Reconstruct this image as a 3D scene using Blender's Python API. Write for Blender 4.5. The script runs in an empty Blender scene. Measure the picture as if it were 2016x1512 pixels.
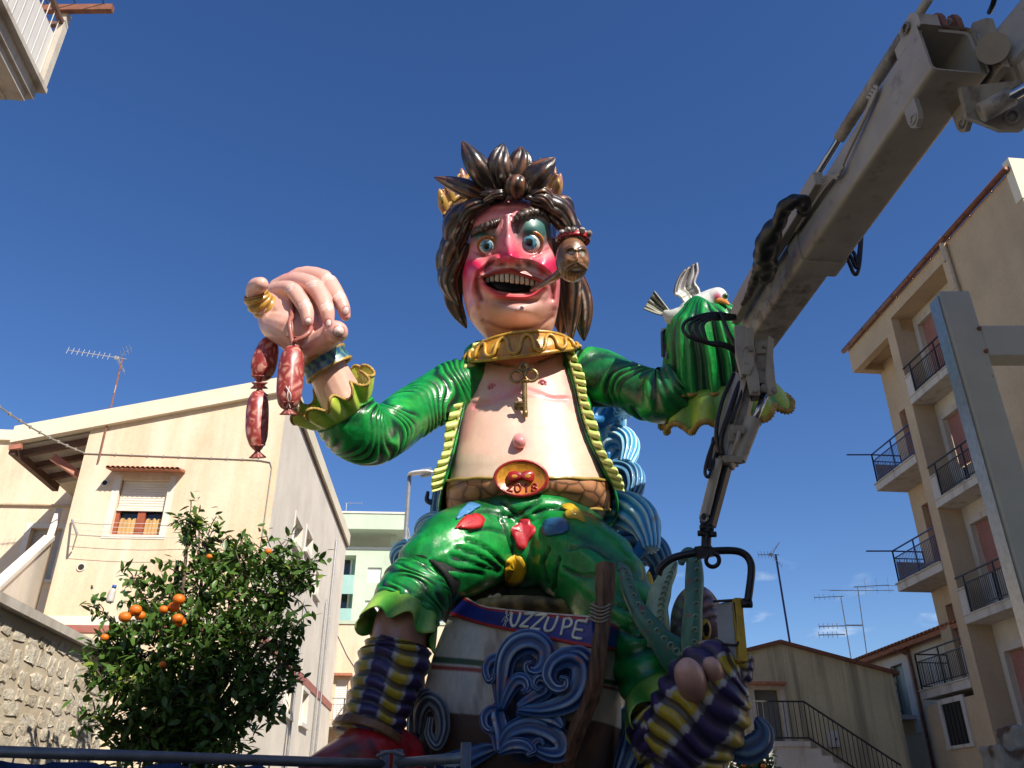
import bpy, math, random
import numpy as np
from mathutils import Vector

# ------------------------------------------------------------------ camera, world, sun, exposure
SHADE_C = 9.05                    # height constant of the shade plane
SC = bpy.context.scene
F = 1660.0                       # focal length in photo pixels (2016 wide)
PITCH = math.radians(27.85)
CP, SP = math.cos(PITCH), math.sin(PITCH)
EYE = np.array([0.0, 0.0, 1.6])
cam_d = bpy.data.cameras.new('camera')
cam_d.sensor_width = 36.0
cam_d.lens = F / 2016.0 * 36.0
cam_d.clip_start = 0.05
cam_d.clip_end = 6000.0
cam = bpy.data.objects.new('camera', cam_d)
SC.collection.objects.link(cam)
cam.location = EYE
cam.rotation_euler = (math.pi / 2 + PITCH, 0, 0)
SC.camera = cam

SUN_AZ, SUN_EL = math.radians(37), math.radians(40)      # azimuth to the right of straight behind the camera
SUN = np.array([math.sin(SUN_AZ) * math.cos(SUN_EL), -math.cos(SUN_AZ) * math.cos(SUN_EL), math.sin(SUN_EL)])
world = bpy.data.worlds.new('World')
SC.world = world
world.use_nodes = True
wt = world.node_tree
wt.nodes.clear()
w_out = wt.nodes.new('ShaderNodeOutputWorld')
w_bg = wt.nodes.new('ShaderNodeBackground')
w_sky = wt.nodes.new('ShaderNodeTexSky')
w_sky.sky_type = 'NISHITA'
w_sky.sun_disc = False
w_sky.sun_elevation = SUN_EL
w_sky.sun_rotation = math.pi - SUN_AZ
w_sky.altitude = 100
w_sky.air_density = 1.0
w_sky.dust_density = 0.3
w_sky.ozone_density = 3.0
w_bg.inputs['Strength'].default_value = 0.097
w_hs = wt.nodes.new('ShaderNodeHueSaturation')
w_hs.inputs['Saturation'].default_value = 1.23
w_hs.inputs['Hue'].default_value = 0.511
wt.links.new(w_sky.outputs[0], w_hs.inputs['Color'])
# a few thin cloud wisps low in the sky
w_tc = wt.nodes.new('ShaderNodeTexCoord')
w_map = wt.nodes.new('ShaderNodeMapping')
w_map.inputs['Scale'].default_value = (14, 14, 34)
wt.links.new(w_tc.outputs['Generated'], w_map.inputs['Vector'])
w_n = wt.nodes.new('ShaderNodeTexNoise')
w_n.inputs['Scale'].default_value = 1.0
w_n.inputs['Detail'].default_value = 6
wt.links.new(w_map.outputs[0], w_n.inputs['Vector'])
w_sep = wt.nodes.new('ShaderNodeSeparateXYZ')
wt.links.new(w_tc.outputs['Generated'], w_sep.inputs[0])
w_lo = wt.nodes.new('ShaderNodeMapRange'); w_lo.interpolation_type = 'SMOOTHSTEP'
w_lo.inputs['From Min'].default_value = .30; w_lo.inputs['From Max'].default_value = .20
wt.links.new(w_sep.outputs['Z'], w_lo.inputs['Value'])
w_cl = wt.nodes.new('ShaderNodeMapRange'); w_cl.interpolation_type = 'SMOOTHSTEP'
w_cl.inputs['From Min'].default_value = .56; w_cl.inputs['From Max'].default_value = .74; w_cl.inputs['To Max'].default_value = .6
wt.links.new(w_n.outputs['Fac'], w_cl.inputs['Value'])
w_mul = wt.nodes.new('ShaderNodeMath'); w_mul.operation = 'MULTIPLY'
wt.links.new(w_lo.outputs[0], w_mul.inputs[0]); wt.links.new(w_cl.outputs[0], w_mul.inputs[1])
w_mix = wt.nodes.new('ShaderNodeMix'); w_mix.data_type = 'RGBA'
wt.links.new(w_mul.outputs[0], w_mix.inputs[0])
wt.links.new(w_hs.outputs[0], w_mix.inputs[6])
w_mix.inputs[7].default_value = (6.5, 7.2, 8.0, 1)
wt.links.new(w_mix.outputs[2], w_bg.inputs['Color'])
wt.links.new(w_bg.outputs[0], w_out.inputs['Surface'])

sun_d = bpy.data.lights.new('sun', 'SUN')
sun_d.energy = 5.0
sun_d.angle = math.radians(0.53)
sun_d.color = (1.0, 0.93, 0.82)
sun = bpy.data.objects.new('sun', sun_d)
SC.collection.objects.link(sun)
sun.rotation_euler = Vector(SUN).to_track_quat('Z', 'Y').to_euler()
sun.location = (20, -20, 40)

SC.view_settings.view_transform = 'Standard'
SC.view_settings.look = 'None'
SC.view_settings.gamma = 1.0
SC.view_settings.use_curve_mapping = False
SC.view_settings.exposure = 0.5

# ------------------------------------------------------------------ helpers
rng = np.random.default_rng(7)
random.seed(7)
COL = SC.collection
WO = {}                           # world origin of every object built here

def ray(px, py):
    u, v = (px - 1008) / F, (756 - py) / F
    return np.array([u, CP - v * SP, SP + v * CP])

def P(px, py, Y):
    r = ray(px, py)
    return EYE + r * (Y / r[1])

def S(p):                         # metres in one photo pixel at a point of the scene
    d = np.asarray(p) - EYE
    return (d[1] * CP + d[2] * SP) / F

def thing(name, loc, label, cat, group=None):
    o = bpy.data.objects.new(name, None)
    o.empty_display_size = 0.3
    COL.objects.link(o)
    o.location = loc
    WO[o] = np.array(loc, float)
    tag(o, label, cat, group)
    return o

def tag(o, label=None, cat=None, group=None, kind=None):
    if label: o['label'] = label
    if cat: o['category'] = cat
    if group: o['group'] = group
    if kind: o['kind'] = kind
    return o

def mk(name, v, f, mat, parent=None, smooth=True, col=None, label=None, kind=None, sharp=None):
    v = np.asarray(v, float).reshape(-1, 3)
    c = (v.min(0) + v.max(0)) / 2 if len(v) else np.zeros(3)
    me = bpy.data.meshes.new(name)
    me.from_pydata((v - c).tolist(), [], [tuple(map(int, q)) for q in f])
    me.validate()
    if smooth:
        me.polygons.foreach_set('use_smooth', [True] * len(me.polygons))
        if sharp is not None:
            me.set_sharp_from_angle(angle=math.radians(sharp))
    if col is not None:
        a = me.color_attributes.new('Col', 'FLOAT_COLOR', 'POINT')
        cc = np.ones((len(v), 4), np.float32)
        cc[:, :3] = np.clip(col, 0, 1)
        a.data.foreach_set('color', cc.ravel())
    me.materials.append(mat)
    o = bpy.data.objects.new(name, me)
    COL.objects.link(o)
    WO[o] = c
    if parent is not None:
        o.parent = parent
        o.location = c - WO[parent]
    else:
        o.location = c
    if label: o['label'] = label
    if kind: o['kind'] = kind
    return o

def copy_of(o, at, parent=None, rot=None, scale=None):     # a copy that shares mesh data, placed at world point
    c = o.copy()
    COL.objects.link(c)
    WO[c] = np.array(at, float)
    if parent is not None:
        c.parent = parent
        c.location = WO[c] - WO[parent]
    else:
        c.location = at
    if rot is not None: c.rotation_euler = rot
    if scale is not None: c.scale = scale
    return c

class MB:
    def __init__(s):
        s.v, s.f, s.c, s.n = [], [], [], 0
    def add(s, v, f, col=None):
        v = np.asarray(v, float).reshape(-1, 3)
        k = s.n
        s.v.append(v)
        s.f += [tuple(int(i) + k for i in q) for q in f]
        s.n += len(v)
        s.c.append(np.zeros((len(v), 3)) + (0.5 if col is None else np.asarray(col, float)))
        return s
    def box(s, c, ax, ay, az, col=None):                    # centre and three half-axis vectors
        c, ax, ay, az = (np.asarray(q, float) for q in (c, ax, ay, az))
        v = [c + i * ax + j * ay + k * az for k in (-1, 1) for j in (-1, 1) for i in (-1, 1)]
        f = [(0, 2, 3, 1), (4, 5, 7, 6), (0, 1, 5, 4), (2, 6, 7, 3), (0, 4, 6, 2), (1, 3, 7, 5)]
        return s.add(v, f, col)
    def bar(s, a, b, w, h=None, col=None, up=(0, 0, 1)):    # rectangular bar from a to b
        a, b = np.asarray(a, float), np.asarray(b, float)
        d = b - a
        L = np.linalg.norm(d)
        d = d / max(L, 1e-9)
        x = np.cross(d, up)
        if np.linalg.norm(x) < 1e-4: x = np.cross(d, (1, 0, 0.01))
        x /= np.linalg.norm(x)
        y = np.cross(x, d)
        return s.box((a + b) / 2, x * w / 2, d * L / 2, y * (h or w) / 2, col)
    def tube(s, pts, r, n=8, col=None, cap=True):
        v, f, _, _ = loft(np.asarray(pts, float), r, n, cap=cap)
        return s.add(v, f, col)
    def each(s, name, mat, parent=None, smooth=False):      # every added piece becomes an object of its own
        k, out = 0, []
        for v in s.v:
            n = len(v)
            f = [tuple(i - k for i in q) for q in s.f if k <= q[0] < k + n]
            out.append(mk(name, v, f, mat, parent, smooth)); k += n
        return out
    def build(s, name, mat, parent=None, smooth=False, usecol=False, **k):
        v = np.concatenate(s.v) if s.v else np.zeros((0, 3))
        return mk(name, v, s.f, mat, parent, smooth, np.concatenate(s.c) if usecol else None, **k)

def spline(pts, n, closed=False):                           # Catmull-Rom resample of any-dimensional points
    p = np.asarray(pts, float)
    if len(p) == 2:
        t = np.linspace(0, 1, n)[:, None]
        return p[0] * (1 - t) + p[1] * t
    q = np.vstack([2 * p[0] - p[1], p, 2 * p[-1] - p[-2]])
    seg = len(p) - 1
    t = np.linspace(0, seg, n)
    i = np.minimum(t.astype(int), seg - 1)
    u = (t - i)[:, None]
    a, b, c, d = q[i], q[i + 1], q[i + 2], q[i + 3]
    return 0.5 * ((2 * b) + (-a + c) * u + (2 * a - 5 * b + 4 * c - d) * u ** 2 + (-a + 3 * b - 3 * c + d) * u ** 3)

def frames(p, up=None):
    n = len(p)
    t = np.gradient(p, axis=0)
    t /= np.maximum(np.linalg.norm(t, axis=1), 1e-9)[:, None]
    x = np.zeros_like(p)
    u = np.array(up if up is not None else (0.0, -1.0, 0.15), float)
    a = np.cross(t[0], u)
    if np.linalg.norm(a) < 1e-3: a = np.cross(t[0], (1, 0, 0.2))
    a /= np.linalg.norm(a)
    for i in range(n):
        a = a - t[i] * np.dot(a, t[i])
        a /= max(np.linalg.norm(a), 1e-9)
        x[i] = a
    return t, x, np.cross(t, x)

def loft(p, r, nseg, mod=None, cap=True, up=None, flat=1.0):
    """tube along p with radii r; mod(t, th) multiplies the radius; returns v, f, T, TH"""
    p = np.asarray(p, float)
    n = len(p)
    r = np.broadcast_to(np.asarray(r, float), (n,)) if np.ndim(r) < 2 else np.asarray(r, float)
    t, x, y = frames(p, up)
    th = np.linspace(0, 2 * np.pi, nseg, endpoint=False)
    T, TH = np.meshgrid(np.linspace(0, 1, n), th, indexing='ij')
    m = mod(T, TH) if mod is not None else np.ones_like(T)
    rx = (r if r.ndim == 1 else r[:, 0])[:, None] * m
    ry = (r if r.ndim == 1 else r[:, 1])[:, None] * m * flat
    v = p[:, None, :] + x[:, None, :] * (rx * np.cos(TH))[..., None] + y[:, None, :] * (ry * np.sin(TH))[..., None]
    v = v.reshape(-1, 3)
    f = gridf(n, nseg, True)
    T, TH = T.ravel(), TH.ravel()
    if cap:
        k = len(v)
        v = np.vstack([v, p[0], p[-1]])
        f += [(k, (j + 1) % nseg, j) for j in range(nseg)]
        b = (n - 1) * nseg
        f += [(k + 1, b + j, b + (j + 1) % nseg) for j in range(nseg)]
        T = np.append(T, [0, 1]); TH = np.append(TH, [0, 0])
    return v, f, T, TH

def gridf(n, m, wrap=False):
    f = []
    for i in range(n - 1):
        for j in range(m if wrap else m - 1):
            k = (j + 1) % m
            f.append((i * m + j, i * m + k, (i + 1) * m + k, (i + 1) * m + j))
    return f

def pxpath(L, n):                                           # [(px, py, Y, r_px)] -> smooth world path and radii
    w = np.array([list(P(a, b, c)) + [r * S(P(a, b, c))] for a, b, c, r in L])
    w = spline(w, n)
    return w[:, :3], np.maximum(w[:, 3], 1e-4)

def sphere(c, r, n=24, m=16, axes=None):
    th = np.linspace(0, np.pi, m)
    ph = np.linspace(0, 2 * np.pi, n, endpoint=False)
    A, B = np.meshgrid(th, ph, indexing='ij')
    d = np.stack([np.sin(A) * np.cos(B), np.sin(A) * np.sin(B), np.cos(A)], -1).reshape(-1, 3)
    r = np.broadcast_to(np.asarray(r, float), (3,))
    d2 = d * r
    if axes is not None: d2 = d2 @ np.asarray(axes, float)
    return np.asarray(c) + d2, gridf(m, n, True), d

def hull_noise(p, s, seed=0):                               # cheap smooth value noise, sum of sines
    g = np.random.default_rng(seed)
    o = np.zeros(len(p))
    for k in range(7):
        w = g.normal(size=3) * s * (1 + 0.35 * k)
        o += np.sin(p @ w + g.uniform(0, 6.28)) / (1 + 0.35 * k)
    return o / 3.0

def sm(a, b, x):
    t = np.clip((x - a) / (b - a), 0, 1)
    return t * t * (3 - 2 * t)

def mix(a, b, t):
    t = np.clip(np.asarray(t, float), 0, 1)
    if t.ndim == 1: t = t[:, None]
    return np.asarray(a, float) * (1 - t) + np.asarray(b, float) * t

# ------------------------------------------------------------------ materials
def newmat(name, rough=0.6, metal=0.0, spec=0.5, coat=0.0):
    m = bpy.data.materials.new(name)
    m.use_nodes = True
    b = m.node_tree.nodes['Principled BSDF']
    b.inputs['Roughness'].default_value = rough
    b.inputs['Metallic'].default_value = metal
    b.inputs['Specular IOR Level'].default_value = spec
    b.inputs['Coat Weight'].default_value = coat
    b.inputs['Coat Roughness'].default_value = 0.12
    return m, m.node_tree, b

def coords(nt, scale=None):
    g = nt.nodes.new('ShaderNodeNewGeometry')
    if scale is None: return g.outputs['Position']
    mp = nt.nodes.new('ShaderNodeMapping')
    mp.inputs['Scale'].default_value = scale
    nt.links.new(g.outputs['Position'], mp.inputs['Vector'])
    return mp.outputs['Vector']

def noise(nt, scale, detail=4, vec=None, rough=0.55):
    n = nt.nodes.new('ShaderNodeTexNoise')
    n.inputs['Scale'].default_value = scale
    n.inputs['Detail'].default_value = detail
    n.inputs['Roughness'].default_value = rough
    nt.links.new(vec if vec is not None else coords(nt), n.inputs['Vector'])
    return n.outputs['Fac']

def ramp(nt, fac, stops):
    r = nt.nodes.new('ShaderNodeValToRGB')
    e = r.color_ramp.elements
    while len(e) < len(stops): e.new(0.5)
    for q, (p, c) in zip(e, stops):
        q.position = p
        q.color = (*c, 1) if len(c) == 3 else c
    nt.links.new(fac, r.inputs[0])
    return r.outputs[0]

def mixc(nt, fac, a, b, mode='MIX'):
    m = nt.nodes.new('ShaderNodeMix')
    m.data_type = 'RGBA'
    m.blend_type = mode
    for s, q in ((0, fac), (6, a), (7, b)):
        if isinstance(q, (int, float)): m.inputs[s].default_value = q
        elif isinstance(q, tuple): m.inputs[s].default_value = (*q, 1) if len(q) == 3 else q
        else: nt.links.new(q, m.inputs[s])
    return m.outputs[2]

def bump(nt, b, h, dist, strength=1.0):
    n = nt.nodes.new('ShaderNodeBump')
    n.inputs['Distance'].default_value = dist
    n.inputs['Strength'].default_value = strength
    nt.links.new(h, n.inputs['Height'])
    nt.links.new(n.outputs[0], b.inputs['Normal'])

def painted(name, rough=0.35, coat=0.0, var=0.25, bumpd=0.004, scale=9.0, spec=0.5):
    """hand-painted surface: colour attribute with brushed unevenness"""
    m, nt, b = newmat(name, rough, 0, spec, coat)
    a = nt.nodes.new('ShaderNodeAttribute')
    a.attribute_name = 'Col'
    n = noise(nt, scale, 6)
    k = ramp(nt, n, [(0.25, (1 - var,) * 3), (0.75, (1 + var * 0.4,) * 3)])
    k2 = ramp(nt, noise(nt, 3.5, 7, coords(nt, (9, 9, 2.2)), 0.7), [(0.35, (1 - var * 0.7,) * 3), (0.6, (1.0,) * 3)])
    nt.links.new(mixc(nt, 1.0, mixc(nt, 1.0, a.outputs['Color'], k, 'MULTIPLY'), k2, 'MULTIPLY'), b.inputs['Base Color'])
    r = nt.nodes.new('ShaderNodeMapRange')
    r.inputs['To Min'].default_value = max(rough - 0.1, 0.05)
    r.inputs['To Max'].default_value = rough + 0.3
    nt.links.new(noise(nt, scale * 2.2, 3), r.inputs['Value'])
    nt.links.new(r.outputs[0], b.inputs['Roughness'])
    bump(nt, b, noise(nt, scale * 1.3, 5), bumpd)
    return m

def plain(name, c, rough=0.6, metal=0.0, var=0.2, scale=6.0, bumpd=0.0, dirt=None, dirtlim=(0.5, 0.7)):
    m, nt, b = newmat(name, rough, metal)
    n = noise(nt, scale, 5)
    col = ramp(nt, n, [(0.3, tuple(x * (1 - var) for x in c)), (0.7, tuple(min(x * (1 + var * 0.5), 1) for x in c))])
    if dirt is not None:
        k = ramp(nt, noise(nt, scale * 0.7 + 1.7, 8, None, 0.65), [(dirtlim[0], (0, 0, 0)), (dirtlim[1], (1, 1, 1))])
        col = mixc(nt, k, col, dirt)
    nt.links.new(col, b.inputs['Base Color'])
    if bumpd: bump(nt, b, noise(nt, scale * 4, 5), bumpd)
    return m

def stucco(name, c, stain, lim=(0.45, 0.75), streak=(1.6, 1.6, 0.22), fine=60, amount=1.0):
    """plaster with blotches, rain streaks and a fine grain"""
    m, nt, b = newmat(name, 0.9, 0, 0.2)
    base = ramp(nt, noise(nt, 0.9, 5), [(0.3, tuple(x * 0.86 for x in c)), (0.7, tuple(min(1, x * 1.06) for x in c))])
    st = ramp(nt, noise(nt, 1.0, 6, coords(nt, streak), 0.6), [(lim[0], (0, 0, 0)), (lim[1], (amount,) * 3)])
    col = mixc(nt, st, base, stain)
    sp = ramp(nt, noise(nt, 14, 4), [(0.35, (0.93,) * 3), (0.65, (1.0,) * 3)])
    col = mixc(nt, 1.0, col, sp, 'MULTIPLY')
    nt.links.new(col, b.inputs['Base Color'])
    bump(nt, b, noise(nt, fine, 3), 0.004)
    return m

M = {}
M['gloss'] = painted('gloss_paint', 0.25, 0.2, 0.4, 0.009, 7)
M['satin'] = painted('satin_paint', 0.38, 0.2, 0.22, 0.004, 9)
M['skin'] = painted('skin_paint', 0.3, 0.3, 0.1, 0.0025, 5)
M['matt'] = painted('matt_paint', 0.7, 0.0, 0.25, 0.004, 10)
# ------------------------------------------------------------------ setting: ground and street
class FR:
    """a vertical wall frame: origin on plan, direction along the wall, outward normal on its right-hand side"""
    def __init__(s, x, y, ang):
        s.o = np.array([x, y, 0.0]); a = math.radians(ang)
        s.d = np.array([math.cos(a), math.sin(a), 0]); s.n = np.array([s.d[1], -s.d[0], 0])
        s.ang = a
    def pt(s, q, z, off=0.0): return s.o + s.d * q + s.n * off + np.array([0, 0, z])
    def loc(s, px, py, off=0.0):
        r = ray(px, py)
        o = s.o + s.n * off
        t = np.dot(o - EYE, s.n) / np.dot(r, s.n)
        p = EYE + r * t
        return np.dot(p - s.o, s.d), p[2]
    def shift(s, off):
        g = FR(0, 0, 0); g.o = s.o + s.n * off; g.d, g.n, g.ang = s.d, s.n, s.ang
        return g

def fbox(mb, fr, s0, s1, z0, z1, o0, o1, col=None):
    c = fr.pt((s0 + s1) / 2, (z0 + z1) / 2, (o0 + o1) / 2)
    return mb.box(c, fr.d * abs(s1 - s0) / 2, fr.n * abs(o1 - o0) / 2, np.array([0, 0, abs(z1 - z0) / 2]), col)

def holed(fr, s0, s1, z0, zt, holes, depth=0.18, off=0.0):
    """wall sheet with rectangular openings and their reveals"""
    mb = MB()
    top = zt if callable(zt) else (lambda s: zt)
    ss = sorted({s0, s1, *[h[i] for h in holes for i in (0, 1)]})
    zs = sorted({z0, *[h[i] for h in holes for i in (2, 3)]})
    for a, b in zip(ss[:-1], ss[1:]):
        for k, za in enumerate(zs):
            zb = zs[k + 1] if k + 1 < len(zs) else None
            m, n = (a + b) / 2, (za + zb) / 2 if zb is not None else za + 0.01
            if any(h[0] < m < h[1] and h[2] < n < h[3] for h in holes): continue
            zc, zd = (zb, zb) if zb is not None else (top(b), top(a))
            mb.add([fr.pt(a, za, off), fr.pt(b, za, off), fr.pt(b, zc, off), fr.pt(a, zd, off)], [(0, 1, 2, 3)])
    for a, b, c, d in (h[:4] for h in holes):
        q = [(a, c), (b, c), (b, d), (a, d)]
        for (x0, y0), (x1, y1) in zip(q, q[1:] + q[:1]):
            mb.add([fr.pt(x0, y0, off), fr.pt(x1, y1, off), fr.pt(x1, y1, off - depth), fr.pt(x0, y0, off - depth)], [(0, 1, 2, 3)])
    return mb

M['peach'] = stucco('peach_plaster', (0.72, 0.535, 0.36), (0.79, 0.67, 0.51), (0.40, 0.68))
M['greyplaster'] = stucco('grey_plaster', (0.72, 0.65, 0.55), (0.56, 0.49, 0.41), (0.52, 0.85), (1.3, 1.3, 0.3), 60, .7)
M['white'] = stucco('white_paint_wall', (0.74, 0.69, 0.6), (0.66, 0.6, 0.52), (0.5, 0.8))
M['cream'] = stucco('cream_fascia', (0.76, 0.68, 0.52), (0.7, 0.6, 0.45), (0.5, 0.8))
M['tan'] = stucco('tan_plaster', (0.55, 0.41, 0.26), (0.40, 0.29, 0.19), (0.5, 0.85), (1.2, 1.2, .2), 60, .7)
M['tanwhite'] = stucco('pale_recess_plaster', (0.6, 0.54, 0.43), (0.54, 0.47, 0.37), (0.45, 0.7))
M['slab'] = stucco('balcony_concrete', (0.58, 0.53, 0.46), (0.34, 0.28, 0.22), (0.5, 0.75), (4, 4, .8))
M['asphalt'] = plain('asphalt', (0.17, 0.15, 0.12), 0.9, 0, 0.3, 3, 0.004)
M['pavement'] = plain('pavement', (0.44, 0.38, 0.30), 0.9, 0, 0.2, 4, 0.003)
M['pinkshutter'] = plain('pink_roller_shutter', (0.36, 0.165, 0.14), 0.6, 0, 0.15, 3)
M['whiteshutter'] = plain('cream_roller_shutter', (0.72, 0.66, 0.55), 0.5, 0, 0.08, 3)
M['greyshutter'] = plain('grey_roller_shutter', (0.4, 0.38, 0.34), 0.55, 0, 0.1, 3)
M['iron'] = plain('dark_iron', (0.035, 0.03, 0.03), 0.55, 0.3, 0.3, 20)
M['blueiron'] = plain('blue_iron', (0.03, 0.045, 0.16), 0.5, 0.1, 0.25, 20)
M['redwood'] = plain('red_wood_frame', (0.33, 0.085, 0.04), 0.45, 0, 0.25, 12)
M['brownbeam'] = plain('brown_beam', (0.14, 0.075, 0.05), 0.7, 0, 0.3, 9)
M['redbeam'] = plain('red_oxide_beam', (0.42, 0.16, 0.1), 0.55, 0, 0.2, 6)
M['soffit'] = plain('soffit_board', (0.42, 0.38, 0.32), 0.8, 0, 0.15, 5)
M['terracotta'] = plain('terracotta', (0.43, 0.17, 0.09), 0.8, 0, 0.35, 7, 0.003)
M['copper'] = plain('copper_gutter', (0.2, 0.075, 0.04), 0.5, 0.2, 0.3, 5)
M['curtain'] = plain('ochre_curtain', (0.55, 0.33, 0.13), 0.85, 0, 0.2, 6)
M['zinc'] = plain('galvanised', (0.42, 0.42, 0.42), 0.4, 0.7, 0.2, 15)
M['rustpipe'] = plain('rusty_pipe', (0.25, 0.1, 0.06), 0.7, 0.1, 0.35, 12)
M['pipe'] = plain('painted_pipe', (0.52, 0.4, 0.26), 0.5, 0, 0.2, 9)
gm, gnt, gb = newmat('dark_window_glass', 0.06, 0, 0.6)
gb.inputs['Base Color'].default_value = (0.02, 0.025, 0.03, 1)
M['glass'] = gm
gm2, gnt2, gb2 = newmat('dark_room', 0.9)
gb2.inputs['Base Color'].default_value = (0.03, 0.025, 0.02, 1)
M['dark'] = gm2
M['rednarrow'] = plain('red_string_course', (0.36, 0.13, 0.1), 0.8, 0, 0.2, 5)
M['pvc'] = plain('white_frame', (0.72, 0.7, 0.66), 0.4, 0, 0.05, 5)
M['wire'] = plain('cable', (0.32, 0.3, 0.27), 0.6, 0, 0.2, 20)

g = MB(); g.add([(-900, -900, 0), (900, -900, 0), (900, 2500, 0), (-900, 2500, 0)], [(0, 1, 2, 3)])
tag(g.build('ground', M['pavement']), kind='structure')
g = MB(); g.add([(-4.0, -60, .004), (7.5, -60, .004), (5.5, 80, .004), (-6.5, 80, .004)], [(0, 1, 2, 3)])
tag(g.build('road', M['asphalt']), kind='structure')
g = MB(); g.box((9.4, -5, 0.07), (1.9, 0, 0), (0, 30, 0), (0, 0, 0.07))
tag(g.build('pavement', M['pavement']), kind='structure')

def louvres(fr, s0, s1, z0, z1, off, pitch=0.055):
    mb = MB()
    n = max(2, int((z1 - z0) / pitch))
    h = (z1 - z0) / n
    for i in range(n):
        a, b = z0 + i * h, z0 + (i + 1) * h
        mb.add([fr.pt(s0, a, off), fr.pt(s1, a, off), fr.pt(s1, a + h * .45, off + .012), fr.pt(s0, a + h * .45, off + .012),
                fr.pt(s1, b - .006, off + .004), fr.pt(s0, b - .006, off + .004), fr.pt(s1, b, off), fr.pt(s0, b, off)],
               [(0, 1, 2, 3), (3, 2, 4, 5), (5, 4, 6, 7)])
    return mb

def tile_row(mb_fn, fr, s0, s1, z, o0, o1, drop, w=0.16):
    """a row of barrel tiles sloping outward"""
    n = max(1, int(round((s1 - s0) / w)))
    for i in range(n):
        a = s0 + (i + .5) * (s1 - s0) / n
        mb = MB()
        A, B = fr.pt(a, z, o0), fr.pt(a, z - drop, o1)
        r = (s1 - s0) / n * .5
        th = np.linspace(0.05, math.pi - .05, 6)
        for R in (r, r * .8):
            pass
        v = []
        for p in (A, B):
            for R in (r, r * .78):
                for t in th:
                    v.append(p + fr.d * R * math.cos(t) + np.array([0, 0, R * math.sin(t) * .75]))
        v = np.array(v); k = len(th); f = []
        for j in range(k - 1):
            f += [(j, j + 1, 2 * k + j + 1, 2 * k + j), (k + j, 3 * k + j, 3 * k + j + 1, k + j + 1),
                  (2 * k + j, 2 * k + j + 1, 3 * k + j + 1, 3 * k + j)]
        mb.add(v, f)
        mb_fn(mb)

# ------------------------------------------------------------------ the peach house on the left
LH = thing('house', (-5.82, 19.5, 0), 'peach plastered house with sloping cream roof edge behind the orange tree', 'house')
LF = FR(-5.82, 19.5, 3.5)          # front: s = 0 at the street corner, negative to the left
LS = FR(-5.82, 19.5, 93.5)         # side along the street
ROOFZ = lambda s: 11.64 + 0.252 * s           # underside of the roof edge
DS = 13.4
w0, w1 = LF.loc(215, 1052), LF.loc(316, 946)
wl, wr = w0[0], LF.loc(313, 1052)[0]
wz0, wz1 = w0[1], LF.loc(280, 945)[1]
hole = [(wl, wr, wz0, wz1)]
h1 = LF.loc(207, 951); h2 = LF.loc(160, 1117)
sJ = LF.loc(180, 840)[0]
holed(LF, sJ, 0, 0, ROOFZ, hole, .2).build('wall', M['peach'], LH, label='sunlit peach front wall')
wp = [(582, 1022, 598, 1090), (604, 1045, 617, 1100), (566, 1330, 581, 1412), (597, 1355, 609, 1430), (622, 1120, 630, 1180)]
sh = []
for a, b, c, d in wp:
    s0, zt_ = LS.loc(a, b); s1, _ = LS.loc(c, b); _, zb_ = LS.loc((a + c) / 2, d)
    zt_ = LS.loc((a + c) / 2, b + 8)[1]
    sh.append((s0, s1, zb_, zt_))
holed(LS, 0, DS, 0, 11.64, sh, .22).build('wall', M['greyplaster'], LH, label='grey weathered side wall')
g = MB()                           # back and left walls
LL = FR(*LF.pt(sJ, 0)[:2], 93.5)
g.add([LL.pt(0, 0), LL.pt(0, ROOFZ(sJ)), LL.pt(DS, ROOFZ(sJ)), LL.pt(DS, 0)], [(0, 1, 2, 3)])
g.add([LL.pt(DS, 0), LL.pt(DS, ROOFZ(sJ)), LS.pt(DS, 11.62), LS.pt(DS, 0)], [(0, 1, 2, 3)])
g.build('wall', M['peach'], LH)
g = MB()                           # roof slab with cream edge
sl = LF.loc(33, 848)[0]
for a, b in ((sl, 0.12),):
    v = []
    for s in (a, b):
        for q in (-0.15, DS + .1):
            for dz in (0.0, 0.44):
                p = LF.pt(s, ROOFZ(s) + dz) - LF.n * q
                v.append(p)
    g.add(v, [(0, 1, 3, 2), (4, 6, 7, 5), (0, 4, 5, 1), (2, 3, 7, 6), (0, 2, 6, 4), (1, 5, 7, 3)])
rf = g.build('roof', M['cream'], LH)
g = MB(); fbox(g, LS, -.1, DS + .1, 11.6, 11.64, .003, .06); g.build('drip_strip', M['brownbeam'], rf)
win = MB()                         # front window: frame, sashes, curtain, shutter
fbox(win, LF, wl + .0, wl + .09, wz0, wz1, -.19, -.12); fbox(win, LF, wr - .05, wr, wz0, wz1, -.19, -.12)
sm_ = wl + (wr - wl) * .53
fbox(win, LF, sm_ - .09, sm_ + .09, wz0, wz1, -.18, -.11); fbox(win, LF, wl, wr, wz0 - .0, wz0 + .05, -.185, -.125)
wn = win.build('window', M['redwood'], LH)
g = MB(); g.add([LF.pt(wl, wz0, -.2), LF.pt(wr, wz0, -.2), LF.pt(wr, wz1, -.2), LF.pt(wl, wz1, -.2)], [(0, 1, 2, 3)])
g.build('pane', M['glass'], wn)
for a, b in ((wl + .1, sm_ - .1), (sm_ + .1, wr - .06)):
    n = 14
    q = np.linspace(a, b, n)
    top = wz0 + .40 + .07 * np.abs(np.sin(np.linspace(0, 9, n)))
    v = [LF.pt(s, wz0 + .05, -.17 + .02 * math.sin(i * 2.1)) for i, s in enumerate(q)] + [LF.pt(s, z, -.17 + .02 * math.sin(i * 2.1)) for i, (s, z) in enumerate(zip(q, top))]
    mk('curtain', v, [(i, i + 1, n + i + 1, n + i) for i in range(n - 1)], M['curtain'], wn)
zsh = LF.loc(270, 1000)[1]
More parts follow.
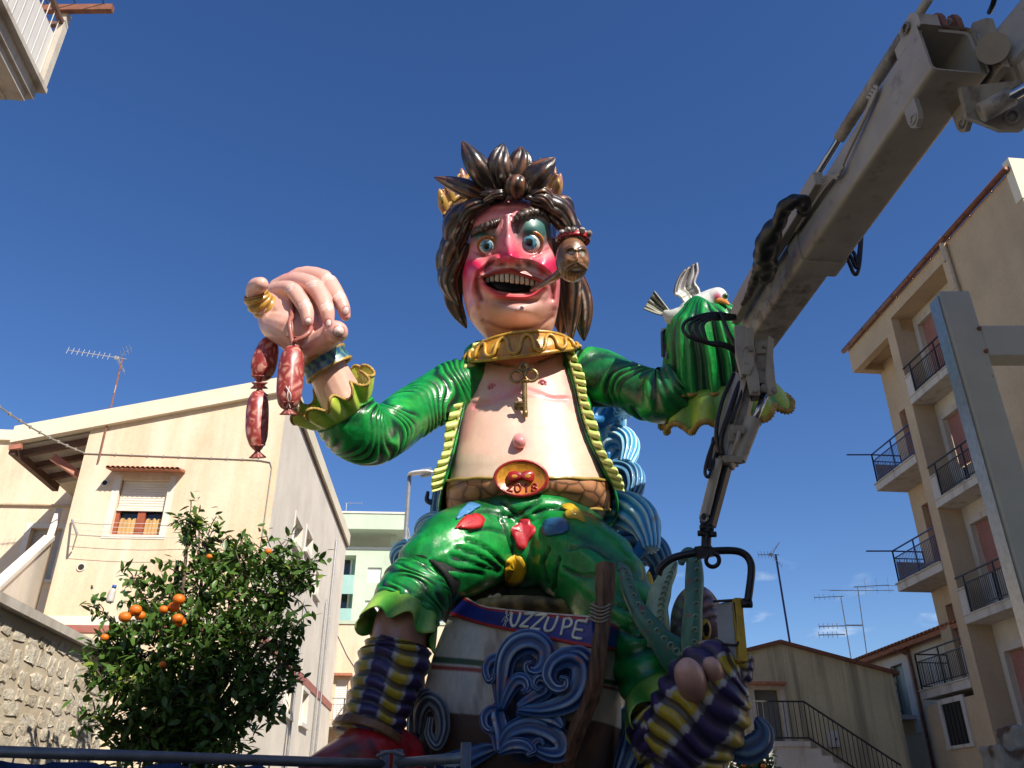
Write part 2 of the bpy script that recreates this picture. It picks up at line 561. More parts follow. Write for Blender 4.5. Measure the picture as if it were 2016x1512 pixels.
louvres(LF, wl + .02, wr - .02, zsh, wz1, -.1, .06).build('shutter', M['whiteshutter'], wn)
g = MB(); fbox(g, LF, wl + .01, wr - .01, zsh - .05, zsh, -.11, -.07); fbox(g, LF, wl - .17, wl, wz0 - .1, wz1 + .12, 0.0, .012)
fbox(g, LF, wr, wr + .15, wz0 - .1, wz1 + .12, 0.0, .012); fbox(g, LF, wl, wr, wz0 - .1, wz0, 0.0, .014)
g.build('surround', M['white'], wn)
aw = MB()
a0, a1 = LF.loc(208, 917, .45), LF.loc(354, 920, .45)
g = MB(); za = a0[1] + .08
for o0, o1, zz in ((.0, .42, 0),):
    g.add([LF.pt(a0[0], za, 0), LF.pt(a1[0], za, 0), LF.pt(a1[0], za - .1, .42), LF.pt(a0[0], za - .1, .42),
           LF.pt(a0[0], za - .05, 0), LF.pt(a1[0], za - .05, 0), LF.pt(a1[0], za - .13, .42), LF.pt(a0[0], za - .13, .42)],
          [(0, 3, 2, 1), (4, 5, 6, 7), (3, 7, 6, 2), (0, 4, 7, 3), (1, 2, 6, 5)])
awn = g.build('awning', M['terracotta'], LH, label='small tiled canopy over the window')
tile_row(lambda mb: mb.build('roof_tile', M['terracotta'], awn, smooth=True), LF, a0[0], a1[0], za, .02, .46, .11, .12)
for (s_, z_), r_ in ((h1, .075), (h2, .085)):
    g = MB()
    g.tube([LF.pt(s_, z_, -.02), LF.pt(s_, z_, .02)], r_ * .8, 16)
    v = g.build('vent', M['dark'], LH)
    t = np.linspace(0, 2 * np.pi, 20)
    g = MB(); g.tube([LF.pt(s_ + r_ * math.cos(q), z_ + r_ * math.sin(q), .01) for q in t], .018, 6)
    g.build('ring', M['white'], v)
# porch roof beams on the left of the front wall
g = MB()
zP = lambda s: ROOFZ(s) - .04
g.add([LF.pt(sl + .1, zP(sl + .1), -.05), LF.pt(sJ, zP(sJ), -.05), LF.pt(sJ, zP(sJ), -2.6), LF.pt(sl + .1, zP(sl + .1), -2.6)], [(0, 1, 2, 3)])
po = g.build('porch_ceiling', M['soffit'], LH)
for q in (-.35, -1.15, -1.95):
    g = MB(); g.bar(LF.pt(sl + .1, zP(sl) - .06, q), LF.pt(sJ, zP(sJ) - .06, q), .13, .16); g.build('beam', M['brownbeam'], po)
g = MB(); g.bar(LF.pt(sl + .08, zP(sl) - .14, .08), LF.pt(sl + .08, zP(sl) - .14, -2.5), .15, .2); g.build('beam', M['brownbeam'], po)
g = MB(); g.bar(LF.pt(sl + .8, zP(sl + .5) - .2, -.45), LF.pt(sJ + .05, zP(sJ) - 1.1, -1.1), .12, .17); g.build('brace', M['redbeam'], po)
g = MB(); g.bar(LF.pt(sl + .02, zP(sl) - .1, .12), LF.pt(sl + .3, zP(sl) - .05, .12), .1, .12); g.build('beam_end', M['redbeam'], po)
# string course, pipes and side windows
zb = LF.loc(250, 1241)[1]
g = MB(); fbox(g, LF, sJ, .03, zb - .06, zb + .1, 0.0, .03); fbox(g, LS, 0, DS, zb - .12, zb + .12, 0.0, .03)
g.build('string_course', M['rednarrow'], LH)
g = MB(); fbox(g, LF, sJ, .0, zb + .103, zb + .3, 0.0, .016); g.build('pale_band', M['white'], LH)
for (s0, s1, z0, z1) in sh:
    g = MB(); t = .07
    for a, b, c, d in ((s0, s1, z0, z0 + t), (s0, s1, z1 - t, z1), (s0, s0 + t, z0 + t, z1 - t), (s1 - t, s1, z0 + t, z1 - t), ((s0 + s1) / 2 - .03, (s0 + s1) / 2 + .03, z0 + t, z1 - t)):
        fbox(g, LS, a, b, c, d, -.21, -.15)
    w = g.build('window', M['pvc'], LH)
    g = MB(); g.add([LS.pt(s0, z0, -.19), LS.pt(s1, z0, -.19), LS.pt(s1, z1, -.19), LS.pt(s0, z1, -.19)], [(0, 1, 2, 3)]); g.build('pane', M['glass'], w)
    g = MB(); fbox(g, LS, s0 - .12, s0, z0 - .1, z1 + .12, .0, .02); fbox(g, LS, s1, s1 + .12, z0 - .1, z1 + .12, 0, .02)
    fbox(g, LS, s0, s1, z1, z1 + .12, 0, .02); fbox(g, LS, s0 - .15, s1 + .15, z0 - .12, z0 - .001, .0, .1); g.build('surround', M['white'], w)
for px, py0, py1 in ((597, 1180, 1490), (640, 1180, 1480), (660, 1060, 1460)):
    s_, z1 = LS.loc(px, py0); z0 = .3
    g = MB(); g.tube([LS.pt(s_, z0, .06), LS.pt(s_, z1, .06)], .03, 8); g.build('downpipe', M['zinc'], LH)
s_, z_ = LF.loc(165, 893)
zc = LF.loc(500, 906)[1]
g = MB(); g.tube([LF.pt(s_, z_, .02), LF.pt(-.5, zc, .02), LF.pt(-.2, zc - .05, .02), LF.pt(-.14, zc - .2, .02), LF.pt(-.12, 3, .02)], .014, 6)
for i in range(12):
    s = s_ + i * (-.5 - s_) / 11; fbox(g, LF, s - .012, s + .012, z_ + (zc - z_) * i / 11 - .02, z_ + (zc - z_) * i / 11 + .035, 0, .035)
g.build('cable', M['wire'], LH)
g = MB()                            # washing line brackets
b0, b1 = LF.loc(140, 1022, .1), LF.loc(150, 1050, .5)
A, B, C_ = LF.pt(b0[0], b0[1], .05), LF.pt(b1[0], b1[1], .45), LF.pt(b1[0] - .2, b1[1] - .25, .05)
R_ = LF.d * 3.0
for o in (np.zeros(3), R_): g.bar(A + o, B + o, .04); g.bar(C_ + o, B + o, .03)
g.each('line_bracket', M['zinc'], LH)
for k in range(4):
    g = MB(); t = k / 3
    p, q = A * (1 - t) + B * t, A * (1 - t) + B * t + R_
    pts = [p * (1 - u) + q * u - np.array([0, 0, .06 * math.sin(math.pi * u)]) for u in np.linspace(0, 1, 8)]
    g.tube(pts, .006, 5); g.build('washing_line', M['pvc'], LH)

# antenna standing on the front wall
def yagi(name, base, top, boom_dir, L, n, label, group=None, refl=True, mastmat='rustpipe', r=.022, el=.16, cat='antenna', wire=True):
    t = thing(name, base, label, cat, group)
    g = MB(); g.tube([base, top], r, 8); g.build('mast', M[mastmat], t)
    bd = np.asarray(boom_dir, float); bd /= np.linalg.norm(bd)
    hd = np.cross(bd, (0, 0, 1)); hd /= np.linalg.norm(hd)
    ud = np.cross(hd, bd)
    g = MB(); g.tube([top - bd * .1, top + bd * L], .014, 6)
    for i in range(n):
        c = top + bd * (L * (.25 + .74 * i / max(1, n - 1)))
        g.tube([c - (hd * .3 + ud * .95) * el * .75, c + (hd * .3 + ud * .95) * el * .75], .006, 4)
    g.build('boom', M['zinc'], t)
    if refl:
        g = MB()
        for s in (-1, 1):
            for k in range(5):
                c = top + bd * (.12 - .06 * k) + ud * s * (.06 + .07 * k)
                g.tube([c - hd * .22, c + hd * .22], .005, 4)
            g.tube([top + bd * .1, top - bd * .14 + ud * s * .36], .007, 4)
        g.box(top + bd * .14, bd * .05, hd * .03, ud * .04)
        g.build('reflector', M['zinc'], t)
    if wire:
        g = MB(); d = np.asarray(top) - np.asarray(base)
        g.tube(spline([top + bd * .1, top - d * .1 + hd * .05, top - d * .3 - hd * .02, top - d * .5 + hd * .03], 20), .006, 5)
        g.build('aerial_lead', M['pvc'], t)
    return t
s_, z_ = LF.loc(194, 908, .06)
s2, z2 = LF.loc(241, 706, .06)
yagi('antenna', LF.pt(s_, z_, .06), LF.pt(s_ + .02, z2, .06) + LF.d * (s2 - s_ - .02), (-1, -.25, .05), 1.35, 9,
     'comb shaped television antenna on a rusty mast fixed to the peach house front', refl=True)
# overhead cable to the house
A, B = P(-60, 758, 14.0), LF.pt(*LF.loc(165, 892), .03)
pts = [A * (1 - t) + B * t - np.array([0, 0, .12 * math.sin(math.pi * t)]) for t in np.linspace(0, 1, 24)]
g = MB(); g.tube(pts, .018, 6)
for k in range(3, 22, 2): g.box(pts[k], (.02, 0, 0), (0, .02, 0), (0, 0, .035))
tag(g.build('overhead_cable', M['wire']), 'thick grey overhead cable running to the peach house beside its porch roof', 'cable')

# ------------------------------------------------------------------ the neighbour behind the porch
NF = FR(-10.4, 22.9, 3.5)
NH = thing('house', (-14, 22.9, 0), 'set back peach house at the far left with a grey roller shutter', 'house')
sl2, z1 = NF.loc(-300, 838); s2, z2 = NF.loc(32, 858)
zf = lambda s: NF.loc(15, 872)[1] + (0.012) * (-s)
w = (NF.loc(38, 1130)[0], NF.loc(112, 1050)[0] + .15, NF.loc(60, 1142)[1], NF.loc(80, 1040)[1])
holed(NF, -14, .6, 0, zf, [w], .18).build('wall', M['peach'], NH)
louvres(NF, w[0], w[1], w[2], w[3], -.15, .06).build('shutter', M['greyshutter'], NH)
g = MB(); fbox(g, NF, w[0] - .16, w[0], w[2], w[3] + .14, 0, .03); fbox(g, NF, w[1], w[1] + .14, w[2], w[3] + .14, 0, .03)
fbox(g, NF, w[0], w[1], w[3], w[3] + .14, 0, .03); fbox(g, NF, w[0] - .2, w[1] + .2, w[2] - .08, w[2] - .001, .0, .12)
g.build('surround', M['white'], NH)
g = MB()
for a, b in ((-14, .6),):
    g.add([NF.pt(a, zf(a), .12), NF.pt(b, zf(b), .12), NF.pt(b, zf(b) + .32, .12), NF.pt(a, zf(a) + .32, .12),
           NF.pt(a, zf(a), -6), NF.pt(b, zf(b), -6), NF.pt(b, zf(b) + .32, -6), NF.pt(a, zf(a) + .32, -6)],
          [(0, 1, 2, 3), (3, 2, 6, 7), (0, 4, 5, 1), (1, 5, 6, 2)])
g.build('roof', M['cream'], NH)
zp = NF.loc(60, 996)[1]
g = MB(); g.tube([NF.pt(-14, zp, .05), NF.pt(-.2, zp + .02, .05)], .035, 8); g.build('water_pipe', M['pipe'], NH)
# white stair parapet between the two houses
ST = FR(*(LF.pt(sJ - .25, 0)[:2]), 93.5)
tpar = thing('stair_parapet', ST.pt(0, 0), 'white sloping stair parapet between the two peach houses', 'parapet')
a = P(-30, 1185, 16.6); b = P(103, 1062, 19.9); c = P(124, 1000, 20.8)
g = MB()
def prism_between(g, pts, th, bottom=0.0):
    pts = np.asarray(pts); n = len(pts)
    q = np.vstack([pts, [[p[0], p[1], bottom] for p in pts[::-1]]])
    off = np.array([th, 0.02, 0])
    v = np.vstack([q, q - off]); m = len(q)
    f = [tuple(range(m)), tuple(range(2 * m - 1, m - 1, -1))] + [(i, m + i, m + (i + 1) % m, (i + 1) % m) for i in range(m)]
    g.add(v, f)
prism_between(g, [a, b, c], .16)
g.build('wall', M['white'], tpar)
g = MB(); g.bar(a + np.array([-.08, 0, .05]), b + np.array([-.08, 0, .05]), .24, .1); g.build('coping', M['white'], tpar)

# ------------------------------------------------------------------ apartment block on the right
RB = thing('apartment_building', (11.6, 20, 0), 'tan four storey apartment block with red shutters and loggia balconies', 'building')
ang = math.degrees(math.atan2(-.995, .101))
RF = FR(13.67 - .101 * 24.35, 24.35, ang)         # s = 0 at the far corner, growing towards the viewer
SY = lambda y: (24.35 - y) / .995
s_p0, s_p1, s_w, s_n = SY(22.06), SY(21.67), SY(18.85), SY(15.6)
ZT, ZB = 15.72, 14.88
D1, D2 = .95, .66
L2Z = [12.6, 9.48, 6.4, 3.28]
L1Z = [11.0, 7.92, 4.97]
g = MB()
fbox(g, RF, 0, s_p1, ZB, ZT, -.25, 0); fbox(g, RF, s_p1, s_w, 15.3, ZT, -D2, 0); fbox(g, RF, s_p0, s_p1, 0, ZB, -1.2, 0)
fbox(g, RF, s_w, s_n, 0, ZT, -1.2, 0)
fbox(g, RF, 0, .25, ZB, ZT, -D1 - 3, -.25)
fbox(g, RF, .25, s_p0, ZB + .25, ZT, -D1, -.25)
fbox(g, RF, s_p1, s_w, 0, 3.28, -D2, 0)                     # plinth below the lowest loggia
fbox(g, RF, s_n - .2, s_n, 0, 16.0, -10, -.0 - 1.2)
fbox(g, RF, 0.0, s_p0, 0, 4.55, -D1 - .3, -.001)            # ground floor below the corner balcony
g.build('wall', M['tan'], RB)
doors2 = []
RFd = RF.shift(-D2)
dl0 = np.mean([RFd.loc(a_, b_)[0] for a_, b_ in ((1809, 645), (1855, 829), (1912, 1033))])
for z in L2Z:
    zt_ = z + 2.35 if z > 4 else z + 2.2
    doors2.append((dl0, dl0 + 1.35, z - .02, zt_))
holed(RF, s_p1, s_w, 0, 15.3, doors2, .2, -D2).build('wall', M['tanwhite'], RB, label='pale plaster at the back of the loggias')
doors1 = [(.55, s_p0 - .45, z, z + 2.2) for z in L1Z]
holed(RF, .0, s_p0, 4.55, ZB + .25, doors1, .2, -D1).build('wall', M['tan'], RB, label='corner loggia back wall')
g = MB()
fbox(g, RF, 0, .2, 0, ZB, -10, -D1 - .02); fbox(g, RF, s_p0, s_p0 + .02, 0, 15.3, -10, -D1)
g.add([RF.pt(0, ZT + .02, 0), RF.pt(s_n, ZT + .02, 0), RF.pt(s_n, ZT + 1.6, -5), RF.pt(0, ZT + 1.6, -5), RF.pt(s_n, ZT, -10), RF.pt(0, ZT, -10)],
      [(0, 1, 2, 3), (3, 2, 4, 5)])
g.build('end_wall', M['tan'], RB)
g = MB(); 
t = np.linspace(math.pi, 2 * math.pi, 7)
g.tube([RF.pt(-.12, ZT + .03, .1), RF.pt(s_n - .05, ZT + .06, .1)], .085, 10)
gut = g.build('gutter', M['copper'], RB, smooth=True)
g = MB()
for k in range(9): g.bar(RF.pt(.4 + k * .95, ZT - .03, .0), RF.pt(.4 + k * .95, ZT + .0, .2), .03)
g.each('gutter_bracket', M['copper'], gut)
g = MB(); fbox(g, RF, s_n - .22, s_n + .02, ZT - .9, ZT + .35, -6, .02); g.build('end_coping', M['cream'], RB)
sd = SY(18.55)
g = MB(); g.tube(spline([RF.pt(sd, ZT, .1), RF.pt(sd, ZT - .6, .1), RF.pt(sd + .06, ZT - 1.0, .07), RF.pt(sd + .06, 0, .07)], 20), .06, 10)
for z in np.arange(1, 15, 2.2): g.tube([RF.pt(sd + .06, z, .07), RF.pt(sd + .06, z + .1, .07)], .075, 10)
g.build('downpipe', M['pipe'], RB, smooth=True, sharp=40)

def railing(parent, pts, h=.95, mat='iron', step=.075, top2=.22):
    """handrail, second rail, bottom rail, posts and thin uprights along a plan polyline at floor height"""
    g, u = MB(), MB()
    for a, b in zip(pts[:-1], pts[1:]):
        a, b = np.asarray(a), np.asarray(b)
        L = np.linalg.norm(b - a)
        for z, w in ((h, .035), (h - top2, .025), (.1, .025)): g.bar(a + (0, 0, z), b + (0, 0, z), w)
        n = max(1, int(round(L / 1.3)))
        for i in range(n + 1):
            p = a + (b - a) * i / n; g.bar(p, p + (0, 0, h), .035, up=(1, 0, 0))
        k = int(L / step)
        for i in range(1, k):
            p = a + (b - a) * i / k; u.bar(p + (0, 0, .1), p + (0, 0, h - top2), .011, up=(1, 0, 0))
    r = g.build('railing', M[mat], parent)
    u.build('railing_bars', M[mat], r, kind='stuff')
    return r

def shutter_door(parent, fr, d, off, frac, mat, white=True):
    s0, s1, z0, z1 = d
    g = MB(); fbox(g, fr, s0 - .17, s0, z0, z1 + .17, off, off + .025); fbox(g, fr, s1, s1 + .17, z0, z1 + .17, off, off + .025); fbox(g, fr, s0, s1, z1, z1 + .17, off, off + .025)
    w = g.build('door', M['slab' if white else 'tan'], parent)
    zs = z1 - (z1 - z0) * frac
    louvres(fr, s0 + .01, s1 - .01, zs, z1, off - .14, .05).build('shutter', M[mat], w)
    if frac < 1:
        g = MB(); g.add([fr.pt(s0, z0, off - .19), fr.pt(s1, z0, off - .19), fr.pt(s1, zs, off - .19), fr.pt(s0, zs, off - .19)], [(0, 1, 2, 3)]); g.build('pane', M['glass'], w)
        g = MB(); m = (s0 + s1) / 2
        for a, b in ((s0, s0 + .07), (m - .05, m + .05), (s1 - .07, s1)): fbox(g, fr, a, b, z0, zs, -.18 + off, -.13 + off)
        g.each('sash', M['pvc'], w)
        for a in (s0 + .15, m + .15):
            q = np.linspace(a, a + .42, 10)
            v = [fr.pt(s, z, off - .185 + .004 * math.sin(i * 2.2)) for z in (z0 + .05, zs) for i, s in enumerate(q)]
            mk('curtain', v, gridf(2, 10), M['soffit'], w)
    return w

for i, z in enumerate(L2Z):
    shutter_door(RB, RF, doors2[i], -D2, (1.0, .62, .55, 1.0)[i], 'pinkshutter')
    if i < 3:
        g = MB()
        fbox(g, RF, s_p1, s_w, z - .22, z - .03, -D2, .03); fbox(g, RF, s_p1, s_w, z - .03, z, -D2, .06)
        fbox(g, RF, s_p1 + .003, s_p1 + .3, z + .0, z + .62, -.1, .02); fbox(g, RF, s_p1 - .02, s_p1 + .33, z + .622, z + .66, -.12, .05)
        b = g.build('balcony', M['slab'], RB)
        railing(b, [RF.pt(s_p1 + .33, z, 0.0), RF.pt(s_w - .02, z, 0.0)])
        g = MB(); g.bar(RF.pt(s_p1 + .33, z + .95, 0), RF.pt(s_p1 - .02, z + .95, -.0), .035); g.build('handrail_end', M['iron'], b)
    else:
        g = MB(); fbox(g, RF, s_p1, s_w, z, z + .05, -D2, .04); g.build('sill', M['slab'], RB)
for i, z in enumerate(L1Z):
    shutter_door(RB, RF, doors1[i], -D1, (1, 1, .5)[i], 'pinkshutter', False)
    g = MB()
    fbox(g, RF, -.03, s_p0, z - .24, z - .03, -D1 - .02, .03); fbox(g, RF, -.07, s_p0, z - .03, z, -D1 - .02, .07)
    b = g.build('balcony', M['slab'], RB)
    railing(b, [RF.pt(.03, z, -D1), RF.pt(.03, z, -.02), RF.pt(s_p0, z, -.02)], mat='blueiron' if i < 2 else 'iron')
    if i < 2:
        g = MB(); fbox(g, RF, .045, .06, z + .06, z + .62, -D1, -.05); g.build('side_screen', M['soffit'], b)
        g = MB(); g.bar(RF.pt(.03, z + .95, 0), RF.pt(-.05, z + .95, .75), .035); g.build('clothes_arm', M['blueiron'], b)
s0, z0 = RF.loc(1870, 1474); s1, z1 = RF.loc(1911, 1408)
g = MB(); gw = (s0 + .1, s0 + 1.0, z0 + .05, z0 + 1.05)
fbox(g, RF, gw[0], gw[1], gw[2], gw[3], .0, .012); w = g.build('window', M['dark'], RB)
g = MB()
for a, b, c, d in ((gw[0] - .13, gw[0], gw[2], gw[3] + .13), (gw[1], gw[1] + .13, gw[2], gw[3] + .13), (gw[0], gw[1], gw[3], gw[3] + .13), (gw[0] - .16, gw[1] + .16, gw[2] - .08, gw[2])):
    fbox(g, RF, a, b, c, d, 0, .05)
g.build('surround', M['slab'], w)
g = MB()
for k in range(5): fbox(g, RF, gw[0] + .17 * k + .08, gw[0] + .17 * k + .1, gw[2], gw[3], .02, .035)
g.build('grille', M['iron'], w)
# things standing on the balconies
def bottle_shape(c, r, h):
    pr = [(0, .001), (0, .9), (.06, 1), (.6, 1), (.72, .9), (.78, .5), (.85, .45), (.9, .55), (1, .55), (1, .001)]
    p = np.array([c + np.array([0, 0, h * a]) for a, _ in pr]); return loft(p, np.array([r * b for _, b in pr]), 14, cap=False, up=(1, 0, 0))
M['darkgreen'] = plain('dark_green_enamel', (0.03, 0.06, 0.06), .4, 0, .2, 5)
for k, (ds, lab) in enumerate(((.55, 'dark gas bottle in the corner of the third floor balcony, next to the pier'), (.95, 'dark gas bottle on the third floor balcony, nearer the glazed door'))):
    v, f, _, _ = bottle_shape(RF.pt(s_p1 + ds, L2Z[1], -.25), .16, .62)
    t = mk('gas_bottle', v, f, M['darkgreen']); tag(t, lab, 'gas bottle', 'gas bottles on the balcony')
g = MB(); g.box(RF.pt(1.4, L1Z[2] + .1, -.3), (.16, 0, 0), (0, .16, 0), (0, 0, .12))

# far two storey house with a tile roof
FH = thing('house', (11.5, 27, 0), 'two storey cream house with tiled roof beyond the apartment block', 'house')
FF = FR(14.95 - .101 * 34, 34, ang)
sN = (34 - 23) / .995
zr = FF.loc(1730, 1292)[1]
M['oldcream'] = stucco('old_cream_plaster', (0.6, 0.5, 0.34), (0.66, 0.61, 0.52), (0.45, 0.6), (1, 1, .5))
d0 = FF.loc(1770, 1400); d1 = FF.loc(1800, 1400)
dz0, dz1 = FF.loc(1805, 1400)[1], FF.loc(1777, 1305)[1]
door = (d0[0], d0[0] + .75, dz0 - .1, dz1)
holed(FF, 0, sN, 0, zr, [door], .15).build('wall', M['oldcream'], FH)
g = MB(); g.add([FF.pt(door[0], door[2], -.12), FF.pt(door[1], door[2], -.12), FF.pt(door[1], door[3], -.12), FF.pt(door[0], door[3], -.12)], [(0, 1, 2, 3)])
M['greyglass'] = plain('grey_green_door', (0.12, 0.15, 0.13), .35, 0, .15, 3)
dd = g.build('door', M['greyglass'], FH)
g = MB(); fbox(g, FF, door[0] - .4, door[0], dz0 - .6, dz1 + .25, 0, .015); fbox(g, FF, door[1], door[1] + .35, dz0 - .6, dz1 + .25, 0, .015); fbox(g, FF, door[0], door[1], dz1, dz1 + .25, 0, .015)
g.build('surround', M['white'], dd)
g = MB(); fbox(g, FF, door[0] - .5, door[1] + .2, dz0 - .22, dz0 - .1, 0, .45); b = g.build('balcony', M['slab'], FH)
railing(b, [FF.pt(door[0] - .48, dz0 - .1, .02), FF.pt(door[0] - .48, dz0 - .1, .42), FF.pt(door[1] + .18, dz0 - .1, .42)], h=.9, step=.2)
g = MB(); g.add([FF.pt(-.3, zr, .35), FF.pt(sN, zr, .35), FF.pt(sN, zr + 1.6, -4), FF.pt(-.3, zr + 1.6, -4), FF.pt(-.3, zr - .12, .3), FF.pt(sN, zr - .12, .3)],
      [(0, 1, 2, 3), (0, 4, 5, 1)])
roof = g.build('roof', M['terracotta'], FH)
tl = MB()
tile_row(lambda mb: tl.add(np.concatenate(mb.v), mb.f), FF, -.3, sN, zr + .25, -.6, .42, .25, .22)
tl.build('roof_tile', M['terracotta'], roof, smooth=True, kind='stuff')
g = MB(); sp = FF.loc(1795, 1300)[0]
g.tube(spline([FF.pt(sp - .3, zr - .1, .3), FF.pt(sp - .05, zr - .25, .15), FF.pt(sp, zr - .6, .06), FF.pt(sp + .05, 0, .06)], 16), .05, 8); g.build('downpipe', M['copper'], FH)
s_, z_ = FF.loc(1780, 1450)
g = MB(); fbox(g, FF, s_, s_ + .95, 0, 2.6, .0, .02); dd = g.build('street_door', M['brownbeam'], FH)
q = np.linspace(0, math.pi, 10)
g = MB(); v = [FF.pt(s_ + .5 - .6 * math.cos(a), 2.62 + .28 * math.sin(a), o) for o in (0.0, .5) for a in q]; g.add(v, gridf(2, 10)); g.build('canopy', M['copper'], dd)

# low yellow house with outside stair
M['ochrewall'] = stucco('ochre_plaster_streaked', (0.56, 0.47, 0.28), (0.10, 0.08, 0.06), (0.46, 0.68), (2.6, 2.6, .12), 60, .9)
YF = FR(7.4, 24.0, 2.0)
YH = thing('house', (7.4, 24, 0), 'low ochre gabled house with dark rain streaks and an outside stair', 'house')
pa, pb, pc = YF.loc(1440, 1291), YF.loc(1535, 1267), YF.loc(1757, 1327)
def zy(s): return pa[1] + (pb[1] - pa[1]) * (s - pa[0]) / (pb[0] - pa[0]) if s < pb[0] else pb[1] + (pc[1] - pb[1]) * (s - pb[0]) / (pc[0] - pb[0])
yd0, yd1 = YF.loc(1493, 1462), YF.loc(1540, 1358)
door = (yd0[0] + .05, yd0[0] + .72, YF.loc(1510, 1466)[1], yd1[1])
xs = [-6.0, door[0], door[1], pb[0], pc[0]]
zy_ = lambda s: zy(s)
holed(YF, -6.0, pc[0], 0, zy_, [door, (pb[0], pb[0] + .001, .1, .101)], .2).build('wall', M['ochrewall'], YH)
g = MB(); g.add([YF.pt(pc[0], 0), YF.pt(pc[0], zy(pc[0])), YF.pt(pc[0], zy(pc[0]), -8), YF.pt(pc[0], 0, -8)], [(0, 3, 2, 1)]); g.build('wall', M['ochrewall'], YH)
g = MB()
for a, b in ((-6.0, pb[0]), (pb[0], pc[0] + .15)):
    v = [YF.pt(s, zy(s) + dz, o) for s in (a, b) for o in (.12, -8) for dz in (.0, .09)]
    g.add(v, [(0, 1, 3, 2), (4, 6, 7, 5), (0, 4, 5, 1), (2, 3, 7, 6), (0, 2, 6, 4), (1, 5, 7, 3)])
g.build('roof', M['copper'], YH)
g = MB(); g.add([YF.pt(door[0], door[2], -.15), YF.pt(door[1], door[2], -.15), YF.pt(door[1], door[3], -.15), YF.pt(door[0], door[3], -.15)], [(0, 1, 2, 3)])
M['greydoor'] = plain('grey_metal_door', (0.13, 0.13, 0.12), .5, 0, .2, 4)
dd = g.build('door', M['greydoor'], YH)
g = MB(); fbox(g, YF, door[0] - .25, door[1] + .15, door[3] + .1, door[3] + .16, 0, .35); g.build('hood', M['terracotta'], dd)
g = MB(); fbox(g, YF, door[0] - .16, door[0], door[2], door[3] + .1, 0, .02); fbox(g, YF, door[1], door[1] + .16, door[2], door[3] + .1, 0, .02); fbox(g, YF, door[0], door[1], door[3], door[3] + .1, 0, .02); g.build('surround', M['slab'], dd)
zl = door[2]
g = MB(); fbox(g, YF, door[0] - 2.2, door[1] + .3, zl - .12, zl - .001, 0, 1.0); fbox(g, YF, door[0] - 2.2, door[1] + .3, 0, zl - .12, 0, .95)
st = g.build('stair', M['slab'], YH)
ns = 12
for k in range(ns):
    g = MB(); a = door[1] + .3 + k * .26; z = zl - (k + 1) * .165
    fbox(g, YF, a, a + .26, 0, z, 0, .95); g.build('step', M['slab'], st)
e0 = door[1] + .3; e1 = e0 + ns * .26
g, u = MB(), MB()
A = YF.pt(door[0] - 1.2, zl, .95); B = YF.pt(e0, zl, .95); C_ = YF.pt(e1 - .9, zl - 1.5, .95)
for a, b in ((A, B), (B, C_)):
    for h in (.95, .08): g.bar(a + (0, 0, h), b + (0, 0, h), .04)
    n = int(np.linalg.norm(b - a) / .13)
    for k in range(n + 1):
        p = a + (b - a) * k / n; u.bar(p + (0, 0, .05), p + (0, 0, .95), .016, up=(1, 0, 0))
rl = g.build('stair_railing', M['iron'], YH); u.build('railing_bars', M['iron'], rl, kind='stuff')
bx = YF.loc(1640, 1455)
g = MB(); fbox(g, YF, bx[0] - .14, bx[0] + .14, bx[1] - .2, bx[1] + .2, 0, .1); bo = g.build('meter_box', M['slab'], YH)
g = MB(); fbox(g, YF, bx[0] + .03, bx[0] + .06, bx[1] - .04, bx[1] + .02, .1, .12); g.build('lock', M['iron'], bo)
# antennas on the right
b = YF.pt(*YF.loc(1558, 1268), -.1)
yagi('antenna', b, P(1527, 1092, b[1] - .0), (-1, .1, .03), .5, 5, 'lone tall thin antenna mast rising from the low ochre house roof', 'antenna masts', mastmat='blueiron', r=.03, refl=True)
b = FF.pt(1.5, zr + .4, -2); 
y1 = yagi('antenna', P(1676, 1300, 30), P(1655, 1174, 30), (-1, .2, 0), .9, 5, 'left of the two pale lattice antenna masts behind the tiled roof', 'antenna masts', mastmat='pvc', r=.02, refl=False, wire=False)
g = MB()
for py, L in ((1232, .9), (1249, .9)):
    c = P(1664, py, 30); g.tube([c, c + (-L, .1, 0)], .02, 5)
    for k in range(5): q = c + np.array([-L, .1, 0]) * (.3 + .17 * k); g.tube([q - (0, .0, .1), q + (0, .0, .1)], .01, 4)
g.build('lower_boom', M['pvc'], y1)
y2 = yagi('antenna', P(1707, 1292, 29), P(1688, 1155, 29), (1, -.3, -.02), 1.0, 3, 'right hand pale antenna mast with wide cross arms over the tiled roof', 'antenna masts', mastmat='pvc', r=.018, refl=False, el=.35, wire=False)
g = MB(); c = P(1690, 1168, 29); g.tube([c - (1.1, .3, -.02), c + (1.1, -.3, .02)], .012, 5)
for k in (-1, 0, 1): q = c + np.array([1.0, -.3, 0]) * k; g.tube([q - (.35, .5, -.06), q + (.35, -.5, .06)], .008, 4)
c = P(1697, 1231, 29); g.tube([c, c - (.55, 0, 0)], .025, 5)
g.build('lower_boom', M['pvc'], y2)

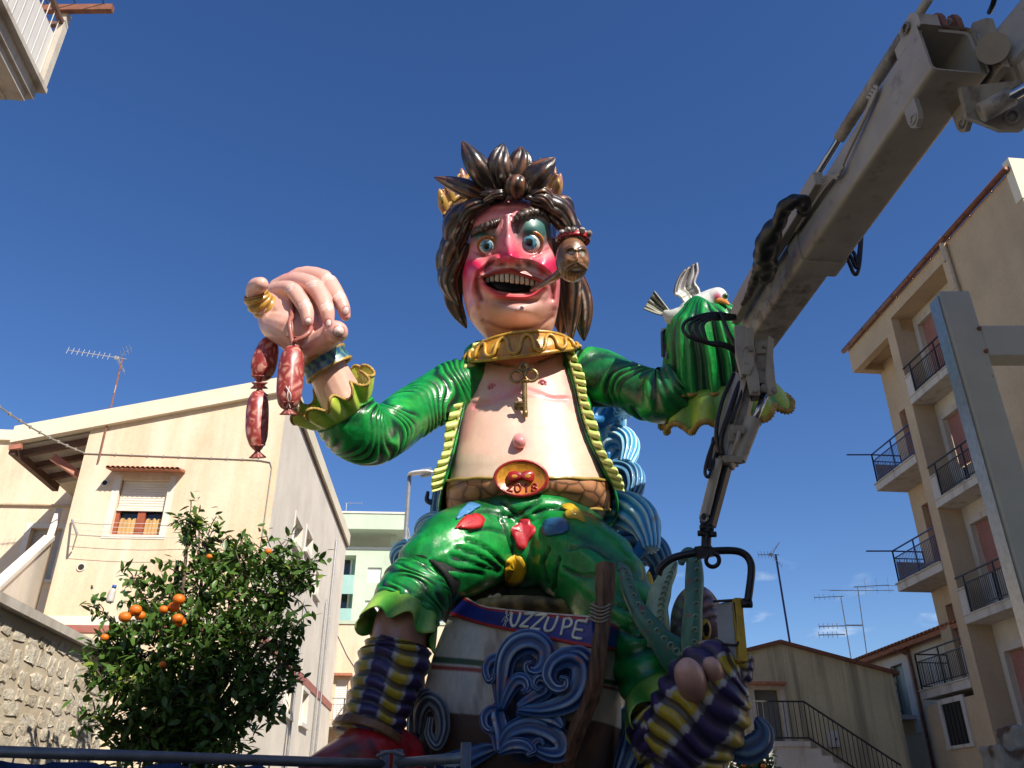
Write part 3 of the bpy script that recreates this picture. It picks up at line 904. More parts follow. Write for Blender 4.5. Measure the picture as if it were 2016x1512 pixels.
# pale green block and the peach house beyond it
M['palegreen'] = stucco('pale_green_plaster', (0.55, 0.62, 0.48), (0.5, 0.57, 0.44), (0.45, 0.7))
M['mint'] = stucco('mint_plaster', (0.36, 0.56, 0.5), (0.34, 0.52, 0.46), (0.45, 0.7))
GB = thing('apartment_building', (-7, 44, 0), 'pale green and mint apartment block behind the street lamp', 'building')
GF = FR(-7.3, 44.0, 3.0)
sr = GF.loc(787, 1150)[0]
wn_ = []
for a, b, c, d in ((724, 1117, 752, 1147), (719, 1182, 752, 1212)):
    wn_.append((GF.loc(a, b)[0], GF.loc(c, b)[0], GF.loc(a, d)[1], GF.loc(a, b)[1]))
bx0, bx1 = GF.loc(668, 1100)[0], GF.loc(701, 1100)[0]
lg = [(bx0 - 2, bx1, GF.loc(690, 1132)[1], GF.loc(690, 1093)[1]), (bx0 - 2, bx1, GF.loc(690, 1198)[1], GF.loc(690, 1160)[1])]
ztop = GF.loc(740, 1082)[1]
holed(GF, bx1 - 6, sr, 0, ztop, wn_ + lg, .9).build('wall', M['palegreen'], GB)
g = MB(); fbox(g, GF, bx1 - 6, bx1, lg[0][2] - 1.0, lg[0][2], 0, .02); fbox(g, GF, bx1 - 6, bx1, lg[1][2] - 1.0, lg[1][2], 0, .02); fbox(g, GF, bx1 - 6, bx1, 0, ztop - .0, -1.0, -.95)
g.build('balcony_parapet', M['mint'], GB)
for z in (lg[0], lg[1]):
    g = MB(); fbox(g, GF, bx1 - 1.0, bx1 - .3, z[2] - .6, z[2] + 1.2, -.94, -.9); w = g.build('window', M['pvc'], GB)
    g = MB(); fbox(g, GF, bx1 - .9, bx1 - .4, z[2] - .5, z[2] + 1.05, -.9, -.89); g.build('pane', M['glass'], w)
for h in wn_:
    louvres(GF, h[0], h[1], h[2], h[3], -.1, .07).build('shutter', M['pvc'], GB)
zA, zB = GF.loc(740, 1022)[1], GF.loc(740, 1052)[1]
g = MB(); fbox(g, GF, bx1 - 6, sr + .1, zB, zA, -4, .9); g.build('roof_parapet', M['palegreen'], GB)
g = MB(); fbox(g, GF, bx1 - 6, sr + .15, zA, zA + .1, -4.05, .95); g.build('coping', M['white'], GB)
g = MB(); fbox(g, GF, bx1 - 6, sr, zB - 1.3, zB, -4, -3.8); g.build('attic_wall', M['soffit'], GB)
c0 = GF.loc(768, 1070)[0]
g = MB(); fbox(g, GF, c0, c0 + .35, ztop, zB, -.45, -.1); g.build('pillar', M['palegreen'], GB)
g = MB(); fbox(g, GF, bx1 - 6, sr, ztop, ztop + .12, -.6, .05); g.build('ledge', M['white'], GB)
g = MB(); fbox(g, GF, bx0 - 1.5, bx0 + .2, zA, zA + .7, -3, -1.5); g.build('chimney_block', M['peach'], GB)
yagi('antenna', GF.pt(bx0 - .2, zA + .7, -2), GF.pt(bx0 - .2, zA + 1.6, -2), (1, 0, 0), .9, 2, 'tiny antenna on the roof of the pale green block', mastmat='zinc', r=.02, refl=False, wire=False)
PH = thing('house', (-6.6, 36, 0), 'narrow strip of peach house with balcony between side wall and giant leg', 'house')
PF = FR(-6.6, 36.0, 3.0)
zt_ = PF.loc(690, 1228)[1]
d = (PF.loc(656, 1400)[0], PF.loc(681, 1400)[0], PF.loc(660, 1425)[1], PF.loc(660, 1337)[1])
holed(PF, -3, 4.5, 0, zt_, [d], .15).build('wall', M['peach'], PH)
g = MB(); fbox(g, PF, -3, 4.5, zt_ - .02, zt_ + .12, -6, .05); g.build('coping', M['palegreen'], PH)
louvres(PF, d[0], d[1], d[2], d[3], -.08, .08).build('shutter', M['pvc'], PH)
g = MB(); fbox(g, PF, d[0] - .8, d[1] + .05, d[2] - .2, d[2] - .05, 0, .9); b = g.build('balcony', M['slab'], PH)
railing(b, [PF.pt(d[0] - .7, d[2] - .05, .85), PF.pt(d[1] + .02, d[2] - .05, .85), PF.pt(d[1] + .02, d[2] - .05, 0.02)], h=.9, mat='zinc', step=.13)
g = MB(); fbox(g, PF, d[0] - .5, d[1] + .15, d[3] + .1, d[3] + .2, 0, .3); aw2 = g.build('awning', M['terracotta'], PH)
g = MB(); g.add([PF.pt(d[0] - .6, 0.4, .01), PF.pt(d[1] + .4, .4, .01), PF.pt(d[1] + .4, d[2] - .8, .01), PF.pt(d[0] - .6, d[2] - .8, .01)], [(0, 1, 2, 3)]); g.build('garage_opening', M['dark'], PH)
g = MB(); A = PF.pt(*PF.loc(664, 1248), .02); B = PF.pt(*PF.loc(706, 1325), .02); g.tube([A, (A + B) / 2 - (0, 0, .1), B], .02, 5)
g.build('cable', M['wire'], PH)

# street lamp
t = thing('street_lamp', P(800, 1100, 20) * (1, 1, 0), 'tall grey street lamp with a single flat head left of the giant', 'street lamp')
top = P(806, 938, 20); base = np.array([top[0] - .02, 20, 0])
g = MB(); g.tube([base, base + (0, 0, 3), top], [.09, .075, .05], 12); g.build('pole', M['zinc'], t, smooth=True)
g = MB(); e = P(856, 930, 19.6)
q = np.array([top + (-.05, 0, .02), top + (.02, 0, .06), top * .7 + e * .3 + (0, 0, .07), top * .25 + e * .75 + (0, 0, .05), e])
v, f, _, _ = loft(spline(q, 16), np.interp(np.linspace(0, 1, 16), [0, .1, .4, .8, 1], [.03, .09, .13, .12, .03]), 12, flat=.45, up=(0, 0, 1))
h = mk('lamp_head', v, f, M['pvc'], t)
g = MB(); a = top * .55 + e * .45; b = top * .15 + e * .85
g.box((a + b) / 2 + (0, 0, -.045), (b - a) / 2, (0, .06, 0), (0, 0, .012)); g.build('lens', M['greyglass'], h)
g = MB()
for k in range(8): p = a + (b - a) * (k / 7); g.box(p + (0, 0, .1), (.006, 0, 0), (0, .08, 0), (0, 0, .03))
g.build('cooling_fins', M['zinc'], h)

# balcony at the upper left
BB = thing('balcony', P(40, 170, 7.2), 'sunlit concrete balcony corner with wire screen at the upper left edge', 'balcony')
c = P(48, 199, 7.2)
BS = FR(c[0], c[1], 97)            # along the street: s grows away
g = MB()
za = c[2]
fbox(g, BS, -6, 0, za, za + .1, -3, 0); fbox(g, BS, -6, .07, za + .1, za + .26, -3, .05); fbox(g, BS, -6, .12, za + .262, za + .33, -3, .14)
fbox(g, BS, -6, 0, za - .01, za + .0, -3, -.2)
g.build('slab', M['slab'], BB)
zr_ = za + .33
g = MB()
for s in np.arange(-5.5, .05, .14): g.bar(BS.pt(s, zr_, .08), BS.pt(s, zr_ + 1.05, .08), .007, up=(1, 0, 0))
for o in np.arange(-2.5, .08, .14): g.bar(BS.pt(.06, zr_, o), BS.pt(.06, zr_ + 1.05, o), .007, up=(1, 0, 0))
g.build('railing_bars', M['pvc'], BB, kind='stuff')
g = MB(); g.bar(BS.pt(.06, zr_, .08), BS.pt(.06, zr_ + 1.25, .08), .09, up=(1, 0, 0)); g.build('corner_post', M['slab'], BB)
g = MB(); g.bar(BS.pt(-5.5, zr_ + 1.05, .08), BS.pt(.06, zr_ + 1.05, .08), .06); g.bar(BS.pt(.06, zr_ + 1.05, -2.5), BS.pt(.06, zr_ + 1.05, .08), .06); g.build('handrail', M['brownbeam'], BB)
g = MB(); fbox(g, BS, -5.5, .0, zr_ + .02, zr_ + .82, .03, .05); fbox(g, BS, .0, .03, zr_ + .02, zr_ + .82, -2.5, .05); g.build('screen_panel', M['pvc'], BB)
a, b = P(-120, 20, 7.2), P(222, 17, 7.2)
g = MB(); g.bar(a, b, .07, .1); da = g.build('drying_arm', M['rustpipe'], BB)
g = MB()
for px in (97, 152, 208): p = P(px, 14, 7.2); g.tube([p, p + (-.14, -.5, .3) , p + (-.2, -1.2, .8)], .007, 5)
g.build('washing_line', M['iron'], da)
g = MB()
for px in (32, 70): p = P(px, 14, 7.2); g.box(p, (.05, 0, 0), (0, .06, 0), (0, 0, .08))
g.build('clamp', M['iron'], da)
g = MB(); p = P(-200, 400, 7.2); fbox(g, BS, -6, -.5, 0, 16, -7, -3.02)
NBw = g.build('house', M['peach']); tag(NBw, 'plain peach house carrying the balcony at the upper left, mostly out of frame', 'house')

# the tall block behind the viewer whose shade covers the street
OC = thing('apartment_building', (14, -9, 0), 'tall plain block behind the viewer that shades the lower street', 'building')
rd = np.array([.492, .871, 0]); nd = np.array([.871, -.492, 0])
OZ = 20.0                                    # roof height; its edge lies where z = .797 x - .45 y + SHADE_C
o0 = np.array([(OZ - SHADE_C) / .797, 0, 0])
g = MB(); g.box(o0 - rd * 10 + nd * 5 + (0, 0, OZ / 2), rd * 14, nd * 5, (0, 0, OZ / 2)); g.build('wall', M['tan'], OC)
g = MB(); g.box(o0 - rd * 10 + nd * 5 + (0, 0, OZ + .01), rd * 13.9, nd * 4.9, (0, 0, .01)); g.build('roof', M['slab'], OC)
# ------------------------------------------------------------------ the carnival giant
UP = np.array([0, -SP, CP]); NV = np.array([0, -CP, -SP]); EX = np.array([1.0, 0, 0])
def proj(p):                                               # image pixel where the camera sees a figure point; places relief and paint
    d = np.asarray(p) - EYE
    w = d[:, 1] * CP + d[:, 2] * SP
    return 1008 + F * d[:, 0] / w, 756 - F * (d @ UP) / w

def solid(o, th, off=0.0):
    m = o.modifiers.new('thickness', 'SOLIDIFY'); m.thickness = th; m.offset = off
    return o

def remesh(mb, voxel, smooth=6, fac=.5):
    v = np.concatenate(mb.v)
    me = bpy.data.meshes.new('tmp'); me.from_pydata(v.tolist(), [], mb.f); me.update()
    o = bpy.data.objects.new('tmp', me); COL.objects.link(o)
    r = o.modifiers.new('r', 'REMESH'); r.mode = 'VOXEL'; r.voxel_size = voxel; r.adaptivity = 0
    if smooth:
        q = o.modifiers.new('s', 'SMOOTH'); q.iterations = smooth; q.factor = fac
    dg = bpy.context.evaluated_depsgraph_get(); dg.update()
    ev = o.evaluated_get(dg); m2 = ev.to_mesh()
    V = np.empty(len(m2.vertices) * 3); m2.vertices.foreach_get('co', V)
    N = np.empty(len(m2.vertices) * 3); m2.vertices.foreach_get('normal', N)
    Fc = [tuple(p.vertices) for p in m2.polygons]
    ev.to_mesh_clear(); bpy.data.objects.remove(o); bpy.data.meshes.remove(me)
    return V.reshape(-1, 3), N.reshape(-1, 3), Fc

def normals(v, f):
    v = np.asarray(v); n = np.zeros_like(v)
    q = np.array([list(x) if len(x) == 4 else list(x) + [x[2]] for x in f])
    a = np.cross(v[q[:, 2]] - v[q[:, 0]], v[q[:, 3]] - v[q[:, 1]])
    b = np.cross(v[q[:, 1]] - v[q[:, 0]], v[q[:, 2]] - v[q[:, 0]])
    a = np.where(np.linalg.norm(a, axis=1)[:, None] < 1e-12, b, a)
    for k in range(4): np.add.at(n, q[:, k], a)
    return n / np.maximum(np.linalg.norm(n, axis=1), 1e-12)[:, None]

GI = thing('carnival_giant', P(1030, 1480, 10.6), 'giant papier mache reveller in green patched suit with bare chest and spiky hair', 'carnival figure')
GREEN, GDARK, GLIME, LIME, LIMED = (.006, .30, .05), (.003, .035, .016), (.02, .42, .06), (.50, .62, .06), (.10, .30, .02)
SKIN, PINK, ROSE, MAG = (.80, .50, .38), (.79, .27, .29), (.66, .10, .16), (.62, .022, .09)
GOLD, ORNG = (.62, .33, .035), (.62, .20, .02)

# ---- head
hc = P(1003, 545, 10.9); hs = S(hc); dl = math.radians(3)
fy = (EYE - hc) / np.linalg.norm(EYE - hc); fz = UP - fy * (UP @ fy); fz /= np.linalg.norm(fz)
def HP(px, py, out): return hc + EX * (px - 1003) * hs + fz * (545 - py) * hs + fy * out * hs
yl = [388, 395, 405, 420, 440, 470, 497, 520, 540, 577, 600, 625, 645, 663, 676]
xl = [-12, -42, -60, -70, -75, -80, -81, -88, -93, -92, -88, -81, -67, -50, -40]
yr = [388, 395, 405, 420, 440, 470, 497, 520, 554, 597, 625, 648, 662, 676]
xr = [12, 45, 62, 72, 82, 86, 87, 94, 101, 98, 93, 87, 79, 60]
nr, nc = 250, 330
py = np.linspace(388, 676, nr); ph = np.linspace(-math.pi, math.pi, nc, endpoint=False)
ksm = np.ones(13) / 13
def smt(a): return np.convolve(np.pad(a, 6, mode='edge'), ksm, 'valid')
hL, hR = smt(np.interp(py, yl, xl)), smt(np.interp(py, yr, xr))
dep = smt(np.interp(py, [388, 405, 430, 480, 540, 600, 640, 676], [15, 55, 76, 86, 92, 92, 74, 45]))
PH, PY = np.meshgrid(ph, py); sn, cs = np.sin(PH), np.cos(PH)
A = np.where(sn < 0, -sn * hL[:, None], sn * hR[:, None]); O = np.sign(cs) * np.abs(cs) ** .8 * dep[:, None]
X = 1003 + A; Yp = PY
def G(cx, cy, rx, ry, rot=0.0):
    c, s = math.cos(rot), math.sin(rot); dx, dy = X - cx, Yp - cy
    return np.exp(-(((dx * c + dy * s) / rx) ** 2 + ((-dx * s + dy * c) / ry) ** 2))
def pld(pts, n=80):                                        # distance to a polyline
    p = spline(pts, n); best = np.full(X.shape, 1e9)
    for a, b in zip(p[:-1], p[1:]):
        d = b - a; t = np.clip(((X - a[0]) * d[0] + (Yp - a[1]) * d[1]) / max(d @ d, 1e-9), 0, 1)
        best = np.minimum(best, (X - a[0] - t * d[0]) ** 2 + (Yp - a[1] - t * d[1]) ** 2)
    return np.sqrt(best)
def L(pts, w): return np.exp(-(pld(pts) / w) ** 2)
front = sm(0.05, .35, cs)
tt = [(954, 546), (975, 541), (1000, 540), (1025, 544), (1050, 551), (1064, 556)]
tb = [(953, 547), (960, 561), (979, 572), (1010, 577), (1040, 576), (1058, 569), (1066, 557)]
yU = np.interp(X, *zip(*tt)); yD = np.interp(X, *zip(*tb))
mouth = sm(0, 4, Yp - yU) * sm(0, 4, yD - Yp) * (X > 953) * (X < 1065)
upl = [(950, 544), (974, 537), (1003, 533), (1027, 539), (1068, 553)]
lol = [(956, 561), (978, 577), (1010, 583), (1042, 581), (1068, 563)]
smL, smR = [(974, 516), (954, 533), (942, 558), (950, 588)], [(1032, 517), (1060, 532), (1083, 552), (1084, 586)]
D = (27 * G(936, 527, 23, 24) + 30 * G(1074, 521, 25, 25) + 20 * G(1020, 608, 28, 18) - 8 * G(1018, 589, 36, 6)
     + 9 * G(958, 451, 28, 10, .35) + 7 * L([(1016, 441), (1045, 424), (1078, 438)], 9) + 15 * G(1051, 456, 27, 21) + 8 * G(957, 471, 22, 9)
     - 9 * G(962, 488, 18, 12) - 5 * G(1041, 484, 19, 14)
     + 17 * G(1000, 456, 9, 24) + 46 * G(1004, 496, 15, 20) + 40 * G(1007, 512, 19, 12) + 26 * G(979, 512, 9, 9) + 24 * G(1028, 512, 9, 9)
     - 12 * G(993, 521, 7, 3.5) - 12 * G(1017, 522, 7, 3.5)
     + 10 * L(upl, 5) + 11 * L(lol, 6) - 30 * mouth - 7 * L(smL, 5) - 7 * L(smR, 5)
     + 6 * L([(966, 508), (944, 540), (932, 565), (938, 600)], 8) + 6 * L([(1040, 508), (1070, 532), (1094, 556), (1094, 600)], 8)
     - 4 * L([(955, 628), (1000, 644), (1050, 640), (1085, 622)], 6) + 4 * G(1003, 655, 60, 10)
     + 2.2 * np.sin((Yp - 405 - .0018 * (X - 1003) ** 2) / 3.2) * G(1003, 418, 55, 14) - 4 * L([(994, 436), (992, 452)], 2.5) - 4 * L([(1006, 434), (1008, 450)], 2.5)
     - 4 * L([(940, 500), (962, 507), (984, 499)], 3) - 4 * L([(1020, 503), (1046, 508), (1076, 494)], 3)
     + 1.6 * np.sin((X * .8 + Yp * .5) / 4.5) * (G(925, 585, 18, 40) + G(1090, 590, 16, 40)))
O2 = O + D * front
V = hc + A[..., None] * EX * hs + ((545 - PY) * hs)[..., None] * fz + (O2 * hs)[..., None] * fy
V = V.reshape(-1, 3)
f = gridf(nr, nc, True)
c = np.zeros(X.shape + (3,)) + SKIN
def put(col, t):
    global c
    t = np.clip(t, 0, 1)[..., None]; c = c * (1 - t) + np.asarray(col) * t
put(PINK, .9 * sm(560, 440, Yp)); put(ROSE, .6 * L([(940, 428), (1003, 412), (1070, 425)], 11)); put((.42, .10, .12), .6 * L([(985, 452), (982, 480), (980, 498)], 5)); put((.42, .10, .12), .6 * L([(1016, 452), (1020, 480), (1026, 498)], 5))
put(PINK, .6 * (G(915, 560, 22, 60) + G(1098, 560, 20, 60)))
put((.52, .25, .08), .95 * G(1000, 650, 75, 26)); put((.45, .16, .10), .6 * G(960, 615, 26, 26)); put((.74, .52, .40), .7 * G(1020, 600, 40, 26)); put((.75, .62, .66), .55 * G(1008, 603, 22, 8))
put(PINK, .6 * sm(640, 560, Yp)); put((.70, .012, .085), 1.5 * G(933, 533, 28, 25)); put((.70, .012, .085), 1.55 * G(1078, 520, 30, 24)); put((.85, .52, .50), .75 * G(1066, 500, 20, 7)); put((.82, .46, .44), .6 * G(945, 506, 16, 6)); put((.8, .45, .45), .5 * G(1068, 505, 18, 9)); put(MAG, .55 * G(928, 580, 12, 30)); put(MAG, .5 * G(1092, 575, 11, 34))
put(ROSE, 1.2 * G(1002, 490, 18, 26)); put((.68, .02, .09), 1.35 * G(1004, 508, 30, 14)); put((.82, .40, .42), .6 * G(1001, 478, 5, 14))
put((.06, .02, .03), .95 * (G(991, 525, 6, 3) + G(1017, 526, 6, 3))); put((.24, .04, .05), .8 * L(smL, 3)); put((.24, .04, .05), .75 * L(smR, 3)); put((.25, .05, .05), .45 * L([(948, 548), (944, 572), (958, 590)], 4)); put((.25, .05, .05), .45 * L([(1070, 556), (1078, 574), (1068, 592)], 4)); put((.12, .06, .045), .5 * G(985, 598, 20, 12)); put((.86, .62, .58), .75 * L([(975, 529), (1003, 526), (1030, 529), (1055, 538)], 4))
put((.62, .66, .62), .6 * G(1035, 527, 16, 8)); 
put((.03, .10, .09), 1.3 * G(952, 470, 22, 13)); put((.05, .05, .05), .8 * G(975, 463, 9, 20))
put((.045, .14, .125), 1.5 * G(1052, 456, 33, 26)); put((.22, .40, .35), .6 * G(1046, 445, 15, 8)); put((.03, .04, .05), .8 * L([(1020, 470), (1018, 450), (1030, 436)], 6)); put((.02, .05, .06), .7 * L([(1062, 487), (1078, 470), (1080, 450)], 5))
put((.45, .05, .06), .7 * L([(944, 500), (962, 508), (984, 500)], 5)); put((.5, .08, .1), .7 * L([(1020, 502), (1046, 508), (1074, 496)], 5))
put((.25, .07, .07), .5 * np.clip(np.sin((Yp - 405 - .0018 * (X - 1003) ** 2) / 3.2), 0, 1) * G(1003, 418, 55, 12))
put((.30, .02, .025), 1.2 * L(upl, 6)); put((.62, .05, .07), 1.2 * L(lol, 6.5)); put((.8, .5, .45), .7 * L([(952, 541), (974, 532), (1003, 527), (1027, 534), (1070, 550)], 2)); put((.012, .008, .008), 1.3 * mouth)
put((.28, .08, .07), .6 * L([(955, 628), (1000, 644), (1050, 640), (1085, 622)], 4)); put((.34, .13, .10), .55 * L([(985, 590), (1020, 594), (1055, 588)], 5))
for k in range(5): put((.5, .16, .14), .35 * L([(918 + 6 * k, 590), (925 + 6 * k, 620), (945 + 6 * k, 650)], 2)); put((.55, .2, .17), .35 * L([(1094 - 6 * k, 590), (1088 - 6 * k, 620), (1070 - 6 * k, 648)], 2))
hd = mk('head', V, f, M['skin'], GI, col=c.reshape(-1, 3))
def surf(px_, py_):                                        # surface height of the face at an image pixel position
    i = int(np.argmin(np.abs(py - py_))); j = np.argmin(np.where(cs[i] > 0, np.abs(X[i] - px_), 1e9)); return O2[i, j], O[i, j]
for (ex_, ey_, r_, gx, gy) in ((962, 488, 18.5, -.10, .0), (1042, 483, 23, -.12, .04)):
    o0_ = surf(ex_, ey_)[1]
    cen = HP(ex_, ey_, o0_ - r_ * .45); v, q, d = sphere(cen, r_ * hs, 40, 30)
    gaze = fy + EX * gx + fz * gy; gaze /= np.linalg.norm(gaze)
    ang_ = np.degrees(np.arccos(np.clip(d @ gaze, -1, 1)))
    cc = np.zeros((len(v), 3)) + (.80, .77, .68)
    cc[ang_ < 37] = (.02, .07, .11); cc[ang_ < 33] = (.10, .36, .50); cc[ang_ < 20] = (.006, .006, .008)
    e = mk('eye', v, q, M['gloss'], hd, col=cc)
    t = np.linspace(0, 2 * math.pi, 40); ring = np.array([HP(ex_ + r_ * 1.02 * math.cos(a), ey_ - r_ * .92 * math.sin(a), o0_ + 1.0 + 3.5 * math.sin(a) * (math.sin(a) > 0)) for a in t])
    rad = np.array([(3.3 if math.sin(a) > 0 else 2.4) * hs for a in t])
    v, q, _, TH = loft(ring, rad, 10, cap=False); k = np.linspace(0, 2 * math.pi, 40).repeat(10)
    mk('eyelid', v, q, M['skin'], hd, col=mix((.5, .13, .10), (.42, .16, .035), sm(-.1, .4, np.sin(k))))
for pts in ([(930, 469, 3), (944, 457, 9), (964, 450, 10), (978, 444, 9), (986, 439, 2)], [(1009, 447, 2), (1020, 435, 9), (1042, 424, 10), (1062, 426, 9), (1074, 435, 5), (1081, 444, 1)]):
    q = spline(pts, 40); p = np.array([HP(a, b, surf(a, b)[0] + 4) for a, b, _ in q])
    v, fc, T, TH = loft(p, np.maximum(q[:, 2], .5) * hs, 20, mod=lambda T, TH: 1 + .16 * np.sin(T * 70 + 2.2 * np.sin(TH)), flat=.75)
    mk('eyebrow', v, fc, M['satin'], hd, col=mix((.02, .012, .01), (.20, .11, .07), sm(.55, 1, np.sin(T * 70 + 2.2 * np.sin(TH)) * .5 + .5) * .8))
xs_ = np.linspace(957, 1059, 12)
for i in range(11):
    a, b = xs_[i] + .5, xs_[i + 1] - .5; m = (a + b) / 2
    y0 = np.interp(m, *zip(*tt)) - 2; y1 = y0 + 18 - 4 * abs(i - 5) / 5
    th = np.linspace(0, 2 * math.pi, 14, endpoint=False)
    out = surf(m, 535)[1] + 2
    v = []
    for o_, k in ((-8, .9), (0, 1), (3, .8), (4, .2)):
        for t in th:
            cx_, cy_ = math.copysign(abs(math.cos(t)) ** .4, math.cos(t)), math.copysign(abs(math.sin(t)) ** .4, math.sin(t))
            v.append(HP(m + cx_ * k * (b - a) / 2, (y0 + y1) / 2 - cy_ * k * (y1 - y0) / 2, out + o_ - .0035 * (m - 1008) ** 2))
    mk('tooth', v, gridf(4, 14, True) + [tuple(range(42, 56))], M['satin'], hd, col=np.zeros((len(v), 3)) + (.70, .66, .57))
# ---- hair
v, q, d = sphere(HP(1003, 484, -38), np.array([97, 92, 114]) * hs, 60, 40, axes=[EX, fy, fz])
w = np.sin(np.arctan2(d[:, 0], d[:, 2]) * 26 + 2 * d[:, 1]); v = v + d * (w * 2.2 * hs)[:, None]
HB, HC = (.022, .012, .009), (.30, .115, .045)
hair = mk('hair', v, q, M['gloss'], GI, col=mix(HB, (.10, .045, .025), sm(.3, 1, w)))
locks = [
 ((992, 398, 40), (948, 345, 62), (915, 293, 48), 25), ((975, 405, 40), (925, 380, 52), (860, 357, 30), 20), ((1000, 392, 45), (984, 345, 58), (991, 296, 40), 26),
 ((1012, 390, 40), (1022, 338, 30), (1024, 299, 20), 27), ((1028, 394, 45), (1056, 355, 55), (1088, 322, 40), 27), ((1018, 400, 60), (1017, 376, 74), (1022, 355, 60), 20),
 ((1012, 392, 62), (978, 392, 74), (950, 408, 66), 10), ((1035, 394, 58), (1070, 402, 66), (1098, 440, 45), 13), ((1045, 398, 50), (1102, 420, 45), (1140, 476, 20), 22),
 ((1080, 420, 40), (1122, 460, 30), (1134, 545, 10), 24), ((1096, 470, 25), (1118, 560, 10), (1124, 672, 10), 27), ((1104, 500, 5), (1142, 590, -10), (1152, 672, -10), 26),
 ((1095, 540, 15), (1104, 610, 5), (1106, 662, 10), 20), ((938, 408, 50), (898, 445, 35), (886, 505, 20), 25), ((924, 440, 40), (888, 490, 25), (878, 548, 12), 24),
 ((918, 480, 30), (884, 545, 12), (906, 606, 10), 23), ((908, 520, 15), (892, 585, 0), (918, 646, 5), 19), ((926, 425, 52), (900, 470, 40), (903, 530, 25), 15),
 ((905, 470, 15), (872, 508, 5), (876, 566, 0), 16), ((965, 405, 62), (925, 418, 60), (903, 462, 40), 17), ((1010, 394, 66), (1002, 398, 74), (992, 410, 74), 5), ((1030, 394, 66), (1040, 398, 72), (1052, 406, 70), 5),
 ((990, 396, 66), (962, 388, 66), (940, 392, 50), 12), ((1030, 396, 60), (1064, 384, 62), (1090, 400, 45), 13), ((1075, 410, 20), (1110, 400, -5), (1130, 430, -20), 18), ((925, 410, 10), (890, 430, 0), (875, 480, -10), 18)]
for n_, (a, b, e, w_) in enumerate(locks):
    q = spline([a, b, e], 30); p = np.array([HP(*z) for z in q]); t = np.linspace(0, 1, 30)
    rr = w_ * hs * np.maximum(np.sin(np.pi * np.clip(t * .86 + .13, 0, 1)) ** .75, .03)
    nk = 6 + n_ % 4
    v, fc, T, TH = loft(p, rr, 72, mod=lambda T, TH: 1 + .13 * np.abs(np.sin(TH * nk / 2 + n_ + .9 * np.sin(T * 4))) - .05 + .05 * np.sin(TH * 3 + n_), flat=.7)
    rg = np.abs(np.sin(TH * nk / 2 + n_ + .9 * np.sin(T * 4)))
    st = sm(.45, .92, rg) * sm(-.35, .45, hull_noise(v, 7, n_)); hi = sm(.86, .98, rg) * sm(.3, .5, hull_noise(v, 11, n_ + 40))
    cc = mix(HB, HC, st * .65); cc = mix(cc, (.55, .46, .38), hi * .8)
    mk('hair_lock', v, fc, M['gloss'], hair, col=cc)
# ---- crown behind the hair
t = np.linspace(math.pi * .96, 2.05 * math.pi, 90); cr = HP(984, 408, -45)
def CRP(a, h, k=1.0): return cr + EX * (math.cos(a) * 110 * hs * k) + (fz * .72 + fy * -.35) * 0 + (fy * math.sin(a) * 104 + fz * (math.sin(a) * -58 - math.cos(a) * -14 + h)) * hs * k
mb = MB()
for h, r_ in ((-26, 4.5), (4, 4.5)): mb.tube([CRP(a, h) for a in t], r_ * hs, 8, cap=False)
v = [CRP(a, h) for h in (-22, -10, 4) for a in t]; mb.add(v, gridf(3, 90))
crown = mk('crown', np.concatenate(mb.v), mb.f, M['gloss'], GI, col=mix((.42, .24, .05), (.2, .10, .03), sm(-.2, .5, hull_noise(np.concatenate(mb.v), 9, 2))))
for a in np.radians([182, 205, 228, 250, 272, 292, 314, 336, 358]):
    b0_ = CRP(a, 0); b1 = CRP(a, 46, 1.1); mb = MB()
    dr = CRP(a + .2, 0) - CRP(a - .2, 0); dr /= np.linalg.norm(dr)
    mb.tube(spline([b0_, (b0_ + b1) / 2, b1], 10), np.array([6, 8, 10, 11, 11, 10, 9, 7, 5, 1.5]) * hs, 10)
    for s in (-1, 1):
        m = (b0_ + b1) / 2; mb.tube(spline([m, m + dr * s * 11 * hs + fz * 4 * hs, m + dr * s * 15 * hs + fz * 14 * hs, m + dr * s * 9 * hs + fz * 18 * hs], 12), np.linspace(5.5, 2.5, 12) * hs, 8)
    vv = np.concatenate(mb.v)
    mk('crown_finial', vv, mb.f, M['gloss'], crown, col=mix((.55, .33, .06), (.5, .22, .14), sm(-.1, .5, hull_noise(vv, 10, 5))))

# ---- torso, belt, jacket
rows = np.array([(1027, 668, 11.25, 60, .40), (1027, 690, 11.25, 98, .5), (1027, 725, 11.22, 107, .56), (1029, 775, 11.2, 119, .64), (1031, 825, 11.17, 127, .72), (1034, 875, 11.13, 138, .80), (1038, 925, 11.08, 150, .86), (1040, 970, 11.08, 156, .86), (1040, 1015, 11.15, 150, .5), (1040, 1050, 11.2, 120, .3)], float)
wr_ = np.array([[*P(a, b, y), h * S(P(a, b, y)), dd_] for a, b, y, h, dd_ in rows])
ZF = np.array([0, -math.cos(.30), -math.sin(.30)])
def TOR(u, phi, k=1.0, out=0.0):                           # u in row units, phi = 0 facing the viewer
    r = spline(wr_, 901)[np.clip((np.asarray(u) * 100).astype(int), 0, 900)]
    s_, c_ = np.sin(phi), np.cos(phi)
    e = np.sign(c_) * np.abs(c_) ** .85
    return r[..., :3] + EX * ((r[..., 3] * k + out) * s_)[..., None] + ZF * ((r[..., 4] * k + out) * e)[..., None]
nu, nph = 170, 150
U_, PHt = np.meshgrid(np.linspace(0, 9, nu), np.linspace(-math.pi, math.pi, nph, endpoint=False), indexing='ij')
V = TOR(U_, PHt).reshape(-1, 3); f = gridf(nu, nph, True)
px_, py_ = proj(V); X, Yp = px_, py_; fr_ = (np.cos(PHt) > 0).ravel(); N = normals(V, f)
N *= np.sign((N * (V - np.array([0, 11.2, 0]) * (0, 1, 0) - V * (0, 0, 1) - [wr_[0, 0], 0, 0])).sum(1))[:, None]
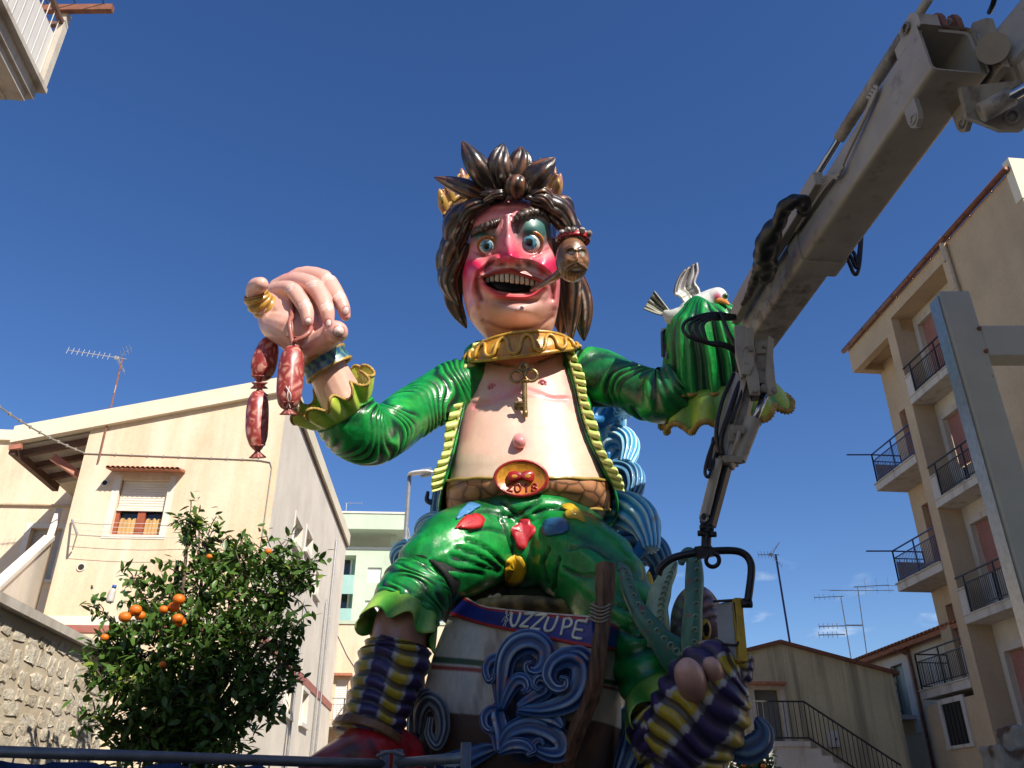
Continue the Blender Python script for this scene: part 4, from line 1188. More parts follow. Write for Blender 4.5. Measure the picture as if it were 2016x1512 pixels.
pecL, pecR = [(935, 800), (965, 790), (1000, 780), (1024, 768)], [(1036, 768), (1065, 778), (1090, 784), (1112, 785)]
D = 4.5 * (L(pecL, 16) * (Yp < 790) + L(pecR, 16) * (Yp < 782)) - 5 * (L(pecL, 4) + L(pecR, 4)) + 6 * (G(985, 758, 34, 22) + G(1072, 752, 30, 22)) - 3 * L([(1030, 740), (1029, 775)], 6) \
    - 3 * L([(1025, 790), (1024, 850)], 14) - 3 * G(1023, 870, 12, 12)
V = V + N * (D * fr_ * .0042)[:, None]
c = np.zeros((len(V), 3)) + SKIN
put(PINK, .85 * L(pecL, 9) + .85 * L(pecR, 9)); put(PINK, .5 * (G(975, 765, 26, 14) + G(1080, 757, 22, 14))); put(PINK, .75 * G(1023, 872, 18, 24)); put((.80, .58, .46), .4 * G(1040, 830, 60, 40))
put((.50, .40, .29), .62 * sm(880, 915, Yp)); put((.62, .50, .37), .4 * sm(.15, .2, np.abs(np.sin(Yp * .11) * np.sin(X * .07))) * (Yp > 895)); put(ROSE, .35 * L([(935, 735), (930, 800), (915, 860)], 10)); put(ROSE, .3 * L([(1112, 735), (1120, 800)], 9))
torso = mk('torso', V, f, M['skin'], GI, col=c)
tor_bvh = None
from mathutils.bvhtree import BVHTree
def bvh(v, f): return BVHTree.FromPolygons([tuple(x) for x in v], [tuple(q) for q in f])
def hit(bv, px, py, off=0.0):
    r = ray(px, py); r = r / np.linalg.norm(r)
    h, n, _, _ = bv.ray_cast(Vector(EYE), Vector(r))
    if h is None: return None
    n = np.array(n)
    if n @ r > 0: n = -n
    return np.array(h) + n * off
tb_ = bvh(V, f); ts = S(P(1030, 850, 10.4))
for a, b in ((968, 762), (1068, 755)):
    p = hit(tb_, a, b); mb = MB()
    v, q, _ = sphere(p, 4.5 * ts, 16, 10); mb.add(v, q, (.62, .20, .22))
    n_ = NV; t = np.linspace(0, 2 * math.pi, 18); mb.tube([p + (EX * math.cos(x) + UP * math.sin(x)) * 7 * ts for x in t], 2.6 * ts, 8, col=PINK)
    mb.build('nipple', M['skin'], torso, smooth=True, usecol=True)
p = hit(tb_, 1023, 868)
v, q, T, TH = loft(spline([p - NV * .08, p + NV * .1 + UP * .0, p + NV * .2 - UP * .05], 10), np.array([15, 14.5, 14, 13.5, 13, 13, 12.5, 12, 9, 3]) * ts, 24)
mk('navel', v, q, M['skin'], torso, col=mix(PINK, (.72, .30, .27), np.abs(np.cos(TH))))
# belt
U_, PHb = np.meshgrid(np.linspace(6.55, 7.75, 16), np.linspace(-math.pi, math.pi, 160, endpoint=False), indexing='ij')
V = TOR(U_, PHb, 1.0, .045).reshape(-1, 3); f = gridf(16, 160, True)
M['belt'], bnt, bb_ = newmat('stone_pattern_belt', .4)
vo = bnt.nodes.new('ShaderNodeTexVoronoi'); vo.feature = 'DISTANCE_TO_EDGE'; vo.inputs['Scale'].default_value = 3.4
vm = coords(bnt, (1, 1, 1.1)); bnt.links.new(mixc(bnt, .12, vm, noise(bnt, 3, 2), 'ADD'), vo.inputs['Vector'])
e_ = ramp(bnt, vo.outputs[0], [(0.015, (.10, .045, .02)), (.06, (.30, .13, .055)), (.25, (.46, .215, .095))])
bnt.links.new(e_, bb_.inputs['Base Color']); bump(bnt, bb_, vo.outputs[0], .015)
belt = mk('belt', V, f, M['belt'], GI)
for u0 in (6.55, 7.75):
    p = TOR(np.full(161, u0), np.linspace(-math.pi, math.pi, 161), 1.0, .05)
    v, q, T, TH = loft(p, .022, 8, mod=lambda T, TH: 1 + .25 * np.sin(T * 900 + TH), cap=False); mk('gold_cord', v, q, M['satin'], belt, col=np.zeros((len(v), 3)) + (.40, .27, .05))
bb2 = bvh(V, f); bc = hit(bb2, 1026, 944, .03); bs = S(bc)
bx_ = EX * .999 + NV * -.03; bx_ /= np.linalg.norm(bx_); bn = NV * .95 + UP * .31; bn /= np.linalg.norm(bn); by = np.cross(bn, bx_)
def BK(px, py, out): return bc + bx_ * (px - 1026) * bs + by * (944 - py) * bs + bn * out
t = np.linspace(0, 2 * math.pi, 64, endpoint=False)
def oval(rx, ry, out): return [BK(1026 + rx * math.cos(a), 944 - ry * math.sin(a), out) for a in t]
mb = MB(); rings = [oval(54, 37, -.05), oval(55, 38, .03), oval(52, 35.5, .055), oval(49, 33, .05), oval(47, 31, .03), oval(2, 1, .03)]
v = np.array(sum(rings, [])); cc = np.repeat([(.35, .015, .012), (.40, .02, .012), (.36, .015, .012), (.30, .012, .01), (.6, .22, .02), (.68, .33, .04)], 64, axis=0)
px2, py2 = proj(v); cc = np.where((np.arange(len(v)) >= 256)[:, None], mix((.72, .36, .04), (.62, .17, .015), sm(925, 965, py2)), cc)
buckle = mk('buckle', v, gridf(6, 64, True), M['gloss'], belt, col=cc)
def relief(name, parent, fn, poly, h, col, mat='gloss', holes=()):   # raised flat shape with a rounded edge
    n = len(poly); c0 = np.mean(poly, axis=0); v, mb = [], MB()
    for k, o in ((1.0, 0.0), (1.0, h * .7), (.93, h), (.02, h * 1.05)):
        v += [fn(*(c0 + (np.array(q) - c0) * k), o) for q in poly]
    return mk(name, v, gridf(4, n, True), M[mat], parent, col=np.zeros((len(v), 3)) + col)
half = [(1026, 934.5), (1019, 931), (1011, 930.5), (1003, 932.5), (999.5, 938), (1000.5, 946), (1004, 951.5), (1011, 952.5), (1018, 949), (1026, 946.5)]
mask = np.array(half + [(2052 - a, b) for a, b in half[::-1]][1:-1])
mask = spline(np.vstack([mask, mask[:1]]), 60)[:-1]
relief('mask_relief', buckle, lambda a, b, o: BK(a, b, .03 + o), mask.tolist(), .05, (.42, .012, .015))
for cx_ in (1013, 1039):
    e = [(cx_ + 6 * math.cos(a), 941.5 + 3.6 * math.sin(a)) for a in np.linspace(0, 2 * math.pi, 20, endpoint=False)]
    relief('mask_eye_hole', buckle, lambda a, b, o: BK(a, b, .083 + o), e, .003, (.66, .28, .03))
GL = {'2': [[(.1, .75), (.3, 1), (.75, .95), (.85, .7), (.5, .4), (.1, .05), (.5, .08), (1, .02)]], '0': [[(.5, 1), (.12, .8), (.05, .45), (.25, .05), (.6, .02), (.92, .3), (.9, .7), (.62, .98), (.5, 1)]],
      '1': [[(.25, .8), (.55, 1), (.55, .5), (.55, 0)]], '8': [[(.85, .85), (.5, 1), (.15, .8), (.3, .55), (.75, .42), (.85, .15), (.5, 0), (.12, .15), (.3, .42), (.75, .62), (.85, .85)]]}
def strokes(name, parent, fn, glyphs, r, col, mat='gloss', smoothn=24):
    for gl in glyphs:
        mb = MB()
        for st in gl:
            q = spline(st, smoothn) if smoothn else np.array(st, float)
            mb.tube([fn(a, b) for a, b in q], r, 8)
        mb.build(name, M[mat], parent, smooth=True, usecol=False) if col is None else mk(name, np.concatenate(mb.v), mb.f, M[mat], parent, col=np.zeros((mb.n, 3)) + col)
x0 = 997
for ch in '2018':
    strokes('numeral', buckle, lambda a, b, x0=x0: BK(x0 + a * 13, 970.5 - b * 15 - .0016 * (x0 + a * 13 - 1026) ** 2 * 1.0, .035), [GL[ch]], 1.7 * bs, (.38, .02, .012)); x0 += 16.2
# jacket
uo = [.6, 2, 3.5, 4.5, 5.5, 6.2, 6.9, 7.7, 9.0]
oL = [-.72, -.78, -.98, -1.06, -1.13, -1.22, -1.33, -1.42, -1.5]; oR = [.75, .82, .86, .88, .96, 1.08, 1.25, 1.4, 1.5]
nu, nk_ = 130, 90
us = np.linspace(.6, 9.0, nu)
for side, oo in ((-1, oL), (1, oR)):
    op = smt(np.interp(us, uo, oo)); k = np.linspace(0, 1, nk_)
    PHj = op[:, None] + (side * math.pi * 1.02 - op[:, None]) * k[None]
    U2 = np.repeat(us[:, None], nk_, 1)
    wv = np.sin(U2 * 1.1 + k[None] * 34 + 1.3 * np.sin(U2 * 1.7)) * .5 + np.sin(U2 * 5.2 + k[None] * 11) * .5
    out = .07 + .13 * sm(6, 9, U2) + .035 * wv * sm(0, .1, k)[None]
    V = TOR(U2, PHj, 1.0, 0) ; V2 = TOR(U2, PHj, 1.0, 1.0); V = V + (V2 - V) * out[..., None]
    cc = mix(GDARK, GREEN, sm(-.55, .35, wv.ravel())); cc = mix(cc, GLIME, sm(.45, .9, wv.ravel()) * .7)
    solid(mk('jacket', V.reshape(-1, 3), gridf(nu, nk_), M['gloss'], GI, col=cc), .03)
    # ruffle and gold trim along the opening
    n = 260; u = np.linspace(.75, 6.9, n); op2 = np.interp(u, us, op)
    base = TOR(u, op2, 1.0, .10); outw = np.zeros_like(base) + EX * side * .93 + NV * .2 - UP * .28
    nrm = TOR(u, op2, 1.0, 1.0) - TOR(u, op2, 1.0, 0)
    ph_ = u * 19 + 1.8 * np.sin(u * 2.1)
    V, C = [], []
    for j, t_ in enumerate(np.linspace(0, 1, 7)):
        w_ = np.sin(ph_ + .5 * t_) * t_ ** .8
        V.append(base + outw * (t_ * (24 + 4 * np.sin(u * 3.3)) * ts)[:, None] + NV * (.03 + .075 * w_ + .02 * t_)[:, None] + UP * (np.cos(ph_) * t_ * 3.5 * ts)[:, None])
        C.append(mix((.22, .40, .04), (.66, .72, .22), sm(-.8, .6, w_)) if j else np.zeros((n, 3)) + LIMED)
    solid(mk('ruffle', np.array(V).reshape(-1, 3), gridf(7, n), M['satin'], GI, col=np.array(C).reshape(-1, 3)), .012)
    v, q, T, TH = loft(base + nrm * .03, .02, 8, mod=lambda T, TH: 1 + .3 * np.sin(T * 500 + TH)); mk('gold_trim', v, q, M['satin'], GI, col=np.zeros((len(v), 3)) + (.38, .24, .05))
# ---- collar
bcen, tcen = P(1027, 697, 10.95), P(1027, 693, 11.0); cs_ = S(bcen)
tilt = -.11
def COLR(a, t_):
    lo = bcen + EX * math.sin(a) * 110 * cs_ - UP * (math.sin(a) * -14 * cs_) + NV * math.cos(a) * .80 + UP * (math.cos(a) * -7 * cs_)
    hi = tcen + EX * math.sin(a) * 101 * cs_ - UP * (math.sin(a) * -12 * cs_ * .8) + NV * math.cos(a) * .66 + UP * (math.cos(a) * 34 * cs_)
    m = lo * (1 - t_) + hi * t_
    return m + (EX * math.sin(a) + NV * math.cos(a)) * .04 * math.sin(math.pi * t_)
n = 140; al = np.linspace(0, 2 * math.pi, n, endpoint=False)
prof_ = np.linspace(0, 1, 10)
v = [COLR(a, t_) for t_ in prof_ for a in al]; v += [COLR(a, 1) * .6 + P(1027, 690, 11.1) * .4 for a in al] ; v = [np.array(x) for x in v]
cc = mix((.52, .15, .01), (.68, .34, .025), np.sin(np.linspace(0, 1, 11) * math.pi).repeat(n) * .9)
cc = mix(cc, (.70, .44, .06), sm(.2, .7, hull_noise(np.array(v), 6, 9)) * .6)
collar = mk('collar', v, gridf(11, n, True), M['gloss'], GI, col=cc)
for t_ in (0, 1):
    mk('collar_rim', *loft(np.array([COLR(a, t_) for a in np.append(al, al[0])]), .028, 8, cap=False)[:2], M['gloss'], collar, col=np.zeros(((n + 1) * 8, 3)) + (.64, .36, .04))
aw_ = np.linspace(-1.75, 1.75, 420); wig = .5 + .36 * np.sin(aw_ * 15 + .4)
p = np.array([COLR(a, h) + (EX * math.sin(a) + NV * math.cos(a)) * .03 for a, h in zip(aw_ - .022 * np.sin(aw_ * 30 + .8), wig)])
v, q, _, _ = loft(p, .026, 8); mk('collar_scroll', v, q, M['gloss'], collar, col=np.zeros((len(v), 3)) + (.68, .38, .05))

# ---- sleeves
def sleeve(name, L_, n, m, waves, amp, seed, mat='gloss', ctl=None, cols=(GDARK, GREEN, GLIME), flat=1.0, parent=GI, tw=.9, chaos=1.0):
    p, r = pxpath(L_, n)
    g = np.random.default_rng(seed); ph0, ph1 = g.uniform(0, 6, 2)
    def wv(T, TH):
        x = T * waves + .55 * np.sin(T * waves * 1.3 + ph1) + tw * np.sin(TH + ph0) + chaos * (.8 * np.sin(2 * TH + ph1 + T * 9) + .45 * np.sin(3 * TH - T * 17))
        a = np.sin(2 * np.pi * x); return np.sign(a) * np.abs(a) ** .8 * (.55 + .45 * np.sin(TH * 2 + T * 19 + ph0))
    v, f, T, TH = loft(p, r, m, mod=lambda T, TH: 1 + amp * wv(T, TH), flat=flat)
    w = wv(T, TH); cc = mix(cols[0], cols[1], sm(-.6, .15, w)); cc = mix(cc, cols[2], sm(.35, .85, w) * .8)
    return mk(name, v, f, M[mat], parent, col=cc), p, r
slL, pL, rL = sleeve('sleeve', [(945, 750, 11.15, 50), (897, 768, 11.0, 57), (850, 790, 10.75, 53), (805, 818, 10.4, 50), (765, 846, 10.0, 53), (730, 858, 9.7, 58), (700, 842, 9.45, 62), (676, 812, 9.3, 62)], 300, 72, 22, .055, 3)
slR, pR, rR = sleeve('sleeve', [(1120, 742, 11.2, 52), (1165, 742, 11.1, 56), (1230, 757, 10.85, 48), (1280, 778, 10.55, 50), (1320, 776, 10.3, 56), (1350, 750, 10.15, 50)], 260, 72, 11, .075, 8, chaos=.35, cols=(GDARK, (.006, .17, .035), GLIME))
# left cuff ruffle seen into its mouth
def flare(name, cen, ax, r0, r1, length, waves, amp, c0, c1, parent=GI, n=300, rows=9, trim=None, sag=0.0, phase=0.0, a0=0, a1=2 * math.pi, th=.015, ell=1.0):
    ax = ax / np.linalg.norm(ax); x = np.cross(ax, UP); x /= np.linalg.norm(x); y = np.cross(x, ax)
    a = np.linspace(a0, a1, n); V, C = [], []
    for t_ in np.linspace(0, 1, rows):
        w = np.sin(a * waves + phase + .8 * np.sin(2 * a)) * t_ ** .7
        r = r0 + (r1 - r0) * t_ ** .8 + amp * .6 * w
        V.append(cen + x * (np.cos(a) * r)[:, None] + y * (np.sin(a) * r * ell)[:, None] + ax * (length * t_ + amp * .8 * np.cos(a * waves + phase) * t_)[:, None] - np.array([0, 0, 1]) * sag * t_)
        C.append(mix(c0, c1, sm(-.7, .6, w) * (.35 + .65 * t_)))
    V = np.array(V); o = solid(mk(name, V.reshape(-1, 3), gridf(rows, n), M['satin'], parent, col=np.array(C).reshape(-1, 3)), th)
    if trim:
        v, q, T, TH = loft(V[-1], trim, 8, mod=lambda T, TH: 1 + .35 * np.sin(T * 900 + 3 * TH)); mk('gold_fringe', v, q, M['matt'], parent, col=mix((.40, .24, .05), (.55, .36, .09), np.sin(T * 300) * .5 + .5))
    return V
axL = (P(600, 690, 8.75) - P(690, 826, 9.4)); axL /= np.linalg.norm(axL)
flare('ruffle', pL[-1] - axL * .02, axL, rL[-1] * .92, rL[-1] * 1.36, .30, 11, .09, (.20, .42, .03), (.66, .76, .10), trim=.018)
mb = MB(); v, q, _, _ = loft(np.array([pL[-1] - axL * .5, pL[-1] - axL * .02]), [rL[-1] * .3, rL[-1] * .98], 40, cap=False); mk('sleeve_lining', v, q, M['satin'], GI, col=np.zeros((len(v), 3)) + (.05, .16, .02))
# right bell sleeve hanging from the raised wrist
bt = [(1388, 592, 9.6, 8), (1386, 598, 9.62, 34), (1388, 618, 9.7, 56), (1392, 660, 9.85, 71), (1398, 700, 10.0, 77), (1400, 735, 10.15, 80), (1402, 757, 10.25, 83)]
p, r = pxpath(bt, 90); r = r * 1.05
fold = lambda T, TH: np.sin(TH * 13 + 2.2 * np.sin(TH * 3) + T * 2.0) * sm(.03, .35, T)
v, f, T, TH = loft(p, r, 220, mod=lambda T, TH: 1 + .075 * fold(T, TH) + .03 * np.sin(TH * 29 + T * 3) * sm(.1, .4, T) + .05 * np.sin(TH * 2 + 1), cap=False, up=(0, -1, 0))
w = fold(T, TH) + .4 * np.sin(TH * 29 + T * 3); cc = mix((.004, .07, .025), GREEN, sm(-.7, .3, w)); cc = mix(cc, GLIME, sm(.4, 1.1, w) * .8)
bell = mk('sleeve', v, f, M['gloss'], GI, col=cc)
fl = flare('ruffle', p[-1] + (.10, 0, .04), np.array([.22, .52, -.84]), r[-1] * 1.0, r[-1] * 1.42, .44, 11, .085, (.08, .26, .02), LIME, trim=.04)
v, q, T, TH = loft(np.array([p[-1] + (x_ - p[-1]) * 1.02 + (0, 0, .02) for x_ in v.reshape(-1, 3)[-220:]] + [p[-1] + (v[-220] - p[-1]) * 1.02 + (0, 0, .02)]), .025, 8, cap=False); mk('gold_trim', v, q, M['matt'], GI, col=np.zeros((len(v), 3)) + (.38, .22, .05))

# ---- left hand and forearm
def chain(mb, L_, n=14, m=16):
    p, r = pxpath(L_, n); v, f, _, _ = loft(p, r, m); mb.add(v, f)
    for k in (0, -1):
        v, q, _ = sphere(p[k], r[k] * .99, 16, 12); mb.add(v, q)
mb = MB()
chain(mb, [(700, 835, 9.35, 46), (668, 775, 9.2, 43), (640, 718, 9.0, 38), (622, 690, 8.9, 40)])
chain(mb, [(625, 690, 8.9, 40), (590, 655, 8.85, 47), (560, 615, 8.95, 44), (545, 590, 9.05, 34)])
chain(mb, [(600, 670, 8.8, 40), (575, 650, 8.75, 40), (545, 640, 8.85, 33), (532, 620, 8.85, 26)])
chain(mb, [(575, 590, 9.05, 33), (600, 585, 9.1, 32), (610, 640, 8.95, 34)])
chain(mb, [(540, 625, 8.85, 24), (514, 600, 8.7, 21), (503, 580, 8.6, 19.5), (505, 565, 8.48, 18), (514, 560, 8.38, 15)])
FK = .9
chain(mb, [(530, 590, 9.0, 22), (545, 574, 8.85, 18.5), (572, 570, 8.65, 17.2), (590, 588, 8.52, 16.3), (603, 612, 8.45, 15.0), (606, 634, 8.45, 11.4)])
chain(mb, [(550, 570, 9.1, 23), (575, 555, 8.95, 19.4), (612, 560, 8.72, 18.0), (634, 586, 8.58, 16.7), (644, 612, 8.52, 15.0), (647, 634, 8.55, 11.4)])
chain(mb, [(575, 560, 9.15, 24), (600, 543, 9.05, 19.4), (640, 550, 8.85, 18.0), (662, 580, 8.72, 16.7), (675, 604, 8.68, 14.1), (680, 622, 8.7, 10.6)])
chain(mb, [(615, 685, 8.75, 26), (640, 668, 8.6, 24), (658, 655, 8.5, 24), (664, 654, 8.36, 22)])
V, N, f = remesh(mb, .015, 3)
px_, py_ = proj(V); X, Yp = px_, py_
c = np.zeros((len(V), 3)) + (.76, .43, .35)
kn = [((563, 572), (573, 562), .9), ((609, 560), (620, 556), .9), ((640, 548), (652, 543), .9), ((594, 600), (607, 596), .9), ((637, 603), (650, 600), .9), ((663, 584), (674, 580), .9)]
for a, b, k in kn:
    for dy in (-4, 0, 4):
        q = [(a[0] - 4, a[1] + dy + 1), ((a[0] + b[0]) / 2, (a[1] + b[1]) / 2 + dy - 2), (b[0] + 4, b[1] + dy + 1)]
        l_ = L(q, 1.3); V = V - N * (l_ * .012)[:, None]; put((.85, .66, .60), l_ * .9)
put((.40, .13, .11), .75 * L([(598, 572), (618, 600), (626, 632)], 2.2) + .75 * L([(640, 560), (655, 585), (662, 612)], 2.2)); put(ROSE, .5 * G(560, 535, 14, 8) + .5 * G(676, 625, 8, 10) + .4 * G(640, 640, 10, 10)); put(PINK, .55 * (G(650, 750, 14, 22))); put((.45, .17, .13), .5 * (L([(555, 640), (585, 620), (590, 600)], 7) + L([(530, 650), (565, 680), (600, 690)], 6))); put(SKIN, .7 * sm(700, 730, Yp)); put(PINK, .5 * L([(690, 740), (698, 790)], 8))
for (a, b, rx, ry) in ((667, 652, 11, 10), (681, 612, 6.5, 9), (607, 633, 7, 8), (647, 636, 6.5, 8)):
    q_ = np.hypot((X - a) / rx, (Yp - b) / ry); put((.42, .10, .10), np.exp(-((q_ - 1) / .22) ** 2) * .85)
hand = mk('hand', V, f, M['skin'], GI, col=c)
hb = bvh(V, f)
for (a, b, rx, ry, rot) in ((667, 652, 10, 9, 0), (681, 612, 5.5, 8, .25), (607, 633, 6, 7, .2), (647, 636, 5.5, 7, .2)):
    vv = []
    for k in (1, .75, .05):
        for t in np.linspace(0, 2 * math.pi, 18, endpoint=False):
            dx, dy = rx * k * math.cos(t), ry * k * math.sin(t); h_ = hit(hb, a + dx * math.cos(rot) - dy * math.sin(rot), b + dx * math.sin(rot) + dy * math.cos(rot), .006 if k == 1 else .018)
            vv.append(h_ if h_ is not None else P(a, b, 8.4))
    mk('fingernail', vv, gridf(3, 18, True), M['gloss'], hand, col=np.zeros((54, 3)) + (.90, .66, .60))
p, r = pxpath([(523, 606, 8.77, 25), (509, 592, 8.66, 24.5), (503, 578, 8.58, 23)], 30)
v, q, T, TH = loft(p, r, 32, mod=lambda T, TH: 1 + .06 * np.sin(T * 19), cap=False); solid(mk('ring', v, q, M['gloss'], GI, col=mix((.35, .18, .02), (.62, .36, .06), sm(-.5, .5, np.sin(T * 19)))), .02)
p, r = pxpath([(650, 730, 9.03, 47), (633, 702, 8.95, 47)], 20)
v, q, T, TH = loft(p, r, 60, cap=False, mod=lambda T, TH: 1.0 + .04 * np.cos(2 * np.pi * T)); st = sm(.0, .5, np.sin(TH * 17 + 4 * T))
solid(mk('bracelet', v, q, M['gloss'], GI, col=np.where(((T < .12) | (T > .88))[:, None], (.45, .28, .05), mix((.02, .10, .22), (.14, .30, .22), st))), .03)
# ---- trousers
mb = MB()
def chainY(L_, n=24, m=28): chain(mb, L_, n, m)
v, q, _ = sphere(P(1037, 1034, 11.05), np.array([150, 122, 56]) * S(P(1035, 1010, 11.1)), 40, 28); mb.add(v, q)
v, q, _ = sphere(P(1036, 1080, 10.75), np.array([70, 70, 75]) * S(P(1035, 1010, 11.1)), 40, 28); mb.add(v, q)
chainY([(985, 1056, 10.9, 76), (942, 1072, 10.6, 86), (894, 1092, 10.25, 88), (868, 1108, 10.08, 82), (856, 1117, 10.0, 76)])
chainY([(1085, 1056, 10.9, 76), (1120, 1084, 10.6, 90), (1154, 1112, 10.25, 90), (1190, 1150, 10.0, 82)])
chainY([(1196, 1155, 10.0, 84), (1228, 1210, 9.9, 76), (1262, 1290, 9.75, 70), (1292, 1370, 9.55, 62)])
V, N, f = remesh(mb, .032, 5)
px_, py_ = proj(V); X, Yp = px_, py_
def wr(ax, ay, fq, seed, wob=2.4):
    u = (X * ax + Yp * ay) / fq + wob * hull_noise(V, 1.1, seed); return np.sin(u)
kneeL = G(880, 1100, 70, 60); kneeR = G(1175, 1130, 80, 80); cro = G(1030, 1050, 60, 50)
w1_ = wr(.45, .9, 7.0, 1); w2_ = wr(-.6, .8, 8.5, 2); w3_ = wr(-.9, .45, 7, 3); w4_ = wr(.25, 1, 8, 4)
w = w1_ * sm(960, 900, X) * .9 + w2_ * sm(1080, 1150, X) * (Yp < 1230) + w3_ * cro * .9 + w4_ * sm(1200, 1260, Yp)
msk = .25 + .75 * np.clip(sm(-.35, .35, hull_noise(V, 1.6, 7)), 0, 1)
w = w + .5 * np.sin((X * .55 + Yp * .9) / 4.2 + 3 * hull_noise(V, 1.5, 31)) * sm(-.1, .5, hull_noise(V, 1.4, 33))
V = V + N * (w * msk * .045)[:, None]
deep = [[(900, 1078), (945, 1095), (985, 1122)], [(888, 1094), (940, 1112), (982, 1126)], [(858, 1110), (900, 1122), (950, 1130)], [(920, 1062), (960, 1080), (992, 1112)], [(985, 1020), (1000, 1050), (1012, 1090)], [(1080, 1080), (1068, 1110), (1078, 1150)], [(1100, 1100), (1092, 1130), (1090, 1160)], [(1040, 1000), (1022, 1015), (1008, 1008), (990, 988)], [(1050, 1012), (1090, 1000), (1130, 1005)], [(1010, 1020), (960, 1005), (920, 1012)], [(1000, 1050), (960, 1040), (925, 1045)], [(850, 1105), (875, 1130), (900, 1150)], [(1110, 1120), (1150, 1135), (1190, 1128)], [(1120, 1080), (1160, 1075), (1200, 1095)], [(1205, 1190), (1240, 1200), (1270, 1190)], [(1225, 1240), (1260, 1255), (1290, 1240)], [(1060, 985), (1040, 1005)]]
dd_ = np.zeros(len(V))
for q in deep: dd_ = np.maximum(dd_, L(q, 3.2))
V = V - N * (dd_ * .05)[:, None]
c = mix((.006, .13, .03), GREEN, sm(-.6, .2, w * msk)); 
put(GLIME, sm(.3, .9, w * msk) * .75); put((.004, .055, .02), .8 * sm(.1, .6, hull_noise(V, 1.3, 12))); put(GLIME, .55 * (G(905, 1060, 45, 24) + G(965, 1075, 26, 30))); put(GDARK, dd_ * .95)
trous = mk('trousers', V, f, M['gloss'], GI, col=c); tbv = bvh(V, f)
Z5 = lambda L_: [(740 + a / 3.476, 940 + b / 3.476) for a, b in L_]
patches = [([(540, 350), (570, 310), (620, 270), (680, 258), (720, 270), (740, 300), (715, 340), (650, 355)], (.50, .015, .02), 'red oval patch on the lit thigh'),
 ([(550, 285), (575, 240), (610, 210), (640, 182), (700, 195), (712, 207), (660, 230), (612, 262), (560, 290)], (.07, .25, .52), 'pale blue ragged patch near the belt'),
 ([(920, 345), (975, 322), (985, 287), (1050, 287), (1060, 320), (1095, 345), (1085, 390), (1040, 440), (1020, 490), (970, 490), (950, 430), (925, 390)], (.50, .015, .025), 'red ragged patch at the crotch'),
 ([(880, 600), (900, 557), (940, 535), (990, 540), (1015, 575), (1032, 620), (1012, 690), (960, 730), (900, 725), (880, 690)], (.72, .42, .012), 'yellow oval patch hanging between the thighs'),
 ([(1145, 330), (1175, 297), (1230, 285), (1290, 290), (1320, 330), (1310, 375), (1250, 395), (1168, 404), (1145, 370)], (.02, .11, .25), 'dark blue oval patch'), ([(1270, 195), (1330, 190), (1390, 230), (1432, 305), (1370, 285), (1310, 280), (1295, 255), (1305, 235), (1280, 215)], (.62, .40, .02), 'yellow crescent patch')]
for poly, col_, lb in patches:
    q = np.array(Z5(poly)); q = spline(np.vstack([q, q[:1]]), 40)[:-1]; c0 = q.mean(0); vv = []
    for k in (1, .99, .7, .4, .02):
        for z in q:
            h_ = hit(tbv, *(c0 + (z - c0) * k), .004 if k == 1 else .03); 
            vv.append(h_ if h_ is not None else P(*(c0 + (z - c0) * k), 0.5))
    vv = np.array(vv); med = np.median(vv[vv[:, 1] > 1, 1]); ok = np.abs(vv[:, 1] - med) < .45
    for i in np.where(~ok)[0]: vv[i] = P(*[float(t_[0]) for t_ in proj(vv[i:i + 1])], med)
    mk('patch', vv, gridf(5, 40, True), M['satin'], trous, col=np.zeros((len(vv), 3)) + col_, label=lb)
# left knee piece with painted-dark gap, ruffle, shin, striped leg warmer, shoe
sleeve('trouser_leg', [(834, 1142, 9.86, 60), (828, 1150, 9.84, 68), (815, 1172, 9.78, 72), (797, 1205, 9.72, 70)], 120, 64, 5, .035, 21, parent=GI)
v, q, _, _ = loft(*pxpath([(862, 1120, 10.0, 66), (836, 1146, 9.86, 62)], 8), 40); mk('knee_gap_plug', v, q, M['matt'], GI, col=np.zeros((len(v), 3)) + (.01, .012, .01))  # solid near-black plug; its colour stands for the shade inside the open knee
kp = P(797, 1203, 9.72); kr = 70 * S(kp); kax = P(778, 1250, 9.6) - P(806, 1180, 9.75)
flare('ruffle', kp, kax, kr * .96, kr * 1.08, .30, 7, .075, (.05, .30, .02), (.42, .62, .12))
p, r = pxpath([(812, 1185, 9.75, 54), (792, 1235, 9.7, 56), (780, 1290, 9.66, 54)], 30); v, q, T, TH = loft(p, r, 40); mk('leg', v, q, M['skin'], GI, col=mix((.55, .30, .22), (.36, .16, .11), sm(.4, 1, T)))
PUR, YEL, WHT = (.045, .025, .11), (.44, .32, .015), (.42, .40, .36)
def plaid(T, TH, w, cols, rows, sk=0.0):
    x = (TH / (2 * np.pi) * cols + sk * T) % 1.0; band = np.abs(x - .5)
    y = (T * rows + .3 * np.sin(TH * 2)) % 1.0
    cc = np.zeros((len(T), 3)) + PUR
    inb = band < .27
    cc = np.where((inb)[:, None], WHT, cc); cc = np.where((band < .185)[:, None], YEL, cc)
    gap = sm(.1, -.5, w); cc = cc * (1 - .82 * gap[:, None]) + np.array((.012, .008, .025)) * .82 * gap[:, None]
    return cc
def warmer(L_, n, m, waves, amp, seed, cols, sk, ends=True, name='leg_warmer'):
    p, r = pxpath(L_, n); g = np.random.default_rng(seed); a0, a1 = g.uniform(0, 6, 2)
    def wv(T, TH): return np.sin(2 * np.pi * (T * waves + .3 * np.sin(TH + a0) + .22 * np.sin(2 * TH + a1) + .12 * np.sin(5 * TH + T * 5)))
    v, f, T, TH = loft(p, r, m, mod=lambda T, TH: 1 + amp * wv(T, TH) + .03 * np.sin(TH * 3 + T * 6))
    return mk(name, v, f, M['satin'], GI, col=plaid(T, TH, wv(T, TH), cols, waves, sk)), p, r
